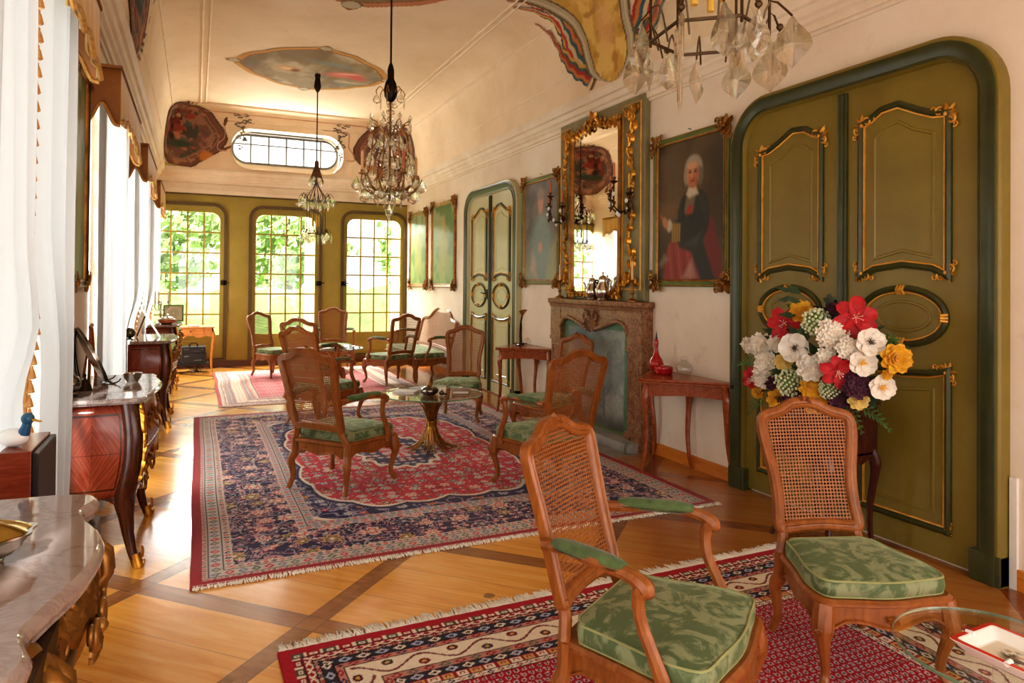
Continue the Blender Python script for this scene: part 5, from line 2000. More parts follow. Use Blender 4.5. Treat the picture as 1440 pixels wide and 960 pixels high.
def portrait(U, V):
    n = fbm(U * 4, V * 4, 11, 5)
    c = np.zeros(U.shape + (3,)) + LN(92, 74, 50)
    c = blend(c, sst(0.35, 0.7, n), LN(112, 92, 62))
    c = blend(c, el(U, V, 0.5, 0.62, 0.5, 0.3, 0, 0.7) * 0.5, LN(128, 106, 72))
    c = blend(c, el(U, V, 0.93, 0.6, 0.25, 0.32, 0, 0.6) * 0.55 * n * 2, LN(66, 54, 38))
    c = blend(c, sst(0.45, 0.2, V) * sst(0.45, 0.0, U) * 0.6, LN(84, 70, 54))
    c = blend(c, el(U, V, 0.15, 0.5, 0.25, 0.05, 0.1, 0.9) * 0.5, LN(150, 112, 70))
    # crimson robe falling behind and over the knees
    robe = LN(140, 52, 50)
    c = blend(c, poly_m(U, V, [(0.74, 0.48), (0.84, 0.42), (0.93, 0.2), (0.99, 0.02), (0.7, 0.0), (0.72, 0.25)], 0.02) * 0.85, robe)
    c = blend(c, poly_m(U, V, [(0.10, 0.0), (0.16, 0.22), (0.24, 0.3), (0.4, 0.28), (0.55, 0.2), (0.66, 0.03), (0.6, 0.0)], 0.02) * 0.9, LN(166, 70, 66))
    for k in range(7):
        x0 = 0.18 + k * 0.07
        c = blend(c, poly_m(U, V, [(x0, 0.27), (x0 + 0.02, 0.27), (x0 + 0.09, 0.0), (x0 + 0.05, 0.0)], 0.012) * 0.35, LN(110, 38, 40) if k % 2 else LN(204, 120, 108))
    c = blend(c, poly_m(U, V, [(0.03, 0.12), (0.12, 0.2), (0.2, 0.16), (0.08, 0.1)], 0.02) * 0.6, LN(170, 150, 130))
    c = blend(c, poly_m(U, V, [(0.4, 0.02), (0.62, 0.02), (0.55, 0.16)], 0.02) * 0.5, LN(196, 172, 156))
    # dark blue-grey coat
    coat = LN(62, 60, 56)
    c = blend(c, poly_m(U, V, [(0.34, 0.5), (0.38, 0.58), (0.47, 0.635), (0.55, 0.63), (0.7, 0.62), (0.78, 0.55), (0.80, 0.46), (0.78, 0.36), (0.7, 0.28), (0.76, 0.18), (0.88, 0.0), (0.68, 0.0), (0.55, 0.2), (0.36, 0.24), (0.28, 0.34), (0.33, 0.42)], 0.014), coat)
    c = blend(c, poly_m(U, V, [(0.62, 0.6), (0.72, 0.6), (0.79, 0.48), (0.72, 0.4)], 0.03) * 0.5, LN(84, 80, 72))
    c = blend(c, poly_m(U, V, [(0.44, 0.25), (0.7, 0.36), (0.62, 0.24)], 0.03) * 0.5, LN(110, 104, 94))
    # breast: pale waistcoat front, red sash
    c = blend(c, poly_m(U, V, [(0.47, 0.62), (0.60, 0.6), (0.56, 0.48), (0.46, 0.42), (0.43, 0.5)], 0.015) * 0.8, LN(146, 124, 96))
    c = blend(c, el(U, V, 0.51, 0.495, 0.05, 0.028, 0.5, 0.4), LN(178, 62, 52))
    # sleeve, embroidered cuff, hand
    c = blend(c, poly_m(U, V, [(0.3, 0.43), (0.46, 0.47), (0.72, 0.45), (0.74, 0.36), (0.5, 0.29), (0.33, 0.29)], 0.014) * 0.85, LN(56, 54, 52))
    c = blend(c, poly_m(U, V, [(0.235, 0.42), (0.38, 0.41), (0.37, 0.28), (0.24, 0.28)], 0.01), LN(150, 120, 66))
    for k in range(4):
        c = blend(c, poly_m(U, V, [(0.245 + k * .035, 0.41), (0.255 + k * .035, 0.41), (0.26 + k * .035, 0.285), (0.25 + k * .035, 0.285)], 0.006) * 0.6, LN(196, 164, 96))
    c = blend(c, el(U, V, 0.20, 0.40, 0.045, 0.045, 0, 0.4), LN(200, 186, 164))
    c = blend(c, el(U, V, 0.135, 0.425, 0.05, 0.035, -0.6, 0.4), LN(196, 142, 104))
    c = blend(c, poly_m(U, V, [(0.13, 0.44), (0.06, 0.485), (0.065, 0.47), (0.12, 0.42)], 0.008), LN(196, 142, 104))
    # head: wig, face
    c = blend(c, poly_m(U, V, [(0.5, 0.66), (0.6, 0.66), (0.64, 0.6), (0.5, 0.58), (0.46, 0.61)], 0.014), LN(208, 194, 170))
    c = blend(c, el(U, V, 0.565, 0.78, 0.13, 0.095, 0, 0.18), LN(176, 168, 150))
    c = blend(c, el(U, V, 0.465, 0.73, 0.045, 0.06, 0.1, 0.3), LN(160, 152, 136))
    c = blend(c, el(U, V, 0.665, 0.72, 0.042, 0.065, -0.1, 0.3), LN(132, 124, 110))
    c = blend(c, el(U, V, 0.555, 0.738, 0.095, 0.085, 0, 0.16), LN(206, 152, 114))
    c = blend(c, el(U, V, 0.555, 0.685, 0.072, 0.04, 0, 0.3), LN(190, 130, 96))
    c = blend(c, el(U, V, 0.62, 0.73, 0.04, 0.08, 0, 0.6) * 0.5, LN(150, 96, 70))
    c = blend(c, el(U, V, 0.55, 0.80, 0.075, 0.03, 0, 0.5) * 0.7, LN(218, 172, 134))
    for ex in (0.515, 0.592):
        c = blend(c, el(U, V, ex, 0.757, 0.021, 0.006, 0, 0.4), LN(64, 44, 36))
        c = blend(c, el(U, V, ex, 0.772, 0.028, 0.004, 0, 0.6) * 0.8, LN(110, 78, 58))
    c = blend(c, poly_m(U, V, [(0.548, 0.76), (0.556, 0.76), (0.562, 0.715), (0.535, 0.712)], 0.008) * 0.8, LN(222, 160, 122))
    c = blend(c, poly_m(U, V, [(0.558, 0.755), (0.566, 0.755), (0.572, 0.715), (0.56, 0.71)], 0.006) * 0.7, LN(146, 92, 68))
    c = blend(c, el(U, V, 0.553, 0.694, 0.028, 0.0055, 0, 0.5), LN(150, 64, 56))
    c = blend(c, el(U, V, 0.553, 0.707, 0.018, 0.004, 0, 0.6) * 0.6, LN(130, 82, 62))
    for ex in (0.5, 0.608):
        c = blend(c, el(U, V, ex, 0.722, 0.022, 0.018, 0, 0.6) * 0.4, LN(208, 116, 92))
    c = c ** 1.22 * 0.92
    vg = 1 - 0.35 * np.clip(np.hypot(U - 0.5, (V - 0.5)) - 0.35, 0, 1)
    return c * vg[..., None] * (0.92 + 0.16 * fbm(U * 60, V * 60, 3, 2))[..., None]


def portrait_pale(U, V):
    n = fbm(U * 5, V * 6, 21, 5)
    c = np.zeros(U.shape + (3,)) + LN(112, 100, 92)
    c = blend(c, sst(0.4, 0.7, n), LN(84, 76, 74))
    c = blend(c, sst(0.4, 0.0, V), LN(132, 136, 112))
    c = blend(c, el(U, V, 0.52, 0.3, 0.34, 0.32, 0.1, 0.35), LN(116, 132, 126))
    c = blend(c, poly_m(U, V, [(0.22, 0.1), (0.34, 0.5), (0.46, 0.68), (0.62, 0.68), (0.76, 0.5), (0.8, 0.1)], 0.06) * 0.8, LN(126, 140, 134))
    c = blend(c, poly_m(U, V, [(0.66, 0.0), (0.78, 0.3), (0.95, 0.42), (0.98, 0.0)], 0.05) * 0.8, LN(150, 150, 110))
    c = blend(c, el(U, V, 0.5, 0.78, 0.08, 0.12, 0, 0.3), LN(186, 130, 110))
    c = blend(c, el(U, V, 0.5, 0.86, 0.1, 0.06, 0, 0.4), LN(140, 120, 104))
    c = blend(c, el(U, V, 0.5, 0.33, 0.06, 0.05, 0.4, 0.5), LN(196, 140, 116))
    c = blend(c, poly_m(U, V, [(0.2, 0.1), (0.26, 0.3), (0.36, 0.2), (0.4, 0.02)], 0.04) * 0.6, LN(196, 150, 136))
    return c * (0.9 + 0.2 * fbm(U * 40, V * 40, 5, 3))[..., None]


def landscape_green(seed):
    def f(U, V):
        n = fbm(U * 4, V * 5, seed, 5)
        c = np.zeros(U.shape + (3,)) + LN(120, 138, 76)
        c = blend(c, sst(0.55, 1.0, V), LN(150, 150, 120))
        c = blend(c, sst(0.45, 0.65, n), LN(92, 116, 64))
        c = blend(c, el(U, V, 0.5, 0.42, 0.22, 0.34, 0, 0.4) * 0.6, LN(156, 144, 70))
        c = blend(c, el(U, V, 0.5, 0.75, 0.09, 0.09, 0, 0.4) * 0.6, LN(176, 140, 100))
        return c
    return f


picture('portrait_painting', 'oil portrait of a white-wigged gentleman in a dark coat beside the olive double doors', 'painting', 5.175, 0.975, 1.535, 2.855, portrait, MT['framegreen'], 0.1, 0.055, nx=240, nz=330)
picture('portrait_painting', 'pale portrait glazed with window light between the far doors and the mirror', 'painting', 7.965, 0.985, 1.54, 2.86, portrait_pale, MT['framegreen'], 0.1, 0.055)
picture('green_painting', 'green painting in a gilt frame just left of the far double doors', 'painting', 11.72, 1.22, 1.47, 2.93, landscape_green(31), MT['gilt_old'], 0.11, 0.055, nx=80, nz=100)
picture('green_painting', 'green painting in a gilt frame nearest the end windows on the right wall', 'painting', 13.1, 1.1, 1.47, 2.88, landscape_green(41), MT['gilt_old'], 0.11, 0.055, nx=80, nz=100)
picture('wall_painting', 'green glazed picture in a dark carved frame between the first two curtained windows', 'painting', 4.52, 0.56, 1.5, 2.83, landscape_green(51), MT['bronze'], 0.07, 0.05, mp_side=lambda s, z, d: (d, s, z), nx=60, nz=80, X0=XL)

# ================================================================ left wall: curtains and valances
WN = ['nearest', 'second', 'third', 'farthest']


def curtain(label, y0, lead, z0, z1, xo, seed, trimmed, amp=0.034, squeeze=False):
    """hanging sheet of folds; lead(z) gives where its leading edge stands"""
    t_ = 4.5 if trimmed else 4

    def fn(u, v):
        z = z0 + (z1 - z0) * v
        y1 = lead(1 - v)
        ys = y0 - (0 if trimmed else 0.40 * (1 - v) ** 1.3)
        y = ys + (y1 - ys) * u
        k = u * t_ * 2 * PI
        x = XL + xo + amp * (0.75 + 0.4 * (1 - v)) * sin(k + 1.1 * sin(u * 5 + seed) + 0.5 * sin(v * 2.2 + seed)) + 0.024 * mnoise.noise((u * 11, v * 1.4, seed)) + (0.015 * u if trimmed else 0.03 * (1 - u))
        if squeeze:
            f_ = 0.06 + 0.94 * float(sst(0.98, 1.45, np.array(z)))
            x = XL + 0.006 + (x - XL) * f_ * 0.98
        return (x, y, z)
    o = obj('curtain', M().grid(fn, 120, 26), MT['sheer'], recalc=False, smooth=180)
    tag(o, label, 'curtain', 'white curtains of the left windows')
    if trimmed:
        m = M()
        n = 46
        edge = [fn(1, i / n) for i in range(n + 1)]
        m.tube([(p[0] + 0.006, p[1], p[2]) for p in edge], 0.009, 6)
        rnd = random.Random(seed)
        for i in range(n):
            p = edge[i]
            a = rnd.uniform(-0.5, 0.5)
            sx, sy = 0.006 + 0.012 * cos(a), 0.010 + 0.014 * sin(a)
            m.lathe([(0.002, 0.012), (0.009, 0.006), (0.008, -0.002), (0.013, -0.012), (0.02, -0.042), (0.016, -0.045), (0.002, -0.044)], 7, (p[0] + sx, p[1] + sy, p[2] + 0.02))
        obj('tassel_trim', m, MT['sheer_trim'], o)
    return o


def valance(label, y0, y1, zt, zb, xo):
    t = thing('valance', label, 'valance', (XL, 0, 0), 0, 'gold silk valances above the left windows')
    n = 60

    def low(u):
        # scalloped hem: short at the middle, long at the ends
        e = min(u, 1 - u)
        return zb + 0.06 * sst(0.05, 0.28, np.array(e)) + 0.04 * abs(sin(u * 6 * PI)) + (0.03 * sin(u * 20) if 0 else 0)
    m = M()
    m.grid(lambda u, v: (xo + 0.012 * sin(u * 60) * (1 - v), y0 + (y1 - y0) * u, float(low(u)) + (zt - float(low(u))) * v), n, 6)
    f = obj('front_cloth', m, MT['valance'], t, recalc=False, smooth=60)
    f.modifiers.new('cloth', 'SOLIDIFY').thickness = 0.012
    m = M()
    m.tube([(xo + 0.008, y0 + (y1 - y0) * i / n, float(low(i / n))) for i in range(n + 1)], 0.014, 6)
    obj('rope_trim', m, MT['rope'], f)
    for y, lab in ((y0, 0), (y1, 1)):
        m = M()

        def side(u, v, y=y):
            zl = zb + 0.0 + 0.13 * sin(PI * min(1, u * 1.15)) ** 2 - 0.02 * u
            return (0.0 + xo * u, y, zl + (zt - zl) * v)
        m.grid(side, 16, 4)
        s_ = obj('side_cloth', m, MT['valance_side'], t, recalc=False, smooth=60)
        s_.modifiers.new('cloth', 'SOLIDIFY').thickness = 0.012
        m = M()
        m.tube([side(i / 16, 0) for i in range(17)], 0.01, 6)
        obj('rope_trim', m, MT['rope'], s_)
    obj('cornice_board', M().box(0, xo + 0.01, y0 - 0.01, y1 + 0.01, zt, zt + 0.02), MT['valance_side'], t, smooth=0)


for i, cy in enumerate(WY[1:]):
    nm = WN[i]
    curtain('white sheer curtain with tassel edge, near half of the %s window' % nm, cy - 0.84, (lambda cy, i: lambda d: cy - 0.30 + (-0.2 * d ** 1.5 if i == 1 else 0.5 * float(sst(0.42, 0.7, np.array(d)))))(cy, i), 0.02, 2.95, 0.08, i + 1, True, squeeze=(i != 1))
    curtain('white sheer curtain, far half of the %s window' % nm, cy + 0.72, (lambda cy, i: lambda d: cy - 0.06 + (0.2 * d ** 1.5 if i == 1 else 0.36 * float(sst(0.38, 0.62, np.array(d)))))(cy, i), 0.02, 2.95, 0.075, i + 11, False, squeeze=(i > 1))
    valance('gold scalloped valance over the %s curtained window' % nm, cy - 0.88, cy + 0.87, 2.96, 2.60, 0.19)

# ================================================================ commodes
qn = N('quartered veneer')
tcx = qn.n('TexCoord')
spx = qn.n('SeparateXYZ')
qn.l(tcx.outputs['UV'], spx.inputs[0])
aa = qn.math('ABSOLUTE', qn.math('SUBTRACT', spx.outputs[0], 0.5))
bb = qn.math('ABSOLUTE', qn.math('SUBTRACT', spx.outputs[1], 0.5))
dd = qn.math('ADD', qn.math('MULTIPLY', aa, 1.0), qn.math('MULTIPLY', bb, 0.9))
cvx = qn.n('CombineXYZ')
qn.l(qn.math('MULTIPLY', dd, 22), cvx.inputs[0])
qn.l(qn.math('MULTIPLY', aa, 3), cvx.inputs[1])
grn = qn.noise(cvx.outputs[0], 1.3, 5, 0.6)
colv = qn.ramp(grn, [(0.3, rgb(96, 36, 22)), (0.5, rgb(122, 50, 32)), (0.72, rgb(146, 70, 46))])
edge = qn.math('MINIMUM', qn.math('SUBTRACT', 0.5, aa), qn.math('SUBTRACT', 0.5, bb))
colv = qn.mix(qn.math('LESS_THAN', qn.math('ABSOLUTE', qn.math('SUBTRACT', edge, 0.10)), 0.012), colv, rgb(64, 24, 14))
colv = qn.mix(qn.math('LESS_THAN', qn.math('MINIMUM', aa, bb), 0.004), colv, rgb(88, 34, 20))
qn.set(Base_Color=colv, Roughness=0.2)
MT['veneer'] = qn.m


def make_commode(L=1.06, top_h=0.925, dp=0.42):
    """serpentine bombe commode; local x out from the wall, y along it from -L/2 to L/2"""
    t = thing('bombe_commode', None, None)
    hb = L / 2
    zt = top_h - 0.035
    zb = 0.40

    def bom(z):
        u = (z - zb) / (zt - zb)
        return -0.015 + 0.055 * sin(PI * min(1, max(0, (u * 0.92 + 0.02)))) * 1.0 - 0.03 * (1 - u) ** 2

    def front(y, z):
        s = y / hb
        return dp - 0.02 + 0.03 * cos(PI * s) * 0.5 - 0.015 * sst(0.75, 1.0, np.array(abs(s))) + bom(z) * (1 - 0.35 * abs(s))

    def sidew(z):
        return hb - 0.035 + bom(z) * 0.9
    nz = 14
    zz = [zb + (zt - zb) * i / nz for i in range(nz + 1)]
    # carcass (back)
    m = M().box(0.0, 0.05, -hb + 0.05, hb - 0.05, zb, zt)
    obj('carcass', m, MT['darkwood'], t, smooth=0)
    fr = 0.085
    # drawers fronts
    for z0, z1 in ((zb + 0.035, zb + 0.245), (zb + 0.255, zt)):
        m = M()

        def df(u, v, z0=z0, z1=z1):
            z = z0 + (z1 - z0) * v
            w = sidew(z) - fr
            y = -w + 2 * w * u
            return (float(front(y, z)), y, z)
        m.grid(df, 28, 8, lambda u, v: (u, v))
        dr = obj('drawer', m, MT['veneer'], t, recalc=False, smooth=60)
        dr.modifiers.new('thick', 'SOLIDIFY').thickness = 0.02
        zc = (z0 + z1) / 2
        for yy in (-hb * 0.45, hb * 0.45):
            m = M()
            lm = lambda a, b, d, yy=yy, zc=zc: (float(front(yy + a, zc + b)) + d, yy + a, zc + b)
            for sg in (-1, 1):
                scroll(m, (sg * 0.07, 0.0), 0.04, PI / 2, 1.2, lm, sg, 0.2, 0.01)
                for k in range(3):
                    leaf(m, (sg * 0.04, 0), 0.07, (0 if sg > 0 else PI) + (k - 1) * 0.6, 0.4, lm, 0.014)
            m.tube(spline([lm(-0.07, 0.0, 0.012), lm(-0.05, -0.045, 0.03), lm(0, -0.06, 0.034), lm(0.05, -0.045, 0.03), lm(0.07, 0.0, 0.012)], 5), 0.007, 6)
            obj('handle', m, MT['gilt_old'], dr, smooth=40)
        if z0 > zb + 0.1:
            m = M()
            lm = lambda a, b, d: (float(front(a, zc + b)) + d, a, zc + b)
            ornament(m, (0, 0), 0.045, -PI / 2, lm, 0.004, 3)
            obj('keyhole_mount', m, MT['gilt_old'], dr, smooth=40)
    # apron under the drawers
    m = M()

    def af(u, v):
        w = sidew(zb) - fr
        y = -w + 2 * w * u
        s = abs(2 * u - 1)
        zl = zb - 0.02 - 0.075 * (1 - sst(0.0, 0.55, np.array(s))) - 0.02 * sst(0.85, 1.0, np.array(s))
        z = zl + (zb + 0.035 - zl) * v
        return (float(front(y, max(z, zb))) - 0.004, y, float(z))
    m.grid(af, 28, 4, lambda u, v: (u, v * .3))
    ap = obj('apron', m, MT['veneer'], t, recalc=False, smooth=60)
    ap.modifiers.new('thick', 'SOLIDIFY').thickness = 0.02
    m = M()
    lm = lambda a, b, d: (float(front(a, zb)) + d, a, zb - 0.035 + b)
    ornament(m, (0, 0), 0.075, -PI / 2, lm, 0.0, 4)
    obj('apron_mount', m, MT['gilt_old'], ap, smooth=40)
    # sides
    for sg in (-1, 1):
        m = M()

        def sf(u, v, sg=sg):
            z = zb - 0.01 + (zt - zb + 0.01) * v
            xf = float(front(hb, z)) - 0.065
            return (0.002 + (xf - 0.002) * u, sg * (sidew(z) + 0.012 * sin(PI * u)), z)
        m.grid(sf, 12, 12, lambda u, v: (u, v))
        sp_ = obj('side_panel', m, MT['veneer'], t, recalc=False, smooth=60)
        sp_.modifiers.new('thick', 'SOLIDIFY').thickness = 0.02
        # curved side apron
        m = M()

        def sa(u, v, sg=sg):
            zl = zb - 0.012 - 0.06 * (abs(2 * u - 1)) ** 3
            z = zl + (zb + 0.0 - zl) * v
            xf = float(front(hb, zb)) - 0.065
            return (0.03 + (xf - 0.03) * u, sg * sidew(zb), z)
        m.grid(sa, 12, 3)
        so = obj('side_apron', m, MT['darkwood'], t, recalc=False, smooth=60)
        so.modifiers.new('thick', 'SOLIDIFY').thickness = 0.025
        # front corner post running down into the splayed leg
        pts, rr = [], []
        for z in zz[::-1]:
            pts.append((float(front(hb, z)) - 0.04, sg * (sidew(z) - 0.03), z))
            rr.append(0.055)
        x0, y0 = pts[-1][0], pts[-1][1]
        for k, (dx, dy, z, r) in enumerate(((0.004, 0, 0.34, 0.05), (0.012, -0.002, 0.27, 0.038), (0.022, 0.0, 0.18, 0.029), (0.04, 0.006, 0.09, 0.024), (0.06, 0.016, 0.03, 0.022), (0.07, 0.02, 0.0, 0.02))):
            pts.append((x0 + dx, y0 + sg * dy, z))
            rr.append(r)
        lg = obj('leg', M().tube(pts, rr, 10, up=(1, 0, 0)), MT['darkwood'], t, smooth=60)
        foot = pts[-1]
        m = M().tube([(foot[0] - 0.012, foot[1] - sg * 0.008, 0.075), (foot[0] - 0.004, foot[1] - sg * 0.003, 0.035), (foot[0] + 0.004, foot[1], 0.012), (foot[0] + 0.006, foot[1], 0.0)], [0.0265, 0.026, 0.03, 0.028], 10)
        leaf(m, (0, 0), 0.09, PI / 2, 0.4, lambda a, b, d: (foot[0] + 0.018 + d, foot[1] + a, 0.05 + b), 0.012)
        scroll(m, (0, 0), 0.018, 0, 1.2, lambda a, b, d: (foot[0] + 0.03, foot[1] + a, 0.02 + b), 1, 0.3, 0)
        obj('sabot', m, MT['gilt'], lg, smooth=40)
        m = M()
        zc = zt - 0.02
        lm = lambda a, b, d, sg=sg: (float(front(hb, min(zt, max(zb, zc + b)))) - 0.04 + (0.058 + d) * 0.75, sg * (sidew(min(zt, max(zb, zc + b))) - 0.03 + (0.058 + d) * 0.72) - sg * a * 0.7, zc + b)
        foliage_drop(m, (0, 0), 0.36, 0.085, lm, -PI / 2, 0.004, 2)
        scroll(m, (0.0, -0.09), 0.045, PI / 2, 1.3, lm, 1, 0.26, 0.014)
        scroll(m, (0.0, -0.2), 0.03, PI / 2, 1.3, lm, -1, 0.28, 0.014)
        obj('corner_mount', m, MT['gilt'], lg, smooth=40)
        m = M()
        m.tube([(0.045, sg * (sidew(zb) - 0.035), zt), (0.045, sg * (sidew(zb) - 0.035), zb), (0.045, sg * (sidew(zb) - 0.03), 0.2), (0.05, sg * (sidew(zb) - 0.015), 0.0)], [0.04, 0.04, 0.028, 0.02], 8)
        obj('leg', m, MT['darkwood'], t, smooth=60)
    # marble top
    pts = [(0.0, -hb)]
    pts += spline([(dp * 0.55, -hb), (dp - 0.05, -hb + 0.005), (dp - 0.015, -hb + 0.045), (dp - 0.02, -hb + 0.11), (dp + 0.008, -hb * 0.55), (dp + 0.032, -hb * 0.2), (dp + 0.032, hb * 0.2), (dp + 0.008, hb * 0.55), (dp - 0.02, hb - 0.11), (dp - 0.015, hb - 0.045), (dp - 0.05, hb - 0.005), (dp * 0.55, hb)], 5)
    pts.append((0.0, hb))
    marble_top(t, [(0.02 if p[0] < 0.02 else p[0], p[1]) for p in pts], zt, top_h, 'marble_top')
    return t


def marble_top(t, pts, z0, z1, name, mat=None):
    m = M()
    h = z1 - z0
    lv = [(0.03, z0), (0.012, z0 + 0.002), (0.004, z0 + h * 0.18), (0.008, z0 + h * 0.3), (-0.004, z0 + h * 0.45), (-0.007, z0 + h * 0.68), (0.0, z0 + h * 0.9), (0.008, z1)]
    n = len(pts)
    vs, fs = [], []
    for off, z in lv:
        q_ = M().mould(pts, [(off, z)], True, None, False).v
        vs += [(max(p[0], 0.005) if pts[i][0] > 0.03 else pts[i][0], p[1], z) for i, p in enumerate(q_)]
    for j in range(len(lv) - 1):
        fs += [(j * n + i, j * n + (i + 1) % n, (j + 1) * n + (i + 1) % n, (j + 1) * n + i) for i in range(n)]
    m.add(vs, fs)
    top = [(vs[(len(lv) - 1) * n + i][0], vs[(len(lv) - 1) * n + i][1]) for i in range(n)]
    m.plate(top, (), lambda x, y, d: (x, y, z1))
    m.plate([(vs[i][0], vs[i][1]) for i in range(n)], (), lambda x, y, d: (x, y, z0))
    obj(name, m, mat or MT['marble_grey'], t, smooth=40)


cm = make_commode()
cm.location = (XL + 0.02, 4.66, 0)
tag(cm, 'red veneered bombe commode with grey marble top, second from the front along the left wall', 'commode', 'commodes along the left wall')
c2 = copy_tree(cm, None, (XL + 0.04, 8.46, 0), 0, 'red veneered bombe commode with marble top, third from the front, holding a silver picture frame')
c3 = copy_tree(cm, None, (XL + 0.04, 11.25, 0), 0, 'marble topped commode farthest away on the left, holding candelabra and a lidded bowl')

# foreground giltwood console with its own marble shape
MT['gilt_dark'] = simple('worn bronze gilding', rgb(176, 126, 60), rgb(104, 66, 30), 0.34, 0.6, 9, 0.25, 60)
t = thing('gilt_console_table', 'carved gilt console with serpentine grey marble top in the near left corner', 'console table', (0, 0, 0))
ol = spline([(-0.36, 1.34), (-0.285, 1.365), (-0.258, 1.44), (-0.285, 1.545), (-0.262, 1.655), (-0.222, 1.80), (-0.205, 1.96), (-0.225, 2.10), (-0.262, 2.2), (-0.288, 2.30), (-0.262, 2.395), (-0.285, 2.455), (-0.36, 2.49)], 5)
pts = [(0.012, 1.32)] + [(x + 0.655, y) for x, y in ol] + [(0.012, 2.51)]
t2 = t
t2.location = (-0.655, 0, 0)
marble_top(t2, pts, 0.828, 0.892, 'marble_top', marble('mauve grey marble', rgb(164, 148, 142), rgb(148, 128, 122), rgb(178, 166, 160), 0.05, 1.4))
m = M()
ap = [(x + 0.655 - 0.035, 1.92 + (y - 1.92) * 0.93) for x, y in ol]
vs, fs = [], []
for i, (x, y) in enumerate(ap):
    w = i / (len(ap) - 1)
    zl = 0.70 - 0.07 * sin(w * PI) ** 2 + 0.03 * cos(w * 6 * PI)
    vs += [(x, y, 0.829), (x + 0.006, y, 0.80), (x - 0.012, y, 0.77), (x + 0.004, y, 0.73), (x - 0.02, y, zl), (x - 0.05, y, zl), (x - 0.05, y, 0.829)]
k = 7
for i in range(len(ap) - 1):
    fs += [(i * k + a, i * k + (a + 1) % k, (i + 1) * k + (a + 1) % k, (i + 1) * k + a) for a in range(k)]
m.add(vs, fs)
m.box(0.06, 0.4, 1.40, 2.44, 0.74, 0.828)
obj('apron', m, MT['bronze'], t2, smooth=40)
m = M()
for i in range(2, len(ap) - 2, 3):
    x, y = ap[i]
    tx, ty = ap[i + 1][0] - ap[i - 1][0], ap[i + 1][1] - ap[i - 1][1]
    tl_n = math.hypot(tx, ty)
    tx, ty = tx / tl_n, ty / tl_n
    lm = lambda a, b, d, x=x, y=y, tx=tx, ty=ty: (x + tx * a + ty * (d + 0.004), y + ty * a - tx * (d + 0.004), 0.785 + b)
    for a in (-0.5, 0.0, 0.5):
        leaf(m, (0, 0.045), 0.12, -PI / 2 + a, 0.34, lm, 0.024, a * 0.7)
    p = spline([lm(-0.03, 0.04, 0.006), lm(0.0, 0.0, 0.02), lm(0.03, -0.03, 0.014), lm(0.02, -0.06, 0.012), lm(0.0, -0.05, 0.012)], 4)
    m.tube(p, [0.010 - 0.006 * k / len(p) for k in range(len(p))], 6)
ornament(m, (1.96, 0.70), 0.10, -PI / 2, lambda a, b, d: (0.435 + d, a, b), 0.0, 3)
obj('carved_ornament', m, MT['gilt_dark'], t2, smooth=180)
for (lx, ly) in ((0.335, 2.30), (0.335, 1.60)):
    m = M()
    p = spline([(lx - 0.05, ly, 0.83), (lx + 0.03, ly, 0.78), (lx + 0.055, ly, 0.68), (lx + 0.0, ly, 0.5), (lx - 0.10, ly, 0.28), (lx - 0.14, ly, 0.12), (lx - 0.08, ly, 0.02), (lx - 0.05, ly, 0.0)], 5)
    m.tube(p, [0.06 - 0.035 * min(1, i / 26) for i in range(len(p))], 10)
    scroll(m, (0, 0), 0.075, 1.2, 1.5, lambda a, b, d: (lx + 0.03 + a, ly + 0.02, 0.72 + b), -1, 0.28, 0)
    scroll(m, (0, 0), 0.075, 1.2, 1.5, lambda a, b, d: (lx + 0.03 + a, ly - 0.02, 0.72 + b), -1, 0.28, 0)
    for a in range(4):
        leaf(m, (0, 0), 0.13, -PI / 2 + (a - 1.5) * 0.25, 0.3, lambda x, y, d: (lx + 0.045 + d - 0.3 * abs(y), ly + x, 0.66 + y), 0.03)
    obj('leg', m, MT['gilt_dark'], t2, smooth=180)
for ly in (2.36, 1.48):
    obj('leg', M().tube([(0.07, ly, 0.8), (0.06, ly, 0.3), (0.06, ly, 0.0)], [0.035, 0.025, 0.02], 8), MT['bronze'], t2)

# tureen on the console
t = thing('silver_tureen', 'lidded silver gilt tureen on the near marble console', 'tureen', (-0.455, 1.93, 0.8925), 0.5)
t.scale = (0.66, 0.66, 0.66)
fl_ = lambda a: 1 + 0.05 * cos(8 * a)
obj('bowl', M().lathe([(0.001, 0.0), (0.07, 0.0), (0.075, 0.012), (0.07, 0.02), (0.10, 0.035), (0.125, 0.06), (0.132, 0.085), (0.15, 0.095), (0.15, 0.102), (0.12, 0.1)], 48, (0, 0, 0), 1.25, 0.9, fl_), MT['silver'], t, smooth=50)
m = M().lathe([(0.142, 0.102), (0.135, 0.108), (0.11, 0.125), (0.07, 0.145), (0.03, 0.152), (0.001, 0.154)], 48, (0, 0, 0), 1.22, 0.88, fl_)
ld = obj('lid', m, simple('silver gilt', rgb(206, 182, 110), rgb(160, 132, 66), 0.18, 1.0), t, smooth=50)
m = M()
rnd = random.Random(4)
for i in range(16):
    a, r = rnd.uniform(0, 6.28), rnd.uniform(0, 0.05)
    leaf(m, (r * cos(a), r * sin(a)), 0.045, a, 0.5, lambda x, y, d: (x, y, 0.155 + d + rnd.uniform(0, 0.02)), 0.02)
m.ball((0, 0, 0.175), 0.016, 8)
obj('finial', m, MT['pewter'], ld, smooth=40)

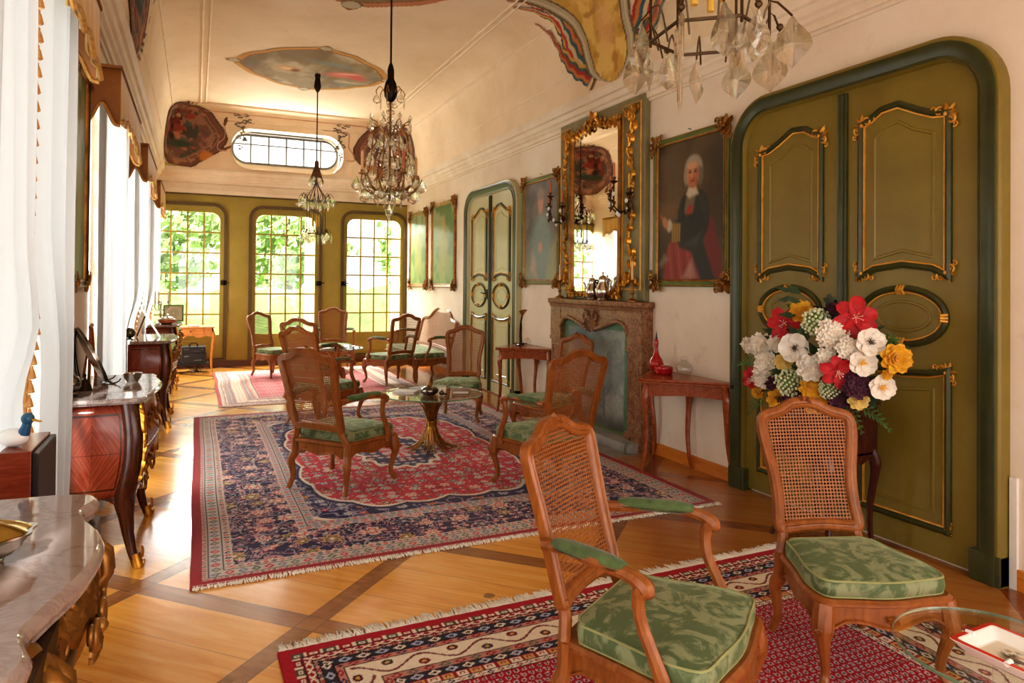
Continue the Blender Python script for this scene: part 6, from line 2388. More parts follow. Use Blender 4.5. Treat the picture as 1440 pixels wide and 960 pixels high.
# loudspeaker box with duck figurine
t = thing('wooden_speaker', 'reddish wooden loudspeaker box with black front in front of the near curtain', 'speaker', (-0.735, 2.97, 0))
obj('cabinet', M().box(0.14, 0.235, -0.17, 0.17, 0.0, 0.965), MT['redwood'], t, smooth=0, bevel=0.003)
m = M()
m.plate([(-0.165, 0.01), (0.165, 0.01), (0.165, 0.957), (-0.165, 0.957)], (), lambda y, z, d: (0.235 + d, y, z), 0.02)
obj('grille', m, MT['black'], t, smooth=0, bevel=0.006)
t = thing('duck_figurine', 'small porcelain duck with a blue head on the wooden speaker', 'figurine', (-0.572, 2.90, 0.9655), -0.4)
m = M()
m.ball((0, 0, 0.032), 0.04, 16, (1.35, 0.85, 0.8))
m.tube([(-0.04, 0, 0.035), (-0.065, 0, 0.05), (-0.08, 0, 0.062)], [0.02, 0.013, 0.003], 8)
obj('body', m, MT['white_porcelain'], t, smooth=60)
m = M()
m.tube([(0.035, 0, 0.045), (0.045, 0, 0.07), (0.048, 0, 0.085)], [0.02, 0.015, 0.014], 10)
m.ball((0.05, 0, 0.098), 0.021, 14)
obj('head', m, simple('cobalt glaze', rgb(40, 70, 140), rgb(30, 100, 110), 0.15), t, smooth=60)
obj('bill', M().tube([(0.068, 0, 0.095), (0.082, 0, 0.09), (0.095, 0, 0.089)], [0.009, 0.008, 0.006], 8, asp=0.5, up=(0, 0, 1)), simple('ochre glaze', rgb(208, 160, 60), rgb(190, 140, 50), 0.2), t)

CT = 0.9255
# on the second commode
t = thing('silver_ball_box', 'round silver ball box on a small foot on the second commode', 'box', (-0.60, 4.30, CT))
obj('foot', M().lathe([(0.001, 0), (0.04, 0), (0.04, 0.006), (0.015, 0.014), (0.014, 0.02)], 18), MT['pewter'], t)
obj('ball', M().ball((0, 0, 0.068), 0.052, 22), MT['pewter'], t, smooth=60)
t = thing('oval_tray_stand', 'oval silver tray leaning on a wire stand on the second commode', 'tray', (-0.55, 4.80, CT), 0.25)
m = M()
tl_ = lambda a, b, d: (0.05 - 0.42 * (b + 0.16) - d * 0.9, a, 0.17 + b * 0.9 - d * 0.4)
m.plate([(0.19 * cos(a), 0.175 * sin(a)) for a in np.linspace(0, 2 * PI, 40, endpoint=False)], (), tl_, 0.006)
tr = obj('tray', m, MT['silver'], t, smooth=30)
m = M()
m.mould([(0.19 * cos(a), 0.175 * sin(a)) for a in np.linspace(0, 2 * PI, 40, endpoint=False)], [(-0.012, 0.0), (-0.012, -0.012), (0.014, -0.008), (0.03, 0.0)], True, tl_)
obj('rim', m, MT['pewter'], tr, smooth=40)
m = M()
for sg in (-1, 1):
    m.tube(spline([(0.13, sg * 0.09, 0.03), (0.09, sg * 0.09, 0.004), (-0.06, sg * 0.08, 0.004), (-0.10, sg * 0.02, 0.22), (-0.09, 0, 0.33)], 5), 0.004, 6)
m.tube([(0.09, -0.09, 0.004), (0.09, 0.09, 0.004)], 0.004, 6)
obj('wire_stand', m, MT['iron'], t)
t = thing('wooden_easel_frame', 'slim wooden easel with crossed legs behind the oval tray', 'easel', (-0.60, 5.08, CT))
m = M()
m.tube([(0, -0.08, 0), (0.0, -0.015, 0.33)], 0.009, 6)
m.tube([(0.02, 0.08, 0), (0.0, 0.015, 0.33)], 0.009, 6)
m.tube([(-0.04, 0, 0.0), (0, 0, 0.3)], 0.007, 6)
m.tube([(0, -0.04, 0.32), (0, 0.045, 0.335)], 0.012, 6)
obj('legs_frame', m, MT['tablewood'], t)
m = M().tube([(0.03, -0.06, 0.06), (0.03, 0.06, 0.06)], 0.006, 6)
obj('shelf_bar', m, MT['tablewood'], t)
t = thing('bell_ornament', 'small dark metal bell beside the oval tray stand', 'bell', (-0.56, 4.52, CT))
obj('bell', M().lathe([(0.04, 0), (0.036, 0.01), (0.028, 0.035), (0.018, 0.055), (0.006, 0.062), (0.004, 0.075), (0.009, 0.085), (0.001, 0.095)], 16), MT['iron'], t)
t = thing('silver_bowl', 'small silver bowl near the front edge of the second commode', 'bowl', (-0.345, 4.80, CT))
obj('bowl', M().lathe([(0.001, 0), (0.03, 0), (0.032, 0.006), (0.045, 0.025), (0.05, 0.05), (0.055, 0.053), (0.047, 0.05), (0.04, 0.025), (0.001, 0.012)], 24, (0, 0, 0), 1, 1, lambda a: 1 + 0.03 * cos(12 * a)), MT['silver'], t, smooth=50)
# on the third commode
t = thing('silver_ball_box', 'round silver ball box on the third commode', 'box', (-0.62, 8.2, CT))
obj('foot', M().lathe([(0.001, 0), (0.04, 0), (0.04, 0.006), (0.015, 0.014), (0.014, 0.02)], 18), MT['pewter'], t)
obj('ball', M().ball((0, 0, 0.07), 0.055, 20), MT['pewter'], t, smooth=60)
t = thing('silver_picture_frame', 'silver standing picture frame tilted back on the third commode', 'picture frame', (-0.42, 8.55, CT), 0.1)
m = M()
tl2 = lambda a, b, d: (0.06 - 0.5 * b - d * 0.85, a, b * 0.87 + 0.004 - d * 0.0)
m.mould([(-0.13, 0), (0.13, 0), (0.13, 0.36), (-0.13, 0.36)], [(0, 0.012), (0, -0.012), (0.03, -0.008), (0.034, 0.0), (0.03, 0.012)], True, tl2)
obj('frame', m, MT['silver'], t, smooth=25)
obj('picture', M().plate([(-0.11, 0.02), (0.11, 0.02), (0.11, 0.34), (-0.11, 0.34)], (), tl2), MT['book'], t, smooth=0)
obj('prop', M().tube([tl2(0, 0.26, 0.014), (-0.16, 0, 0.004)], 0.008, 6), MT['iron'], t)
# on the farthest commode
t = thing('silver_candelabrum', 'slim silver candelabrum on the farthest commode against the curtain', 'candelabrum', (-0.45, 10.98, CT))
obj('stem', M().lathe([(0.001, 0), (0.07, 0), (0.07, 0.012), (0.02, 0.04), (0.012, 0.1), (0.022, 0.13), (0.012, 0.16), (0.012, 0.26), (0.02, 0.28), (0.012, 0.30), (0.02, 0.33), (0.001, 0.335)], 16), MT['silver'], t)
for a in (0.3, 2.4, 4.5):
    p = spline([(0, 0, 0.22), (0.05 * cos(a), 0.05 * sin(a), 0.19), (0.1 * cos(a), 0.1 * sin(a), 0.23), (0.1 * cos(a), 0.1 * sin(a), 0.29)], 5)
    m = M().tube(p, 0.007, 6)
    m.lathe([(0.004, 0), (0.028, 0.004), (0.014, 0.012), (0.016, 0.035), (0.001, 0.035)], 10, p[-1])
    br = obj('branch', m, MT['silver'], t)
    obj('candle', M().lathe([(0.010, 0.03), (0.0095, 0.17), (0.002, 0.175)], 8, p[-1]), MT['white'], br)
t = thing('lidded_bowl', 'copper coloured lidded bowl on the farthest commode', 'bowl', (-0.36, 10.86, CT))
obj('bowl', M().lathe([(0.001, 0), (0.06, 0), (0.065, 0.01), (0.11, 0.03), (0.12, 0.06), (0.115, 0.075), (0.1, 0.075)], 26), simple('copper pink metal', rgb(190, 130, 110), rgb(160, 104, 86), 0.25, 0.7), t)
obj('lid', M().lathe([(0.112, 0.075), (0.09, 0.095), (0.04, 0.11), (0.015, 0.115), (0.012, 0.13), (0.02, 0.14), (0.001, 0.15)], 26), MT['silver'], t)
t = thing('framed_print', 'small green framed print standing on the farthest commode before the window', 'picture', (-0.30, 11.52, CT))
m = M()
tl3 = lambda a, b, d: (a, 0.03 + 0.22 * b + d, b * 0.97 + 0.002)
m.mould([(-0.14, 0), (0.14, 0), (0.14, 0.26), (-0.14, 0.26)], [(0, 0.012), (0, -0.008), (0.02, -0.008), (0.022, 0.012)], True, tl3)
obj('frame', m, MT['framegreen'], t, smooth=0)


def print_paint(U, V):
    c = np.zeros(U.shape + (3,)) + LN(206, 186, 150)
    d = np.hypot((U - 0.5) * 1.1, V - 0.5)
    for r in (0.12, 0.2, 0.3):
        c = blend(c, np.abs(d - r) < 0.018, LN(150, 140, 120))
    return c


paint_plane('print', 0, 0, 0, 0, 0, print_paint, MT['canvas_dull'], t, 40, 40, lambda u, v: tl3(-0.122 + 0.244 * u, 0.018 + 0.224 * v, 0.002))
obj('prop', M().tube([tl3(0, 0.2, 0.014), (0, 0.16, 0.004)], 0.006, 6), MT['iron'], t)

# side table at the back with hi-fi units
t = thing('wooden_side_table', 'honey coloured wooden side table with a drawer before the left end window', 'table', (0.0, 12.83, 0))
x0, x1, y0, y1 = -0.42, 0.29, -0.22, 0.27
obj('table_top', M().box(x0 - 0.02, x1 + 0.02, y0 - 0.02, y1 + 0.02, 0.755, 0.778), MT['orangewood'], t, smooth=0, bevel=0.004)
m = M()
pol = [(x0 + 0.01, 0.754), (x0 + 0.01, 0.60)] + spline([(x0 + 0.05, 0.60), (x0 + 0.12, 0.62), (-0.18, 0.59), (-0.11, 0.63), (-0.065, 0.625), (-0.02, 0.63), (0.05, 0.59), (x1 - 0.12, 0.62), (x1 - 0.05, 0.60)], 4) + [(x1 - 0.01, 0.60), (x1 - 0.01, 0.754)]
m.plate(pol, (), lambda x, z, d: (x, y0 + d, z), 0.02)
m.box(x0 + 0.01, x0 + 0.03, y0, y1, 0.62, 0.754)
m.box(x1 - 0.03, x1 - 0.01, y0, y1, 0.62, 0.754)
m.box(x0 + 0.01, x1 - 0.01, y1 - 0.02, y1, 0.62, 0.754)
obj('apron', m, MT['orangewood'], t, smooth=0)
m = M().box(-0.26, 0.13, y0 - 0.008, y0 + 0.004, 0.655, 0.742)
dr = obj('drawer', m, MT['orangewood'], t, smooth=0, bevel=0.003)
obj('knob', M().ball((-0.065, y0 - 0.016, 0.70), 0.011, 8), MT['bronze'], dr)
for lx, ly in ((x0 + 0.03, y0 + 0.03), (x1 - 0.03, y0 + 0.03), (x0 + 0.03, y1 - 0.03), (x1 - 0.03, y1 - 0.03)):
    m = M()
    s_ = 1 if lx > 0 else -1
    cab_leg(m, (lx, ly), (lx + s_ * 0.015, ly - 0.01), 0.74, (s_ * 0.8, -0.4 if ly < 0 else 0.4), 0.024)
    obj('leg', m, MT['orangewood'], t)
st = thing('equipment_stand', 'low black stand under the wooden side table carrying the audio units', 'stand', (-0.08, 12.84, 0))
m = M().box(-0.3, 0.3, -0.16, 0.16, 0.135, 0.15)
obj('shelf', m, MT['black'], st, smooth=0)
for lx in (-0.22, 0.1):
    for ly in (-0.1, 0.1):
        obj('leg', M().tube([(lx, ly, 0), (lx + 0.02, ly, 0.135)], 0.012, 6), MT['black'], st)
for k, (xa, xb, z0, z1, lab) in enumerate(((-0.12, 0.26, 0.151, 0.33, 'lower black audio unit on the low stand under the wooden side table'), (-0.12, 0.245, 0.331, 0.43, 'upper black audio unit with a flat top under the wooden side table'), (-0.3, -0.135, 0.151, 0.405, 'narrow black audio unit standing left of the stacked pair'))):
    u = thing('audio_unit', lab, 'audio equipment', (-0.08, 12.84, 0), 0, 'black audio units')
    obj('case', M().box(xa, xb, -0.14, 0.15, z0, z1), MT['black'], u, smooth=0, bevel=0.004)
    m = M()
    m.box(xa + 0.1 * (xb - xa), xa + 0.3 * (xb - xa), -0.146, -0.14, z0 + (z1 - z0) * 0.65, z0 + (z1 - z0) * 0.75)
    m.box(xa + 0.5 * (xb - xa), xa + 0.8 * (xb - xa), -0.146, -0.14, z0 + (z1 - z0) * 0.3, z0 + (z1 - z0) * 0.36)
    obj('display', m, MT['pewter'], u, smooth=0)
    obj('knob', M().lathe([(0.012, -0.006), (0.012, 0.006), (0.001, 0.006)], 10, (xb - 0.04, -0.146, z0 + 0.06), 1, 1), MT['pewter'], u)
hp = thing('headphones', 'black headphones lying on the upper audio unit', 'headphones', (-0.02, 12.8, 0.43))
obj('band', M().tube([(0.06 * cos(a), 0.0, 0.028 + 0.035 * sin(a)) for a in np.linspace(0, PI, 12)], 0.007, 6), MT['black'], hp)
for sg in (-1, 1):
    obj('ear_cup', M().ball((sg * 0.06, 0, 0.026), 0.026, 10, (0.6, 1, 1)), MT['black'], hp)
m = M()
rnd = random.Random(3)
for i in range(9):
    p = [(-0.3 + rnd.uniform(0, 0.5), rnd.uniform(-0.1, 0.12), rnd.uniform(0.1, 0.14))]
    for k in range(4):
        p.append((p[-1][0] + rnd.uniform(-0.14, 0.14), p[-1][1] + rnd.uniform(-0.08, 0.05), max(0.006, 0.08 - k * 0.04 + rnd.uniform(0, 0.02)) if k < 3 else 0.006))
    m.tube(spline(p, 5), 0.004, 5)
cb = obj('tangled_cables', m, MT['pewter'], None, loc=(-0.08, 12.84, 0))
tag(cb, 'tangle of thin cables on the floor under the audio stand', 'cables')
t = thing('paper_stack', 'flat pinkish box of papers on the wooden side table', 'papers', (-0.02, 12.72, 0.7785))
obj('sheets', M().box(-0.09, 0.09, -0.1, 0.1, 0, 0.022), simple('pink paper', rgb(222, 180, 166), rgb(206, 160, 146), 0.7), t, smooth=0)

# ================================================================ chandeliers
def pendant(m, p, size, kind, rnd):
    """one cut glass drop hanging under p (several kinds)"""
    x, y, z = p
    if kind == 'pear':
        pr = [(0.001, 0), (0.16, -0.15), (0.40, -0.5), (0.5, -0.78), (0.36, -1.0), (0.001, -1.2)]
        m.lathe([(r * size, zz * size) for r, zz in pr], 6, (x, y, z), 1.0, 0.45)
    elif kind == 'leaf':
        a0 = rnd.uniform(0, PI)
        hp_ = [(0.07, -0.06), (0.14, -0.2), (0.30, -0.38), (0.42, -0.55), (0.47, -0.74), (0.40, -0.90), (0.26, -1.04), (0.10, -1.16)]
        pts = [(0, 0)] + hp_ + [(0, -1.26)] + [(-a, b) for a, b in hp_[::-1]]
        c = len(m.v)
        vs = [(x + a * size * cos(a0), y + a * size * sin(a0), z + b * size) for a, b in pts]
        t = 0.14 * size
        vs += [(x - t * sin(a0), y + t * cos(a0), z - 0.68 * size), (x + t * sin(a0), y - t * cos(a0), z - 0.68 * size)]
        n = len(pts)
        m.add(vs, [(i, (i + 1) % n, n) for i in range(n)] + [((i + 1) % n, i, n + 1) for i in range(n)])
    elif kind == 'spear':
        m.lathe([(0.001, 0), (0.09 * size, -0.12 * size), (0.085 * size, -1.2 * size), (0.001, -1.55 * size)], 5, (x, y, z))
    else:
        m.ball((x, y, z - size * 0.3), size * 0.3, 6)


def crystal_part(t, items, rnd):
    for p, s, k in items:
        m = M()
        pendant(m, p, s, k, rnd)
        obj('crystal_drop', m, MT['crystal'], t, smooth=0)


def strand(m, a, b, sag, n, r):
    a, b = Vector(a), Vector(b)
    for i in range(n + 1):
        w = i / n
        p = a.lerp(b, w)
        p.z -= sag * 4 * w * (1 - w)
        m.ball(p, r, 5)


def cage_chandelier(label, x, y, zc, s, ztop, seed, R1=0.13):
    """hexagonal glazed lantern with two tiers of hanging crystals (near and far ones)"""
    rnd = random.Random(seed)
    t = thing('crystal_lantern', label, 'chandelier', (x, y, 0), 0.35 if seed == 2 else 0.1, None)
    zt, zb = zc + 0.24 * s, zc - 0.22 * s
    k0 = R1 / 0.13
    obj('cord', M().tube([(0, 0, ztop), (0, 0, zt + 0.36 * s)], 0.009, 6), MT['iron'], t)
    obj('ceiling_cup', M().lathe([(0.03, 0.0), (0.045, -0.02), (0.035, -0.06), (0.05, -0.16), (0.052, -0.2), (0.02, -0.26), (0.004, -0.27)], 14, (0, 0, ztop)), MT['iron'], t)
    obj('upper_cup', M().lathe([(0.012, 0.42 * s), (0.03 * s, 0.40 * s), (0.032 * s, 0.33 * s), (0.075 * s, 0.2 * s), (0.07 * s, 0.18 * s), (0.01, 0.17 * s)], 14, (0, 0, zt + 0.16 * s)), MT['brown_cup'], t)
    R1 = R1 * s
    m = M()
    hexp = [(R1 * cos(k * PI / 3), R1 * sin(k * PI / 3)) for k in range(6)]
    for k in range(6):
        a, b = hexp[k], hexp[(k + 1) % 6]
        for z in (zt, zb):
            m.tube([(a[0], a[1], z), (b[0], b[1], z)], 0.006 * s, 5)
        m.tube([(a[0], a[1], zb - 0.02 * s), (a[0], a[1], zt)], 0.005 * s, 5)
        m.tube(spline([(a[0], a[1], zt), (a[0] * 0.9, a[1] * 0.9, zt + 0.08 * s), (a[0] * 0.3, a[1] * 0.3, zt + 0.2 * s), (0, 0, zt + 0.35 * s)], 3), 0.006 * s, 5)
    obj('lantern_frame', m, MT['bronze'], t)
    for k in range(6):
        a, b = hexp[k], hexp[(k + 1) % 6]
        m = M()
        m.add([(a[0], a[1], zb), (b[0], b[1], zb), (b[0], b[1], zt), (a[0], a[1], zt)], [(0, 1, 2, 3)])
        obj('glass_pane', m, MT['pane'], t, smooth=0)
    for k in range(3):
        a = k * 2.1 + 0.4
        obj('candle', M().lathe([(0.012 * s, zb + 0.10 * s), (0.012 * s, zb + 0.2 * s), (0.01 * s, zb + 0.21 * s), (0.012 * s, zb + 0.23 * s), (0.003, zb + 0.28 * s)], 8, (0.05 * s * cos(a), 0.05 * s * sin(a), 0)), MT['candle_yellow'], t)
    items = []
    kz = 1.3 if R1 > 0.16 * s else 1.15
    for tier, (z, ro, n, sz) in enumerate(((zt + 0.06 * s, 0.24 * s * (k0 * .55 + .45), 12, 0.085 * s), (zb + 0.02 * s, 0.21 * s * (k0 * .55 + .45), 12, 0.085 * s), (zt + 0.33 * s, 0.085 * s, 6, 0.075 * s))):
        for k in range(n):
            a = 2 * PI * k / n + 0.15
            r = ro * (1.0 if k % 2 else 0.86)
            e = (r * cos(a), r * sin(a), z - 0.01 * s)
            m = M()
            m.tube(spline([(R1 * 0.86 * cos(a), R1 * 0.86 * sin(a), z - 0.06 * s), (ro * 0.75 * cos(a), ro * 0.75 * sin(a), z + 0.05 * s), e], 3), 0.0035 * s, 4)
            items.append((e, kz * sz * (1.15 if k % 2 else 0.95), 'leaf' if k % 2 else rnd.choice(['leaf', 'pear', 'spear'])))
            if k % 2 == 0:
                m.ball((e[0], e[1], e[2] + 0.014 * s), 0.012 * s, 6)
            obj('wire_arm', m, MT['bronze'], t)
    for k in range(6):
        a = hexp[k]
        items.append(((a[0] * 1.02, a[1] * 1.02, zb - 0.02 * s), kz * 0.09 * s, 'spear' if k % 2 else 'leaf'))
        items.append(((a[0] * 1.25, a[1] * 1.25, zt - 0.02 * s), kz * 0.08 * s, 'leaf'))
    crystal_part(t, items, rnd)
    return t


cage_chandelier('crystal hung lantern chandelier over the foreground, cut by the top edge of the picture', 1.575, 1.83, 2.625, 1.05, 4.565, 2, 0.185)
cage_chandelier('small crystal lantern chandelier hanging farthest away before the oval window', 1.575, 10.2, 2.47, 1.02, 4.565, 6)


def grand_chandelier(label, x, y, ztop):
    rnd = random.Random(12)
    t = thing('crystal_chandelier', label, 'chandelier', (x, y, 0))
    obj('cord', M().tube([(0, 0, ztop), (0, 0, 3.5)], 0.009, 6), MT['iron'], t)
    obj('hanging_cup', M().lathe([(0.012, 3.52), (0.02, 3.5), (0.03, 3.46), (0.03, 3.38), (0.05, 3.34), (0.062, 3.28), (0.055, 3.22), (0.03, 3.18), (0.01, 3.17)], 16), MT['iron'], t)
    m = M()
    for zz, r in ((3.14, 0.03), (3.08, 0.04), (3.02, 0.03), (2.97, 0.045), (2.91, 0.03), (2.86, 0.035)):
        m.lathe([(0.008, 0.03), (r, 0.012), (r, -0.012), (0.008, -0.03)], 8, (0, 0, zz))
    m.lathe([(0.01, 2.84), (0.05, 2.8), (0.02, 2.74), (0.045, 2.68), (0.06, 2.62), (0.03, 2.55), (0.05, 2.48), (0.02, 2.42)], 10)
    obj('crystal_stem', m, MT['crystal'], t, smooth=0)
    obj('centre_rod', M().tube([(0, 0, 3.2), (0, 0, 2.28)], 0.008, 6), MT['gilt_old'], t)
    obj('finial', M().lathe([(0.01, 2.36), (0.03, 2.32), (0.028, 2.28), (0.012, 2.25), (0.04, 2.2), (0.035, 2.16), (0.014, 2.13), (0.001, 2.08)], 7), MT['crystal'], t, smooth=0)
    fr = M()
    nA = 8
    items = []
    pr = M()
    for k in range(nA):
        a = 2 * PI * k / nA + 0.2
        ca, sa = cos(a), sin(a)
        q_ = lambda r, z: (r * ca, r * sa, z)
        # the pear shaped cage
        fr.tube(spline([q_(0.03, 2.86), q_(0.10, 2.92), q_(0.16, 2.86), q_(0.175, 2.7), q_(0.20, 2.55), q_(0.23, 2.47), q_(0.17, 2.40), q_(0.05, 2.34)], 4), 0.006, 5)
        fr.tube(spline([q_(0.06, 2.87), q_(0.13, 2.97), q_(0.185, 2.99)], 4), 0.005, 5)
        pr = M().lathe([(0.001, 0.05), (0.02, 0.02), (0.001, -0.02)], 5, q_(0.185, 3.0))
        obj('prism_point', pr, MT['crystal'], t, smooth=0)
        # arms
        arm = spline([q_(0.06, 2.38), q_(0.14, 2.33), q_(0.23, 2.36), q_(0.27, 2.44), q_(0.265, 2.5)], 4)
        fr.tube(arm, 0.007, 6)
        if k % 2 == 0:
            c = q_(0.265, 2.5)
            m = M().lathe([(0.006, -0.01), (0.035, 0.0), (0.035, 0.006), (0.014, 0.012), (0.016, 0.035), (0.001, 0.035)], 10, c)
            obj('candle_cup', m, MT['gilt_old'], t)
            obj('candle', M().lathe([(0.013, 0.02), (0.013, 0.19), (0.008, 0.2), (0.002, 0.205)], 8, c), MT['candle_red'] if k % 4 else MT['candle'], t)
        items.append((q_(0.27, 2.45), 0.10, 'leaf'))
        items.append((q_(0.235, 2.39), 0.105, 'pear'))
        items.append((q_(0.19, 2.99), 0.07, 'leaf'))
        items.append((q_(0.18, 2.86), 0.085, 'leaf'))
        items.append((q_(0.19, 2.69), 0.085, 'pear' if k % 2 else 'leaf'))
        items.append((q_(0.11, 2.37), 0.10, 'spear'))
        b = a + PI / nA
        q2 = lambda r, z: (r * cos(b), r * sin(b), z)
        items.append((q2(0.29, 2.48), 0.1, 'pear'))
        items.append((q2(0.215, 2.58), 0.085, 'leaf'))
        items.append((q2(0.165, 2.38), 0.09, 'leaf'))
        items.append((q2(0.10, 2.83), 0.07, 'pear'))
        fr.tube(spline([q2(0.05, 2.40), q2(0.17, 2.36), q2(0.25, 2.40), q2(0.29, 2.485)], 4), 0.005, 5)
    obj('gilt_frame', fr, MT['gilt_old'], t, smooth=60)
    for k in range(6):
        a = 2 * PI * k / 6
        q_ = lambda r, z: (r * cos(a), r * sin(a), z)
        m = M().tube(spline([q_(0.05, 3.24), q_(0.09, 3.3), q_(0.13, 3.26), q_(0.125, 3.23)], 4), 0.004, 5)
        obj('upper_arm', m, MT['gilt_old'], t)
        items.append((q_(0.125, 3.23), 0.075, 'pear' if k % 2 else 'spear'))
    crystal_part(t, items, rnd)
    m = M()
    for k in range(16):
        a = 2 * PI * k / 16
        a2 = a + 2 * PI / 16
        strand(m, (0.05 * cos(a), 0.05 * sin(a), 2.95), (0.18 * cos(a), 0.18 * sin(a), 2.7), 0.02, 9, 0.0085)
        strand(m, (0.19 * cos(a), 0.19 * sin(a), 2.69), (0.24 * cos(a), 0.24 * sin(a), 2.46), 0.01, 8, 0.0085)
        strand(m, (0.24 * cos(a), 0.24 * sin(a), 2.45), (0.24 * cos(a2), 0.24 * sin(a2), 2.45), 0.03, 5, 0.008)
    tag(obj('bead_strings', m, MT['crystal'], t, smooth=60), kind='stuff')


grand_chandelier('large many armed crystal chandelier with candles hanging in the middle of the salon', 1.575, 6.05, 4.565)

# ================================================================ ceiling paintings
def fresco_flat(label, cx, cy, rx, ry, seed, ground, band):
    n = 150
    U, V = np.meshgrid(np.linspace(-1.25, 1.25, n + 1), np.linspace(-1.25, 1.25, n + 1))
    th = np.arctan2(V, U)
    r = np.hypot(U, V)
    lobe = 1.0 + 0.045 * np.cos(4 * th) + 0.012 * np.cos(12 * th + 1)
    d = r / lobe
    nn = fbm(U * 2.2 + 9, V * 2.2, seed, 5)
    n2 = fbm(U * 3.5, V * 1.4 + 4, seed + 3, 4)
    c = np.zeros(U.shape + (3,)) + LN(*ground)
    c = blend(c, sst(0.42, 0.62, nn), LN(196, 184, 158))
    c = blend(c, sst(0.5, 0.7, n2) * 0.9, LN(138, 120, 92))
    c = blend(c, sst(0.56, 0.72, fbm(U * 2, V * 4, seed + 7, 4)) * 0.7, LN(120, 122, 116))
    c = blend(c, el(U, V, 0.42, 0.02, 0.26, 0.13, -0.3, 0.5), LN(214, 128, 112))
    c = blend(c, el(U, V, 0.62, 0.1, 0.14, 0.1, 0.6, 0.5), LN(204, 106, 96))
    c = blend(c, el(U, V, 0.45, -0.04, 0.16, 0.04, -0.3, 0.6) * 0.7, LN(236, 190, 170))
    c = blend(c, el(U, V, -0.32, 0.06, 0.17, 0.12, 0.3, 0.5), LN(190, 146, 92))
    c = blend(c, el(U, V, -0.36, 0.05, 0.09, 0.07, 0.0, 0.5), LN(226, 196, 158))
    c = blend(c, el(U, V, -0.24, 0.1, 0.06, 0.07, 0.0, 0.5), LN(126, 90, 56))
    c = blend(c, el(U, V, 0.2, -0.4, 0.3, 0.08, 0.2, 0.7) * 0.6, LN(130, 156, 156))
    c = blend(c, sst(0.89, 0.91, d), LN(*band))
    c = blend(c, (np.abs(d - 0.9) < 0.012), LN(150, 104, 60))
    # shell cartouches on the four axes
    for a in (0, PI / 2, PI, -PI / 2):
        x0, y0 = 1.04 * cos(a), 1.04 * sin(a)
        c = blend(c, el(U, V, x0, y0, 0.10, 0.10, 0, 0.2), LN(196, 186, 160))
        c = blend(c, (np.abs(np.hypot(U - x0, V - y0) - 0.09) < 0.015), LN(140, 110, 72))
    keep = (d < 1.0)
    for a in (0, PI / 2, PI, -PI / 2):
        keep |= np.hypot(U - 1.04 * cos(a), V - 1.04 * sin(a)) < 0.105 * (1 + 0.15 * np.cos(th * 40))
    m = M()
    vs = np.stack([cx + U * rx, cy + V * ry, np.full(U.shape, 4.559)], -1).reshape(-1, 3)
    K = keep.ravel()
    N1 = n + 1
    fs = []
    for j in range(n):
        for i in range(n):
            a = j * N1 + i
            if K[a] and K[a + 1] and K[a + N1] and K[a + N1 + 1]:
                fs.append((a, a + N1, a + N1 + 1, a + 1))
    m.v, m.f = [tuple(p) for p in vs], fs
    o = obj('ceiling_fresco', m, MT['fresco'], recalc=False, smooth=0, col=np.clip(c, 0, 1).reshape(-1, 3))
    tag(o, label, 'ceiling painting')


fresco_flat('lobed ceiling fresco of clouds and a figure in pink drapery around the farthest chandelier cord', 1.5, 10.05, 1.02, 0.98, 5, (160, 146, 118), (204, 156, 90))
fresco_flat('large ceiling fresco above the middle chandelier, only its far rim in view', 1.5, 6.0, 1.3, 1.42, 15, (184, 168, 128), (196, 134, 96))


def cove_pt(side, s, q_, off=0.012):
    """point on the cove near a back corner (side -1 left, +1 right): s runs from the side wall (negative) round to the back wall"""
    d, z = prof_q(q_)
    d += off * (1 if z < 4.45 else 0.3)
    z -= off * (0 if z < 4.3 else 1)
    r = max(0.02, CR - d)
    half = 0.55 * PI / 4
    if s < -half:
        x, y = d, CR + (-half - s)
    elif s > half:
        x, y = CR + (s - half), d
    else:
        a = (s + half) / 0.55
        x, y = CR - r * cos(a), CR - r * sin(a)
    return ((XL + x) if side < 0 else (XR - x), YB - y, z)


def fresco_cove(label, mapping, ue, ve, fn, nu, nv):
    U, V = np.meshgrid(np.linspace(-ue, ue, nu + 1), np.linspace(0, ve, nv + 1))
    col, keep = fn(U, V)
    m = M()
    N1 = nu + 1
    m.v = [mapping(U[j, i], V[j, i]) for j in range(nv + 1) for i in range(N1)]
    K = keep.ravel()
    for j in range(nv):
        for i in range(nu):
            a = j * N1 + i
            if K[a] and K[a + 1] and K[a + N1] and K[a + N1 + 1]:
                m.f.append((a, a + 1, a + N1 + 1, a + N1))
    o = obj('painted_cartouche', m, MT['fresco'], recalc=False, smooth=60, col=np.clip(col, 0, 1).reshape(-1, 3))
    tag(o, label, 'wall painting', 'painted cartouches of the cove')


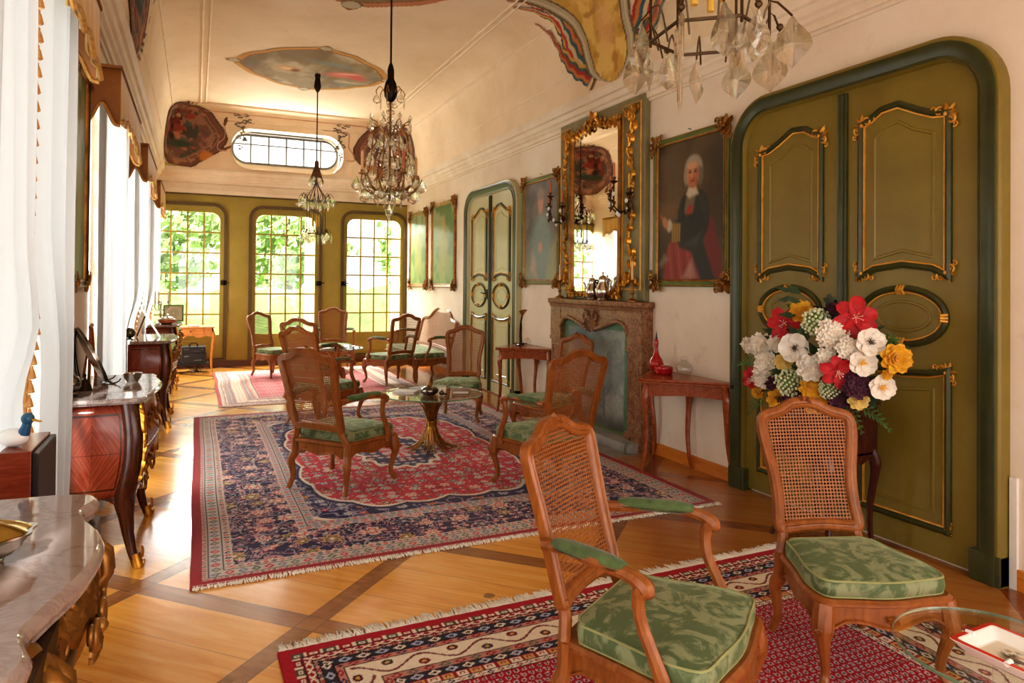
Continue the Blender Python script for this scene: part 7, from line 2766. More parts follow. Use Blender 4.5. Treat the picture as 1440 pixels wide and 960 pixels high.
def cartouche(seed):
    def f(U, V):
        x, y = U / 0.86, (V - 0.60) / 0.64
        th = np.arctan2(y, x)
        r = np.hypot(x, y)
        lim = 0.98 + 0.05 * np.cos(5 * th + 1) + 0.05 * (fbm(th * 3 + 9, th * 0, seed, 3) - 0.5)
        d = r / lim
        n = fbm(U * 6, V * 6, seed, 5)
        n2 = fbm(U * 9 + 7, V * 7, seed + 4, 3)
        c = np.zeros(U.shape + (3,)) + LN(122, 92, 82)
        c = blend(c, sst(0.45, 0.6, n), LN(158, 118, 100))
        c = blend(c, sst(0.5, 0.62, n2), LN(84, 84, 76))
        rnd = random.Random(seed)
        for i in range(46):
            a, q_ = rnd.uniform(0, 6.28), rnd.uniform(0, 0.55)
            k = rnd.choice([(176, 96, 82), (196, 130, 100), (66, 50, 48), (150, 70, 64), (94, 104, 92), (204, 150, 118), (120, 60, 56)])
            c = blend(c, el(x, y, q_ * cos(a) - 0.05, q_ * sin(a) + 0.05, rnd.uniform(0.06, 0.16), rnd.uniform(0.04, 0.11), rnd.uniform(0, 3), 0.4), LN(*k))
        c = blend(c, el(x, y, 0.0, -0.36, 0.4, 0.1, 0.1, 0.4), LN(72, 84, 74))
        # frame of scrolls: brown, grey and red bands
        for a, b, k in ((0.70, 0.76, (146, 116, 96)), (0.76, 0.785, (100, 68, 58)), (0.785, 0.84, (138, 106, 94)), (0.84, 0.875, (128, 74, 62)), (0.875, 0.95, (120, 90, 76)), (0.95, 1.2, (98, 70, 58))):
            c = blend(c, (d >= a) & (d < b), LN(*k))
        c = blend(c, (d > 0.74) & (d < 0.87) & (fbm(x * 9, y * 9, seed + 2, 3) > 0.55), LN(172, 126, 100))
        c = blend(c, sst(0.2, -0.6, x * (1 if seed != 8 else -1)) * 0.35 * (d < 0.62), LN(60, 44, 44))
        c = blend(c, el(x, y, 0.62, -0.62, 0.14, 0.16, 0.5, 0.3), LN(196, 130, 72))
        keep = d < 1.0
        # curling leaf tips
        for k in range(9):
            a = rnd.uniform(-2.9, -0.3) if k < 5 else rnd.uniform(0.4, 2.6)
            cx_, cy_ = 1.0 * cos(a), 1.0 * sin(a)
            lf = el(x, y, cx_ + 0.05 * cos(a), cy_ + 0.05 * sin(a), 0.16, 0.045, a + 1.0, 0.1) > 0.5
            keep |= lf
            c = blend(c, lf & (d > 0.97), LN(118, 86, 62))
        # trailing vine to the side
        for (vx, vy) in ((1.24, 0.62), (1.32, 0.45), (1.2, 0.36), (1.3, 0.12), (1.22, 0.0), (1.34, -0.05), (1.26, -0.28), (1.36, 0.7), (1.42, 0.5), (1.16, 0.7), (1.3, 0.28)):
            for q_ in range(3):
                a = q_ * 2.1 + vx * 20
                lf = el(x, y, vx + 0.035 * cos(a), vy + 0.05 * sin(a), 0.036, 0.045, a, 0.1) > 0.5
                keep |= lf
                c = blend(c, lf, LN(120, 112, 100))
        return c, keep
    return f


for sd, lab, s_ in ((-1, 'dark red and brown painted cartouche in the far left corner of the cove', 3), (1, 'dark painted cartouche in the far right corner of the cove, behind the middle chandelier', 8)):
    fresco_cove(lab, (lambda sd: lambda u, v: cove_pt(sd, u, v))(sd), 1.26, PTOT + 0.14, cartouche(s_), 170, 100)


def shield(U, V):
    """painted shield with flags spread behind it"""
    x, y = U, V - 0.62
    wdt = np.interp(V, [0, 0.04, 0.1, 0.2, 0.35, 0.55, 0.8, 1.0, 1.3, 1.6], [0.05, 0.16, 0.30, 0.42, 0.46, 0.46, 0.55, 0.66, 0.70, 0.6])
    ctr = np.interp(V, [0, 0.3, 0.9, 1.6], [0.06, 0.02, -0.14, -0.2])
    d = np.abs(x - ctr) / wdt
    n = fbm(U * 6, V * 6, 33, 5)
    c = np.zeros(U.shape + (3,)) + LN(206, 166, 84)
    c = blend(c, sst(0.45, 0.6, n), LN(228, 196, 116))
    c = blend(c, sst(0.58, 0.7, fbm(U * 9, V * 9, 36, 4)) * 0.7, LN(176, 128, 74))
    c = blend(c, el(x, y, -0.02, -0.05, 0.13, 0.26, 0.2, 0.5) * 0.7, LN(226, 184, 128))
    keep = (d < 1.0) & (y > -0.69)
    fr = (d >= 0.66)
    c = blend(c, fr, LN(184, 172, 144))
    c = blend(c, fr & (d < 0.71), LN(120, 98, 70))
    c = blend(c, (d > 0.93), LN(120, 100, 72))
    c = blend(c, (d > 0.82) & (d < 0.88), LN(204, 194, 168))
    # flags spread to the left and right, striped along their length
    inn = keep.copy()
    cols = [(84, 96, 92), (206, 168, 92), (188, 70, 60), (206, 190, 160), (74, 104, 108), (196, 128, 78), (176, 62, 56)]
    for sg in (-1, 1):
        for (x0, y0, x1, y1, w0, off) in ((0.30, 0.16, 1.12, 1.34, 0.16, 0), (0.36, 0.24, 0.98, 1.5, 0.15, 2), (0.34, 0.14, 1.22, 1.0, 0.10, 4)):
            dx, dy = (x1 - x0), (y1 - y0)
            L_ = math.hypot(dx, dy)
            ax_ = (x * sg - x0) * dx / L_ + (V - y0) * dy / L_
            cr = -(x * sg - x0) * dy / L_ + (V - y0) * dx / L_ + 0.10 * np.sin(ax_ * 3.0) + 0.012 * np.sin(ax_ * 30)
            tt = ax_ / L_
            ww = w0 * np.clip(1.25 - tt, 0, 1) * (tt > 0) * (1 - 0.25 * np.abs(np.sin(tt * 16)) * (tt > 0.55))
            pm = (np.abs(cr) < ww) & (tt > 0) & (tt < 1) & ~inn
            k = np.mod(np.floor((cr / np.maximum(ww, 1e-3) * 0.5 + 0.5) * 5) + off, 7)
            for i_, cc in enumerate(cols):
                c = blend(c, pm & (k == i_), LN(*cc))
            keep |= pm
    # crossed staffs at the foot
    for sg in (-1, 1):
        pm = poly_m(x, y, [(sg * 0.02, -0.30), (sg * 0.08, -0.28), (sg * 0.40, -0.60), (sg * 0.33, -0.61)], 0.003) > 0.5
        new = pm & ~keep
        c = blend(c, new, LN(118, 90, 60))
        keep |= pm
    return c, keep


def side_map(yc):
    def f(u, v):
        d, z = prof_q(v)
        return (XR - d - 0.012 * (1 if z < 4.45 else .3), yc - u, z - 0.012 * (0 if z < 4.3 else 1))
    return f


fresco_cove('painted gold shield with red and blue flags on the cove above the mirror', side_map(5.72), 1.3, PTOT + 0.25, shield, 200, 130)


def left_map(yc):
    def f(u, v):
        d, z = prof_q(v)
        return (XL + d + 0.012 * (1 if z < 4.45 else .3), yc + u, z - 0.012 * (0 if z < 4.3 else 1))
    return f


fresco_cove('dark painted cartouche on the left cove, seen reflected in the tall mirror', left_map(6.6), 1.08, PTOT + 0.1, cartouche(12), 130, 80)

# ================================================================ small things on the right-hand tables
TT = 0.7855
t = thing('red_vase', 'red glass vase with a long neck and black pointed stopper on the card table', 'vase', (3.68, 4.93, TT))
obj('body', M().lathe([(0.001, 0), (0.03, 0), (0.032, 0.004), (0.05, 0.02), (0.063, 0.05), (0.064, 0.075), (0.05, 0.11), (0.028, 0.145), (0.018, 0.18), (0.016, 0.215), (0.019, 0.245), (0.018, 0.27), (0.011, 0.285)], 24), MT['red_glass'], t, smooth=60)
obj('stopper', M().lathe([(0.011, 0.285), (0.009, 0.30), (0.002, 0.352)], 12), MT['black'], t)
obj('foot', M().lathe([(0.001, -0.0005), (0.034, -0.0005), (0.034, 0.008), (0.001, 0.008)], 20), MT['black'], t)
t = thing('red_box', 'round lobed red lacquer box in front of the red vase', 'box', (3.63, 4.76, TT))
lob = lambda a: 1 + 0.06 * abs(cos(4 * a))
obj('box', M().lathe([(0.001, 0), (0.06, 0), (0.072, 0.012), (0.074, 0.035), (0.07, 0.04)], 48, (0, 0, 0), 1, 1, lob), MT['red_glass'], t, smooth=40)
obj('lid', M().lathe([(0.072, 0.041), (0.075, 0.05), (0.07, 0.066), (0.05, 0.075), (0.001, 0.078)], 48, (0, 0, 0), 1, 1, lob), MT['red_glass'], t, smooth=40)
t = thing('clear_glass_vase', 'clear round glass vase with a narrow collar on the right card table', 'vase', (3.69, 4.56, TT))
obj('vase', M().lathe([(0.001, 0.0), (0.03, 0.0), (0.055, 0.02), (0.07, 0.06), (0.06, 0.1), (0.035, 0.122), (0.024, 0.128), (0.034, 0.14), (0.036, 0.155), (0.028, 0.166), (0.024, 0.164), (0.031, 0.153), (0.029, 0.142), (0.02, 0.13), (0.03, 0.118), (0.055, 0.098), (0.065, 0.06), (0.05, 0.024), (0.028, 0.006), (0.001, 0.006)], 28), MT['clear'], t, smooth=60)
t = thing('flower_sculpture', 'bronze calla flower sculpture on the card table by the far doors', 'sculpture', (3.66, 7.66, TT))
m = M()
for a in (0.3, 2.0, 3.6, 5.2):
    leaf(m, (0, 0), 0.09, a, 0.6, lambda x, y, d: (x, y, 0.012 + d), 0.015)
m.lathe([(0.001, 0), (0.05, 0), (0.045, 0.012), (0.02, 0.02)], 14)
obj('leaf_base', m, MT['pewter'], t, smooth=60)
m = M().tube(spline([(0, 0, 0), (0.0, 0.01, 0.12), (0, 0.0, 0.24), (0, -0.03, 0.33), (0, -0.05, 0.37)], 5), 0.010, 8)
m.tube(spline([(0.012, 0.0, 0.03), (0.016, 0.02, 0.14), (0.02, 0.02, 0.22), (0.015, 0.0, 0.28)], 5), [0.014] * 10 + [0.012, 0.01, 0.008, 0.006, 0.004, 0.002], 8)
obj('stem', m, MT['iron'], t)
m = M()
m.grid(lambda u, v: ((0.012 + 0.04 * v ** 1.5) * cos(u * 5.6), -0.05 - 0.02 * v - (0.012 + 0.05 * v ** 1.5) * sin(u * 5.6) * 0.9, 0.36 + 0.065 * v + 0.02 * v * sin(u * 5.6)), 24, 8)
obj('bloom', m, MT['gilt_old'], t, recalc=False, smooth=60)
t = thing('glass_tealight', 'small clear glass block tealight holder on the card table by the far doors', 'candle holder', (3.60, 7.34, TT))
obj('block', M().box(-0.035, 0.035, -0.035, 0.035, 0, 0.10), MT['clear'], t, smooth=0, bevel=0.004)
obj('candle', M().lathe([(0.001, 0.101), (0.02, 0.101), (0.02, 0.12), (0.002, 0.121), (0.002, 0.135)], 12), MT['candle'], t)

# on the round glass table
GT = 0.0125 + 0.5175
t = thing('metal_pomegranate', 'dark metal pomegranate ornament with a brass spike on the round glass table', 'ornament', (1.94, 5.965, GT))
obj('fruit', M().lathe([(0.001, 0), (0.04, 0.0), (0.072, 0.02), (0.08, 0.042), (0.07, 0.062), (0.04, 0.076), (0.016, 0.078)], 30, (0, 0, 0), 1, 1, lambda a: 1 + 0.06 * abs(sin(5 * a))), MT['pewter'], t, smooth=50)
obj('spike', M().lathe([(0.02, 0.076), (0.024, 0.09), (0.012, 0.11), (0.007, 0.13), (0.002, 0.15)], 12), MT['brass'], t)
t = thing('metal_fig', 'tiny dark metal fruit beside the pomegranate ornament', 'ornament', (2.035, 5.90, GT))
obj('fruit', M().lathe([(0.001, 0), (0.018, 0.004), (0.026, 0.02), (0.018, 0.036), (0.006, 0.044), (0.004, 0.056)], 14), MT['pewter'], t)
obj('leaf', M().ball((0.03, -0.012, 0.012), 0.017, 8, (1.2, 0.8, 0.6)), MT['bronze'], t)


def book(label, x, y, z, w, l, h, rz, mat):
    t = thing('book', label, 'book', (x, y, z), rz, 'books on the glass tables')
    m = M()
    m.box(-w / 2, w / 2, -l / 2, l / 2, 0, 0.003)
    m.box(-w / 2, w / 2, -l / 2, l / 2, h - 0.003, h)
    m.box(-w / 2, -w / 2 + 0.003, -l / 2, l / 2, 0.003, h - 0.003)
    obj('cover', m, mat, t, smooth=0)
    obj('pages', M().box(-w / 2 + 0.003, w / 2 - 0.005, -l / 2 + 0.004, l / 2 - 0.004, 0.003, h - 0.003), MT['page'], t, smooth=0)


brownbook = simple('brown cloth book', rgb(150, 118, 96), rgb(128, 98, 80), 0.6)
greybook = simple('grey jacket book', rgb(176, 176, 174), rgb(150, 150, 150), 0.4)
book('pale grey book behind the pomegranate on the round glass table', 1.98, 6.27, GT, 0.17, 0.22, 0.022, 0.5, greybook)
book('brown book at the right side of the round glass table', 2.26, 6.0, GT, 0.15, 0.2, 0.025, -0.4, brownbook)
book('white book at the left side of the round glass table', 1.78, 6.17, GT, 0.15, 0.21, 0.018, 0.9, MT['book'])
t = thing('glass_dish', 'small clear glass dish on the round glass table behind the white book', 'dish', (1.90, 6.42, GT))
obj('dish', M().lathe([(0.001, 0), (0.04, 0), (0.065, 0.02), (0.07, 0.035), (0.064, 0.034), (0.055, 0.02), (0.036, 0.006), (0.001, 0.006)], 24), MT['clear'], t, smooth=60)
FT = 0.0125 + 0.4925
t = thing('small_statuette', 'tiny dark statuette in the middle of the far glass table', 'statuette', (2.0, 10.92, FT))
obj('figure', M().lathe([(0.001, 0), (0.03, 0), (0.03, 0.008), (0.018, 0.014), (0.024, 0.05), (0.012, 0.07), (0.016, 0.09), (0.001, 0.105)], 12), MT['iron'], t)
t = thing('glass_bowl', 'shallow pale glass bowl at the right of the far glass table', 'bowl', (2.22, 10.98, FT))
obj('bowl', M().lathe([(0.001, 0), (0.05, 0), (0.1, 0.02), (0.12, 0.035), (0.112, 0.034), (0.09, 0.022), (0.045, 0.006), (0.001, 0.006)], 24), MT['clear'], t, smooth=60)
book('white magazine at the left of the far glass table', 1.82, 10.95, FT, 0.2, 0.26, 0.012, 0.3, MT['book'])

# ashtray on the small table
t = thing('porcelain_ashtray', 'white rectangular porcelain ashtray with a red rim on the small glass table', 'ashtray', (2.10, 1.155, 0.0125 + 0.4875), 0.03)
hx, hy = 0.105, 0.125


def rrect(k, r=0.012):
    return arc(hx - k - r, hy - k - r, r, r, 0, PI / 2, 4) + arc(-hx + k + r, hy - k - r, r, r, PI / 2, PI, 4) + arc(-hx + k + r, -hy + k + r, r, r, PI, 1.5 * PI, 4) + arc(hx - k - r, -hy + k + r, r, r, 1.5 * PI, 2 * PI, 4)


def loft(levels, cap0=True, cap1=True):
    m = M()
    n = 20
    for k, z in levels:
        m.v += [(x, y, z) for x, y in rrect(k)]
    for j in range(len(levels) - 1):
        m.f += [(j * n + i, j * n + (i + 1) % n, (j + 1) * n + (i + 1) % n, (j + 1) * n + i) for i in range(n)]
    if cap0:
        m.f.append(tuple(range(n))[::-1])
    if cap1:
        m.f.append(tuple((len(levels) - 1) * n + i for i in range(n)))
    return m


obj('dish', loft([(0.03, 0.0), (0.026, 0.004), (0.004, 0.03), (0.0, 0.034), (0.002, 0.036), (0.016, 0.036), (0.02, 0.034), (0.04, 0.010), (0.044, 0.009)]), MT['white_porcelain'], t, smooth=30)
m = loft([(0.0005, 0.0335), (0.0015, 0.0366), (0.0145, 0.0366)], False, False)
obj('red_rim', m, simple('red enamel rim', rgb(206, 62, 44), rgb(190, 50, 36), 0.2), t, smooth=30)
m = M()
for sg in (-1, 1):
    m.tube([(sg * (hx - 0.002), -0.03, 0.034), (sg * (hx - 0.024), -0.028, 0.036)], 0.008, 8)
    m.tube([(-0.02, sg * (hy - 0.002), 0.034), (-0.018, sg * (hy - 0.024), 0.036)], 0.008, 8)
obj('cigarette_rest', m, MT['white_porcelain'], t)


def ash_paint(U, V):
    c = np.zeros(U.shape + (3,)) + LN(226, 216, 196)
    n = fbm(U * 7, V * 7, 4, 4)
    mk = el(U, V, 0.5, 0.5, 0.33, 0.24, 0.3, 0.4)
    c = blend(c, mk * sst(0.46, 0.56, n), LN(110, 98, 84))
    c = blend(c, mk * sst(0.55, 0.62, fbm(U * 11, V * 11, 8, 3)) * 0.8, LN(66, 60, 62))
    c = blend(c, mk * sst(0.6, 0.66, fbm(U * 8 + 5, V * 8, 6, 3)) * 0.7, LN(150, 110, 80))
    return c


q = vcol('painted porcelain', 0.15)
paint_plane('painted_motif', 0, 0, 0, 0, 0, ash_paint, q, t, 50, 60, lambda u, v: (-0.058 + 0.116 * u, -0.078 + 0.156 * v, 0.0095))

# ================================================================ plant stand and flowers
t = thing('plant_stand', 'dark wooden plant stand on curved legs against the olive double doors, under the flowers', 'plant stand', (3.48, 3.0, 0))
m = M()
m.mould([(-0.2, -0.22), (0.2, -0.22), (0.2, 0.22), (-0.2, 0.22)], [(0, 0.56), (0, 0.86), (0.02, 0.86), (0.02, 0.56)], True)
m.box(-0.19, 0.19, -0.21, 0.21, 0.575, 0.59)
m.mould([(-0.2, -0.22), (0.2, -0.22), (0.2, 0.22), (-0.2, 0.22)], [(-0.012, 0.845), (-0.012, 0.865), (0.02, 0.868), (0.02, 0.845)], True)
obj('planter_box', m, MT['darkwood'], t, smooth=30)
for sx in (-1, 1):
    for sy in (-1, 1):
        m = M()
        cab_leg(m, (sx * 0.17, sy * 0.19), (sx * 0.19, sy * 0.21), 0.60, (sx * 0.7, sy * 0.7), 0.026)
        obj('leg', m, MT['darkwood'], t)
m = M()
pol = spline([(-0.2, 0.57), (-0.2, 0.5), (-0.13, 0.53), (-0.06, 0.505), (0, 0.535), (0.06, 0.505), (0.13, 0.53), (0.2, 0.5), (0.2, 0.57)], 4)
m.plate(pol, (), lambda a, b, d: (-0.2 + d, a, b), 0.015)
m.plate(pol, (), lambda a, b, d: (a, -0.22 + d, b), 0.015)
m.plate(pol, (), lambda a, b, d: (a, 0.205 + d, b), 0.015)
obj('apron', m, MT['darkwood'], t, smooth=30)

FA = thing('flower_arrangement', 'big bouquet of red, yellow and white flowers in the plant stand before the olive doors', 'flowers', (3.40, 2.93, 0.62))
FA0 = Vector((3.40, 2.93, 0.62))
VW = Vector((-0.74, -0.64, 0.05)).normalized()
petal_m = {}


def pm(name, c, c2):
    if name not in petal_m:
        q = N(name)
        v = q.coord('Object')
        q.set(Base_Color=q.mix(q.ramp(q.noise(v, 26, 3, 0.6), [(0.35, (0, 0, 0, 1)), (0.65, (1, 1, 1, 1))]), rgb(*c), rgb(*c2)), Roughness=0.6)
        q.b.inputs['Subsurface Weight'].default_value = 0.0
        q.b.inputs['Sheen Weight'].default_value = 0.2
        petal_m[name] = q.m
    return petal_m[name]


REDP = lambda: pm('red petals', (196, 18, 30), (158, 10, 24))
YELP = lambda: pm('yellow petals', (238, 190, 48), (222, 156, 34))
CRYP = lambda: pm('cream yellow petals', (240, 218, 140), (228, 196, 112))
WHTP = lambda: pm('white petals', (240, 234, 222), (226, 214, 200))
GRWP = lambda: pm('greenish white florets', (226, 230, 196), (196, 206, 160))
PURP = lambda: pm('dark purple florets', (92, 30, 58), (66, 22, 44))
LEAFG = lambda: pm('fern green', (88, 128, 52), (52, 92, 40))
DLEAF = lambda: pm('dark green foliage', (50, 78, 40), (34, 56, 30))


def frame_of(c, tilt=(0, 0, 0)):
    nrm = (VW + Vector(tilt)).normalized()
    x = Vector((0, 0, 1)).cross(nrm).normalized()
    y = nrm.cross(x)
    return lambda a, b, d: Vector(c) + x * a + y * b + nrm * d


def petal(m, fr, a, length, width, cup, wav=0.0, base=0.0, rnd=None, n=6, ruff=0.0):
    ca, sa = cos(a), sin(a)
    vs, fs = [], []
    k = 5
    for i in range(n + 1):
        t_ = i / n
        r = base + length * t_
        w = width * (0.25 + 0.75 * sin(PI * min(1, 0.12 + 0.72 * t_))) * (1 if t_ < 0.95 else 0.62)
        for j in range(k):
            s = (j / (k - 1) - 0.5) * 2
            h = cup(t_) - 0.18 * width * (1 - s * s) + ruff * sin(s * 7 + i * 2 + a * 5) * t_
            x, y = r * ca - s * w * 0.5 * sa, r * sa + s * w * 0.5 * ca
            vs.append(fr(x, y, h))
    for i in range(n):
        for j in range(k - 1):
            fs.append((i * k + j, i * k + j + 1, (i + 1) * k + j + 1, (i + 1) * k + j))
    m.add(vs, fs)


STEM = M()


def stem_to(c, nrm):
    p0 = Vector((0.0 + random.uniform(-0.08, 0.08), random.uniform(-0.1, 0.1), 0.22))
    c = Vector(c)
    p = [p0 - Vector((0, 0, 0.18)), p0, (p0 + c) / 2 - nrm * 0.03 + Vector((0, 0, 0.03)), c - nrm * 0.04, c - nrm * 0.008]
    STEM.tube(spline(p, 4), 0.004, 5)


def flower(kind, x, y, z, R_, tilt=(0, 0, 0), mat=None):
    rnd = random.Random(int(abs(x * 1000) + abs(y * 777) + abs(z * 333)))
    c = Vector((x, y, z)) - FA0
    tilt = Vector(tilt) + Vector((0, c.y * 0.9, (c.z - 0.5) * 0.8))
    fr = frame_of(c, tilt)
    nrm = (VW + tilt).normalized()
    stem_to(c, nrm)
    m = M()
    a0 = rnd.uniform(0, 6)
    if kind == 'amaryllis':
        for k in range(6):
            petal(m, fr, a0 + k * PI / 3 + (0.1 if k % 2 else 0), R_ * (1.08 if k % 2 else 1.0), R_ * 0.72, lambda t_: R_ * (0.5 * t_ - 0.55 * t_ * t_) + (0.006 if k % 2 else 0), ruff=R_ * 0.05)
        o = obj('amaryllis', m, mat or REDP(), FA, recalc=False, smooth=180)
        m = M()
        for k in range(6):
            a = k + rnd.uniform(0, 1)
            m.tube([fr(0, 0, 0), fr(R_ * 0.12 * cos(a), R_ * 0.12 * sin(a) - 0.004, R_ * 0.35), fr(R_ * 0.22 * cos(a), R_ * 0.22 * sin(a) - R_ * 0.1, R_ * 0.55)], 0.0014, 4)
            m.ball(fr(R_ * 0.22 * cos(a), R_ * 0.22 * sin(a) - R_ * 0.1, R_ * 0.55), 0.003, 5)
        obj('stamens', m, WHTP(), o)
    elif kind == 'peony':
        for ring_, (nn, rr, ww, hh) in enumerate(((8, 1.0, 0.75, 0.15), (8, 0.82, 0.66, 0.35), (7, 0.62, 0.55, 0.5), (6, 0.42, 0.42, 0.6), (5, 0.24, 0.3, 0.62))):
            for k in range(nn):
                petal(m, fr, a0 + ring_ * 0.5 + 2 * PI * k / nn, R_ * rr, R_ * ww, (lambda hh: lambda t_: R_ * hh * (t_ ** 0.7) * 1.0)(hh), ruff=R_ * 0.06, n=4)
        obj('peony', m, mat or YELP(), FA, recalc=False, smooth=180)
    elif kind == 'allium':
        for k in range(130):
            zz = 1 - 2 * (k + 0.5) / 130
            a = k * 2.39996
            rr = math.sqrt(1 - zz * zz)
            dv_ = Vector((rr * cos(a), rr * sin(a), zz))
            if dv_.dot(nrm) < -0.35:
                continue
            pc = Vector(c) + dv_ * R_ * rnd.uniform(0.8, 1.02)
            m.ball(pc, R_ * rnd.uniform(0.09, 0.135), 5)
        o = obj('allium', m, GRWP(), FA, recalc=False, smooth=180)
        obj('core', M().ball(c, R_ * 0.74, 12), pm('green flower core', (120, 140, 80), (92, 116, 60)), o, smooth=180)
    elif kind == 'poppy':
        for k in range(6):
            petal(m, fr, a0 + k * PI / 3, R_, R_ * 1.05, lambda t_: R_ * 0.28 * t_ + (0.004 if k % 2 else 0), ruff=R_ * 0.07)
        o = obj('poppy', m, mat or WHTP(), FA, recalc=False, smooth=180)
        m = M()
        for k in range(30):
            a, rr = rnd.uniform(0, 6.28), R_ * rnd.uniform(0.08, 0.3)
            m.tube([fr(0, 0, 0.004), fr(rr * cos(a), rr * sin(a), R_ * 0.3)], 0.0013, 4)
            m.ball(fr(rr * cos(a), rr * sin(a), R_ * 0.3), 0.0025, 4)
        m.ball(fr(0, 0, R_ * 0.12), R_ * 0.14, 8)
        obj('stamens', m, pm('dark stamens', (92, 74, 56), (60, 44, 36)) if mat is None else YELP(), o)
    elif kind == 'cluster':
        nn = max(7, int(R_ * 420))
        mc = M()
        for k in range(nn):
            a, rr = k * 2.4, R_ * math.sqrt((k + 0.3) / nn)
            f2 = frame_of(fr(rr * cos(a), rr * sin(a), R_ * 0.5 * (1 - (rr / R_) ** 2)), Vector(tilt) + Vector((rnd.uniform(-.5, .5), rnd.uniform(-.5, .5), rnd.uniform(-.4, .4))))
            s = 0.020 + 0.005 * rnd.random()
            for q_ in range(5):
                petal(m, f2, q_ * 2 * PI / 5 + k, s, s * 0.9, lambda t_: s * 0.3 * t_, n=2)
            mc.ball(f2(0, 0, 0.003), 0.003, 4)
        o = obj('blossom_cluster', m, mat or WHTP(), FA, recalc=False, smooth=180)
        obj('flower_centre', mc, CRYP() if mat is None else mat, o)


FLOWERS = [
    ('amaryllis', 3.293, 3.124, 1.315, 0.1051, None),
    ('amaryllis', 3.313, 2.640, 1.374, 0.1179, None),
    ('amaryllis', 3.177, 2.641, 1.082, 0.0890, None),
    ('amaryllis', 3.334, 3.431, 0.937, 0.0749, None),
    ('peony', 3.335, 3.032, 1.393, 0.0733, None),
    ('peony', 3.322, 2.404, 1.174, 0.0816, None),
    ('peony', 3.299, 3.172, 0.839, 0.0752, None),
    ('peony', 3.208, 2.848, 0.962, 0.0652, None),
    ('peony', 3.254, 2.858, 0.884, 0.0780, None),
    ('peony', 3.297, 2.438, 1.086, 0.0298, None),
    ('peony', 3.275, 2.590, 0.933, 0.0579, lambda: CRYP()),
    ('allium', 3.260, 2.855, 1.339, 0.0822, None),
    ('allium', 3.224, 3.019, 0.970, 0.0807, None),
    ('allium', 3.245, 2.744, 0.970, 0.0639, None),
    ('poppy', 3.210, 2.969, 1.183, 0.0881, None),
    ('poppy', 3.265, 2.510, 1.252, 0.0757, None),
    ('poppy', 3.298, 2.467, 1.018, 0.0676, lambda: WHTP()),
    ('poppy', 3.244, 2.540, 1.140, 0.0723, lambda: WHTP()),
    ('peony', 3.166, 2.811, 1.086, 0.0805, lambda: WHTP()),
    ('peony', 3.268, 3.156, 1.195, 0.0615, lambda: WHTP()),
    ('peony', 3.251, 3.088, 1.085, 0.0562, lambda: CRYP()),
    ('cluster', 3.229, 2.713, 1.276, 0.0872, None),
    ('cluster', 3.191, 2.732, 1.157, 0.0476, None),
    ('cluster', 3.220, 2.614, 1.214, 0.0502, None),
    ('cluster', 3.307, 3.324, 1.166, 0.0731, None),
    ('cluster', 3.347, 3.471, 1.153, 0.0473, None),
    ('cluster', 3.281, 3.255, 1.061, 0.0629, None),
    ('cluster', 3.299, 3.302, 0.964, 0.0636, None),
    ('cluster', 3.242, 2.573, 1.018, 0.0690, lambda: PURP()),
    ('cluster', 3.266, 2.705, 0.931, 0.0595, lambda: PURP()),
    ('cluster', 3.305, 3.208, 0.931, 0.0446, lambda: PURP()),
    ('cluster', 3.299, 3.061, 0.866, 0.0475, lambda: PURP()),
    ('cluster', 3.347, 2.803, 1.406, 0.0369, lambda: PURP()),
    ('peony', 3.361, 3.413, 0.844, 0.0421, None),
]
for k, x, y, z, r, mm in FLOWERS:
    flower(k, x, y, z, r, (0, 0, 0), mm() if mm else None)
FERNS = [
    (3.404, 3.549, 1.048),
    (3.376, 2.497, 1.281),
    (3.389, 2.461, 1.245),
    (3.365, 2.688, 0.844),
    (3.404, 2.589, 0.858),
    (3.426, 3.492, 0.771),
    (3.339, 2.499, 1.179),
    (3.268, 2.852, 1.187),
    (3.273, 2.958, 1.136),
    (3.268, 2.684, 1.143),
    (3.327, 2.553, 1.020),
    (3.315, 3.051, 1.276),
    (3.275, 2.667, 1.066),
    (3.313, 3.187, 1.023),
    (3.356, 2.574, 0.938),
    (3.335, 2.834, 0.837),
    (3.364, 3.297, 1.258),
]
rnd = random.Random(5)
for i, (x, y, z) in enumerate(FERNS):
    m = M()
    c = Vector((x, y, z)) - FA0
    out = Vector((c.x * 0.3, c.y, (c.z - 0.45) * 0.8 + 0.05)).normalized() + Vector((rnd.uniform(-.3, .1), 0, rnd.uniform(-.2, .2)))
    out.normalize()
    sd_ = out.cross(VW).normalized()
    fern = i < 6
    L_ = 0.17 if fern else 0.12
    c0 = c - out * L_ * 0.5
    pts = [c0 + out * L_ * t_ - Vector((0, 0, 0.06 * t_ * t_)) for t_ in np.linspace(0, 1, 8)]
    if fern:
        m.tube(pts, 0.002, 4)
        for j in range(1, 8):
            for sg in (-1, 1):
                p = pts[j]
                l = 0.055 * (1 - j / 9)
                e = p + sd_ * sg * l + out * l * 0.6
                w = out * 0.009
                m.add([p - w, (p + e) / 2 - w * 1.2, e, (p + e) / 2 + w * 1.2], [(0, 1, 2, 3)])
        obj('fern_leaf', m, LEAFG(), FA, recalc=False, smooth=0)
    else:
        for j in range(3):
            a = rnd.uniform(-0.7, 0.7)
            dv_ = (out + sd_ * a).normalized()
            w = dv_.cross(VW).normalized() * 0.026
            p = c0
            m.add([p, p + dv_ * L_ * 0.4 + w, p + dv_ * L_ + VW * 0.02, p + dv_ * L_ * 0.4 - w], [(0, 1, 2, 3)])
        obj('leaf', m, DLEAF(), FA, recalc=False, smooth=0)
m = M()
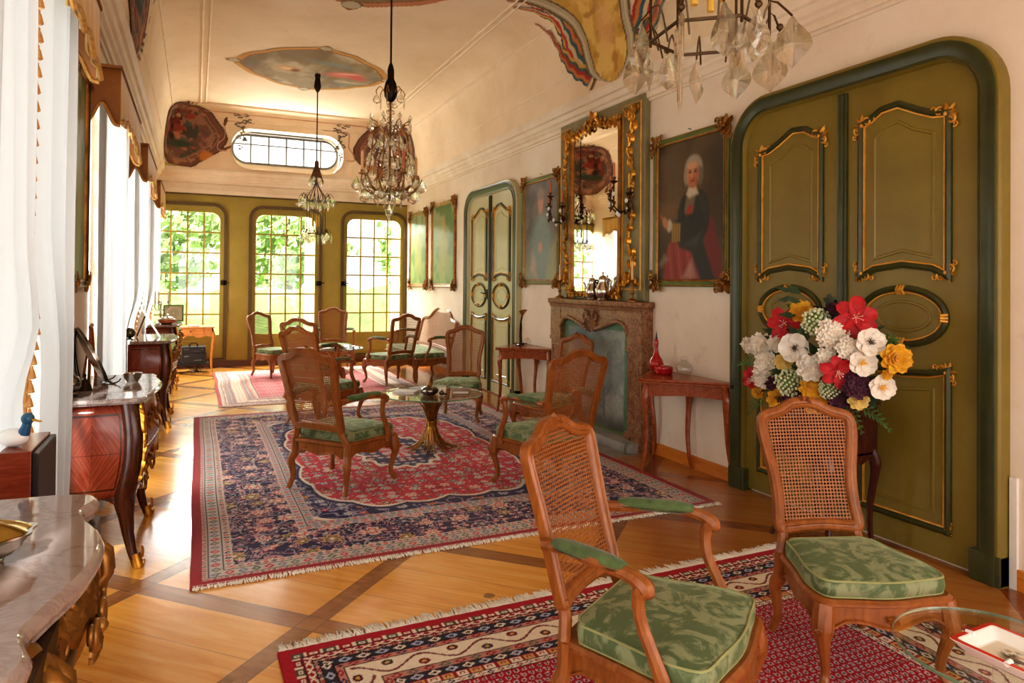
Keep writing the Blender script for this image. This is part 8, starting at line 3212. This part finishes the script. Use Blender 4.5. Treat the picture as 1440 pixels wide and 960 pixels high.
for i in range(70):
    a, zz = rnd.uniform(0, 6.28), rnd.uniform(-0.05, 0.75)
    rr = 0.28 * math.sqrt(max(0.02, 1 - ((zz - 0.4) / 0.5) ** 2)) * rnd.uniform(0.4, 0.85)
    p = Vector((rr * cos(a) * 0.6, rr * sin(a) * 1.25, 0.15 + zz))
    if p.z < 0.31:
        continue
    dv_ = Vector((cos(a), sin(a), rnd.uniform(-0.3, 0.6))).normalized()
    w = dv_.orthogonal().normalized() * 0.03
    m.add([p, p + dv_ * 0.05 + w, p + dv_ * 0.12, p + dv_ * 0.05 - w], [(0, 1, 2, 3)])
obj('inner_foliage', m, DLEAF(), FA, recalc=False, smooth=0)
obj('stems', STEM, DLEAF(), FA)

# ================================================================ light
def area(name, loc, rot, sx, sy, power, col=(1, 1, 1)):
    l = bpy.data.lights.new(name, 'AREA')
    l.shape = 'RECTANGLE'
    l.size, l.size_y = sx, sy
    l.energy = power
    l.color = col
    o = bpy.data.objects.new(name, l)
    COL.objects.link(o)
    o.location = loc
    o.rotation_euler = rot
    return o


for i, cy in enumerate(WY):
    area('window_daylight', (XL - 0.75, cy, 1.75), (0, -PI / 2, 0), 2.8, 1.5, LP_['left'][i], (1.0, 0.97, 0.93))
for i, cx in enumerate(BX):
    area('garden_daylight', (cx, YB + 0.9, 3.38), (R(-52), 0, 0), 1.3, 1.2, LP_['back'], (1.0, 0.98, 0.93))
for cx in (-0.05, 1.55, 3.15):
    area('front_fill', (cx, YF - 0.6, 1.7), (PI / 2, 0, 0), 1.1, 2.5, LP_['front'], (1.0, 0.93, 0.84))  # fill lamps added behind the camera, no windows seen there
sun = bpy.data.lights.new('sun', 'SUN')
sun.energy = LP_['sun']
sun.angle = 0.02
so = bpy.data.objects.new('sun', sun)
COL.objects.link(so)
so.rotation_euler = (R(48), 0, R(-16))
w = bpy.data.worlds.new('sky')
bpy.context.scene.world = w
w.use_nodes = True
bg = w.node_tree.nodes['Background']
bg.inputs[0].default_value = (0.93, 0.97, 1.0, 1)
bg.inputs[1].default_value = LP_['sky']
sc = bpy.context.scene
sc.view_settings.view_transform = LP_['view']
sc.view_settings.look = LP_['look']
sc.view_settings.exposure = LP_['exp']
sc.view_settings.gamma = LP_['gamma']
cy_ = sc.cycles
cy_.max_bounces = 14
cy_.diffuse_bounces = 6
cy_.glossy_bounces = 5
cy_.transmission_bounces = 8
cy_.transparent_max_bounces = 24
cy_.caustics_reflective = False
cy_.caustics_refractive = False
cy_.sample_clamp_indirect = 6.0
cy_.use_denoising = True
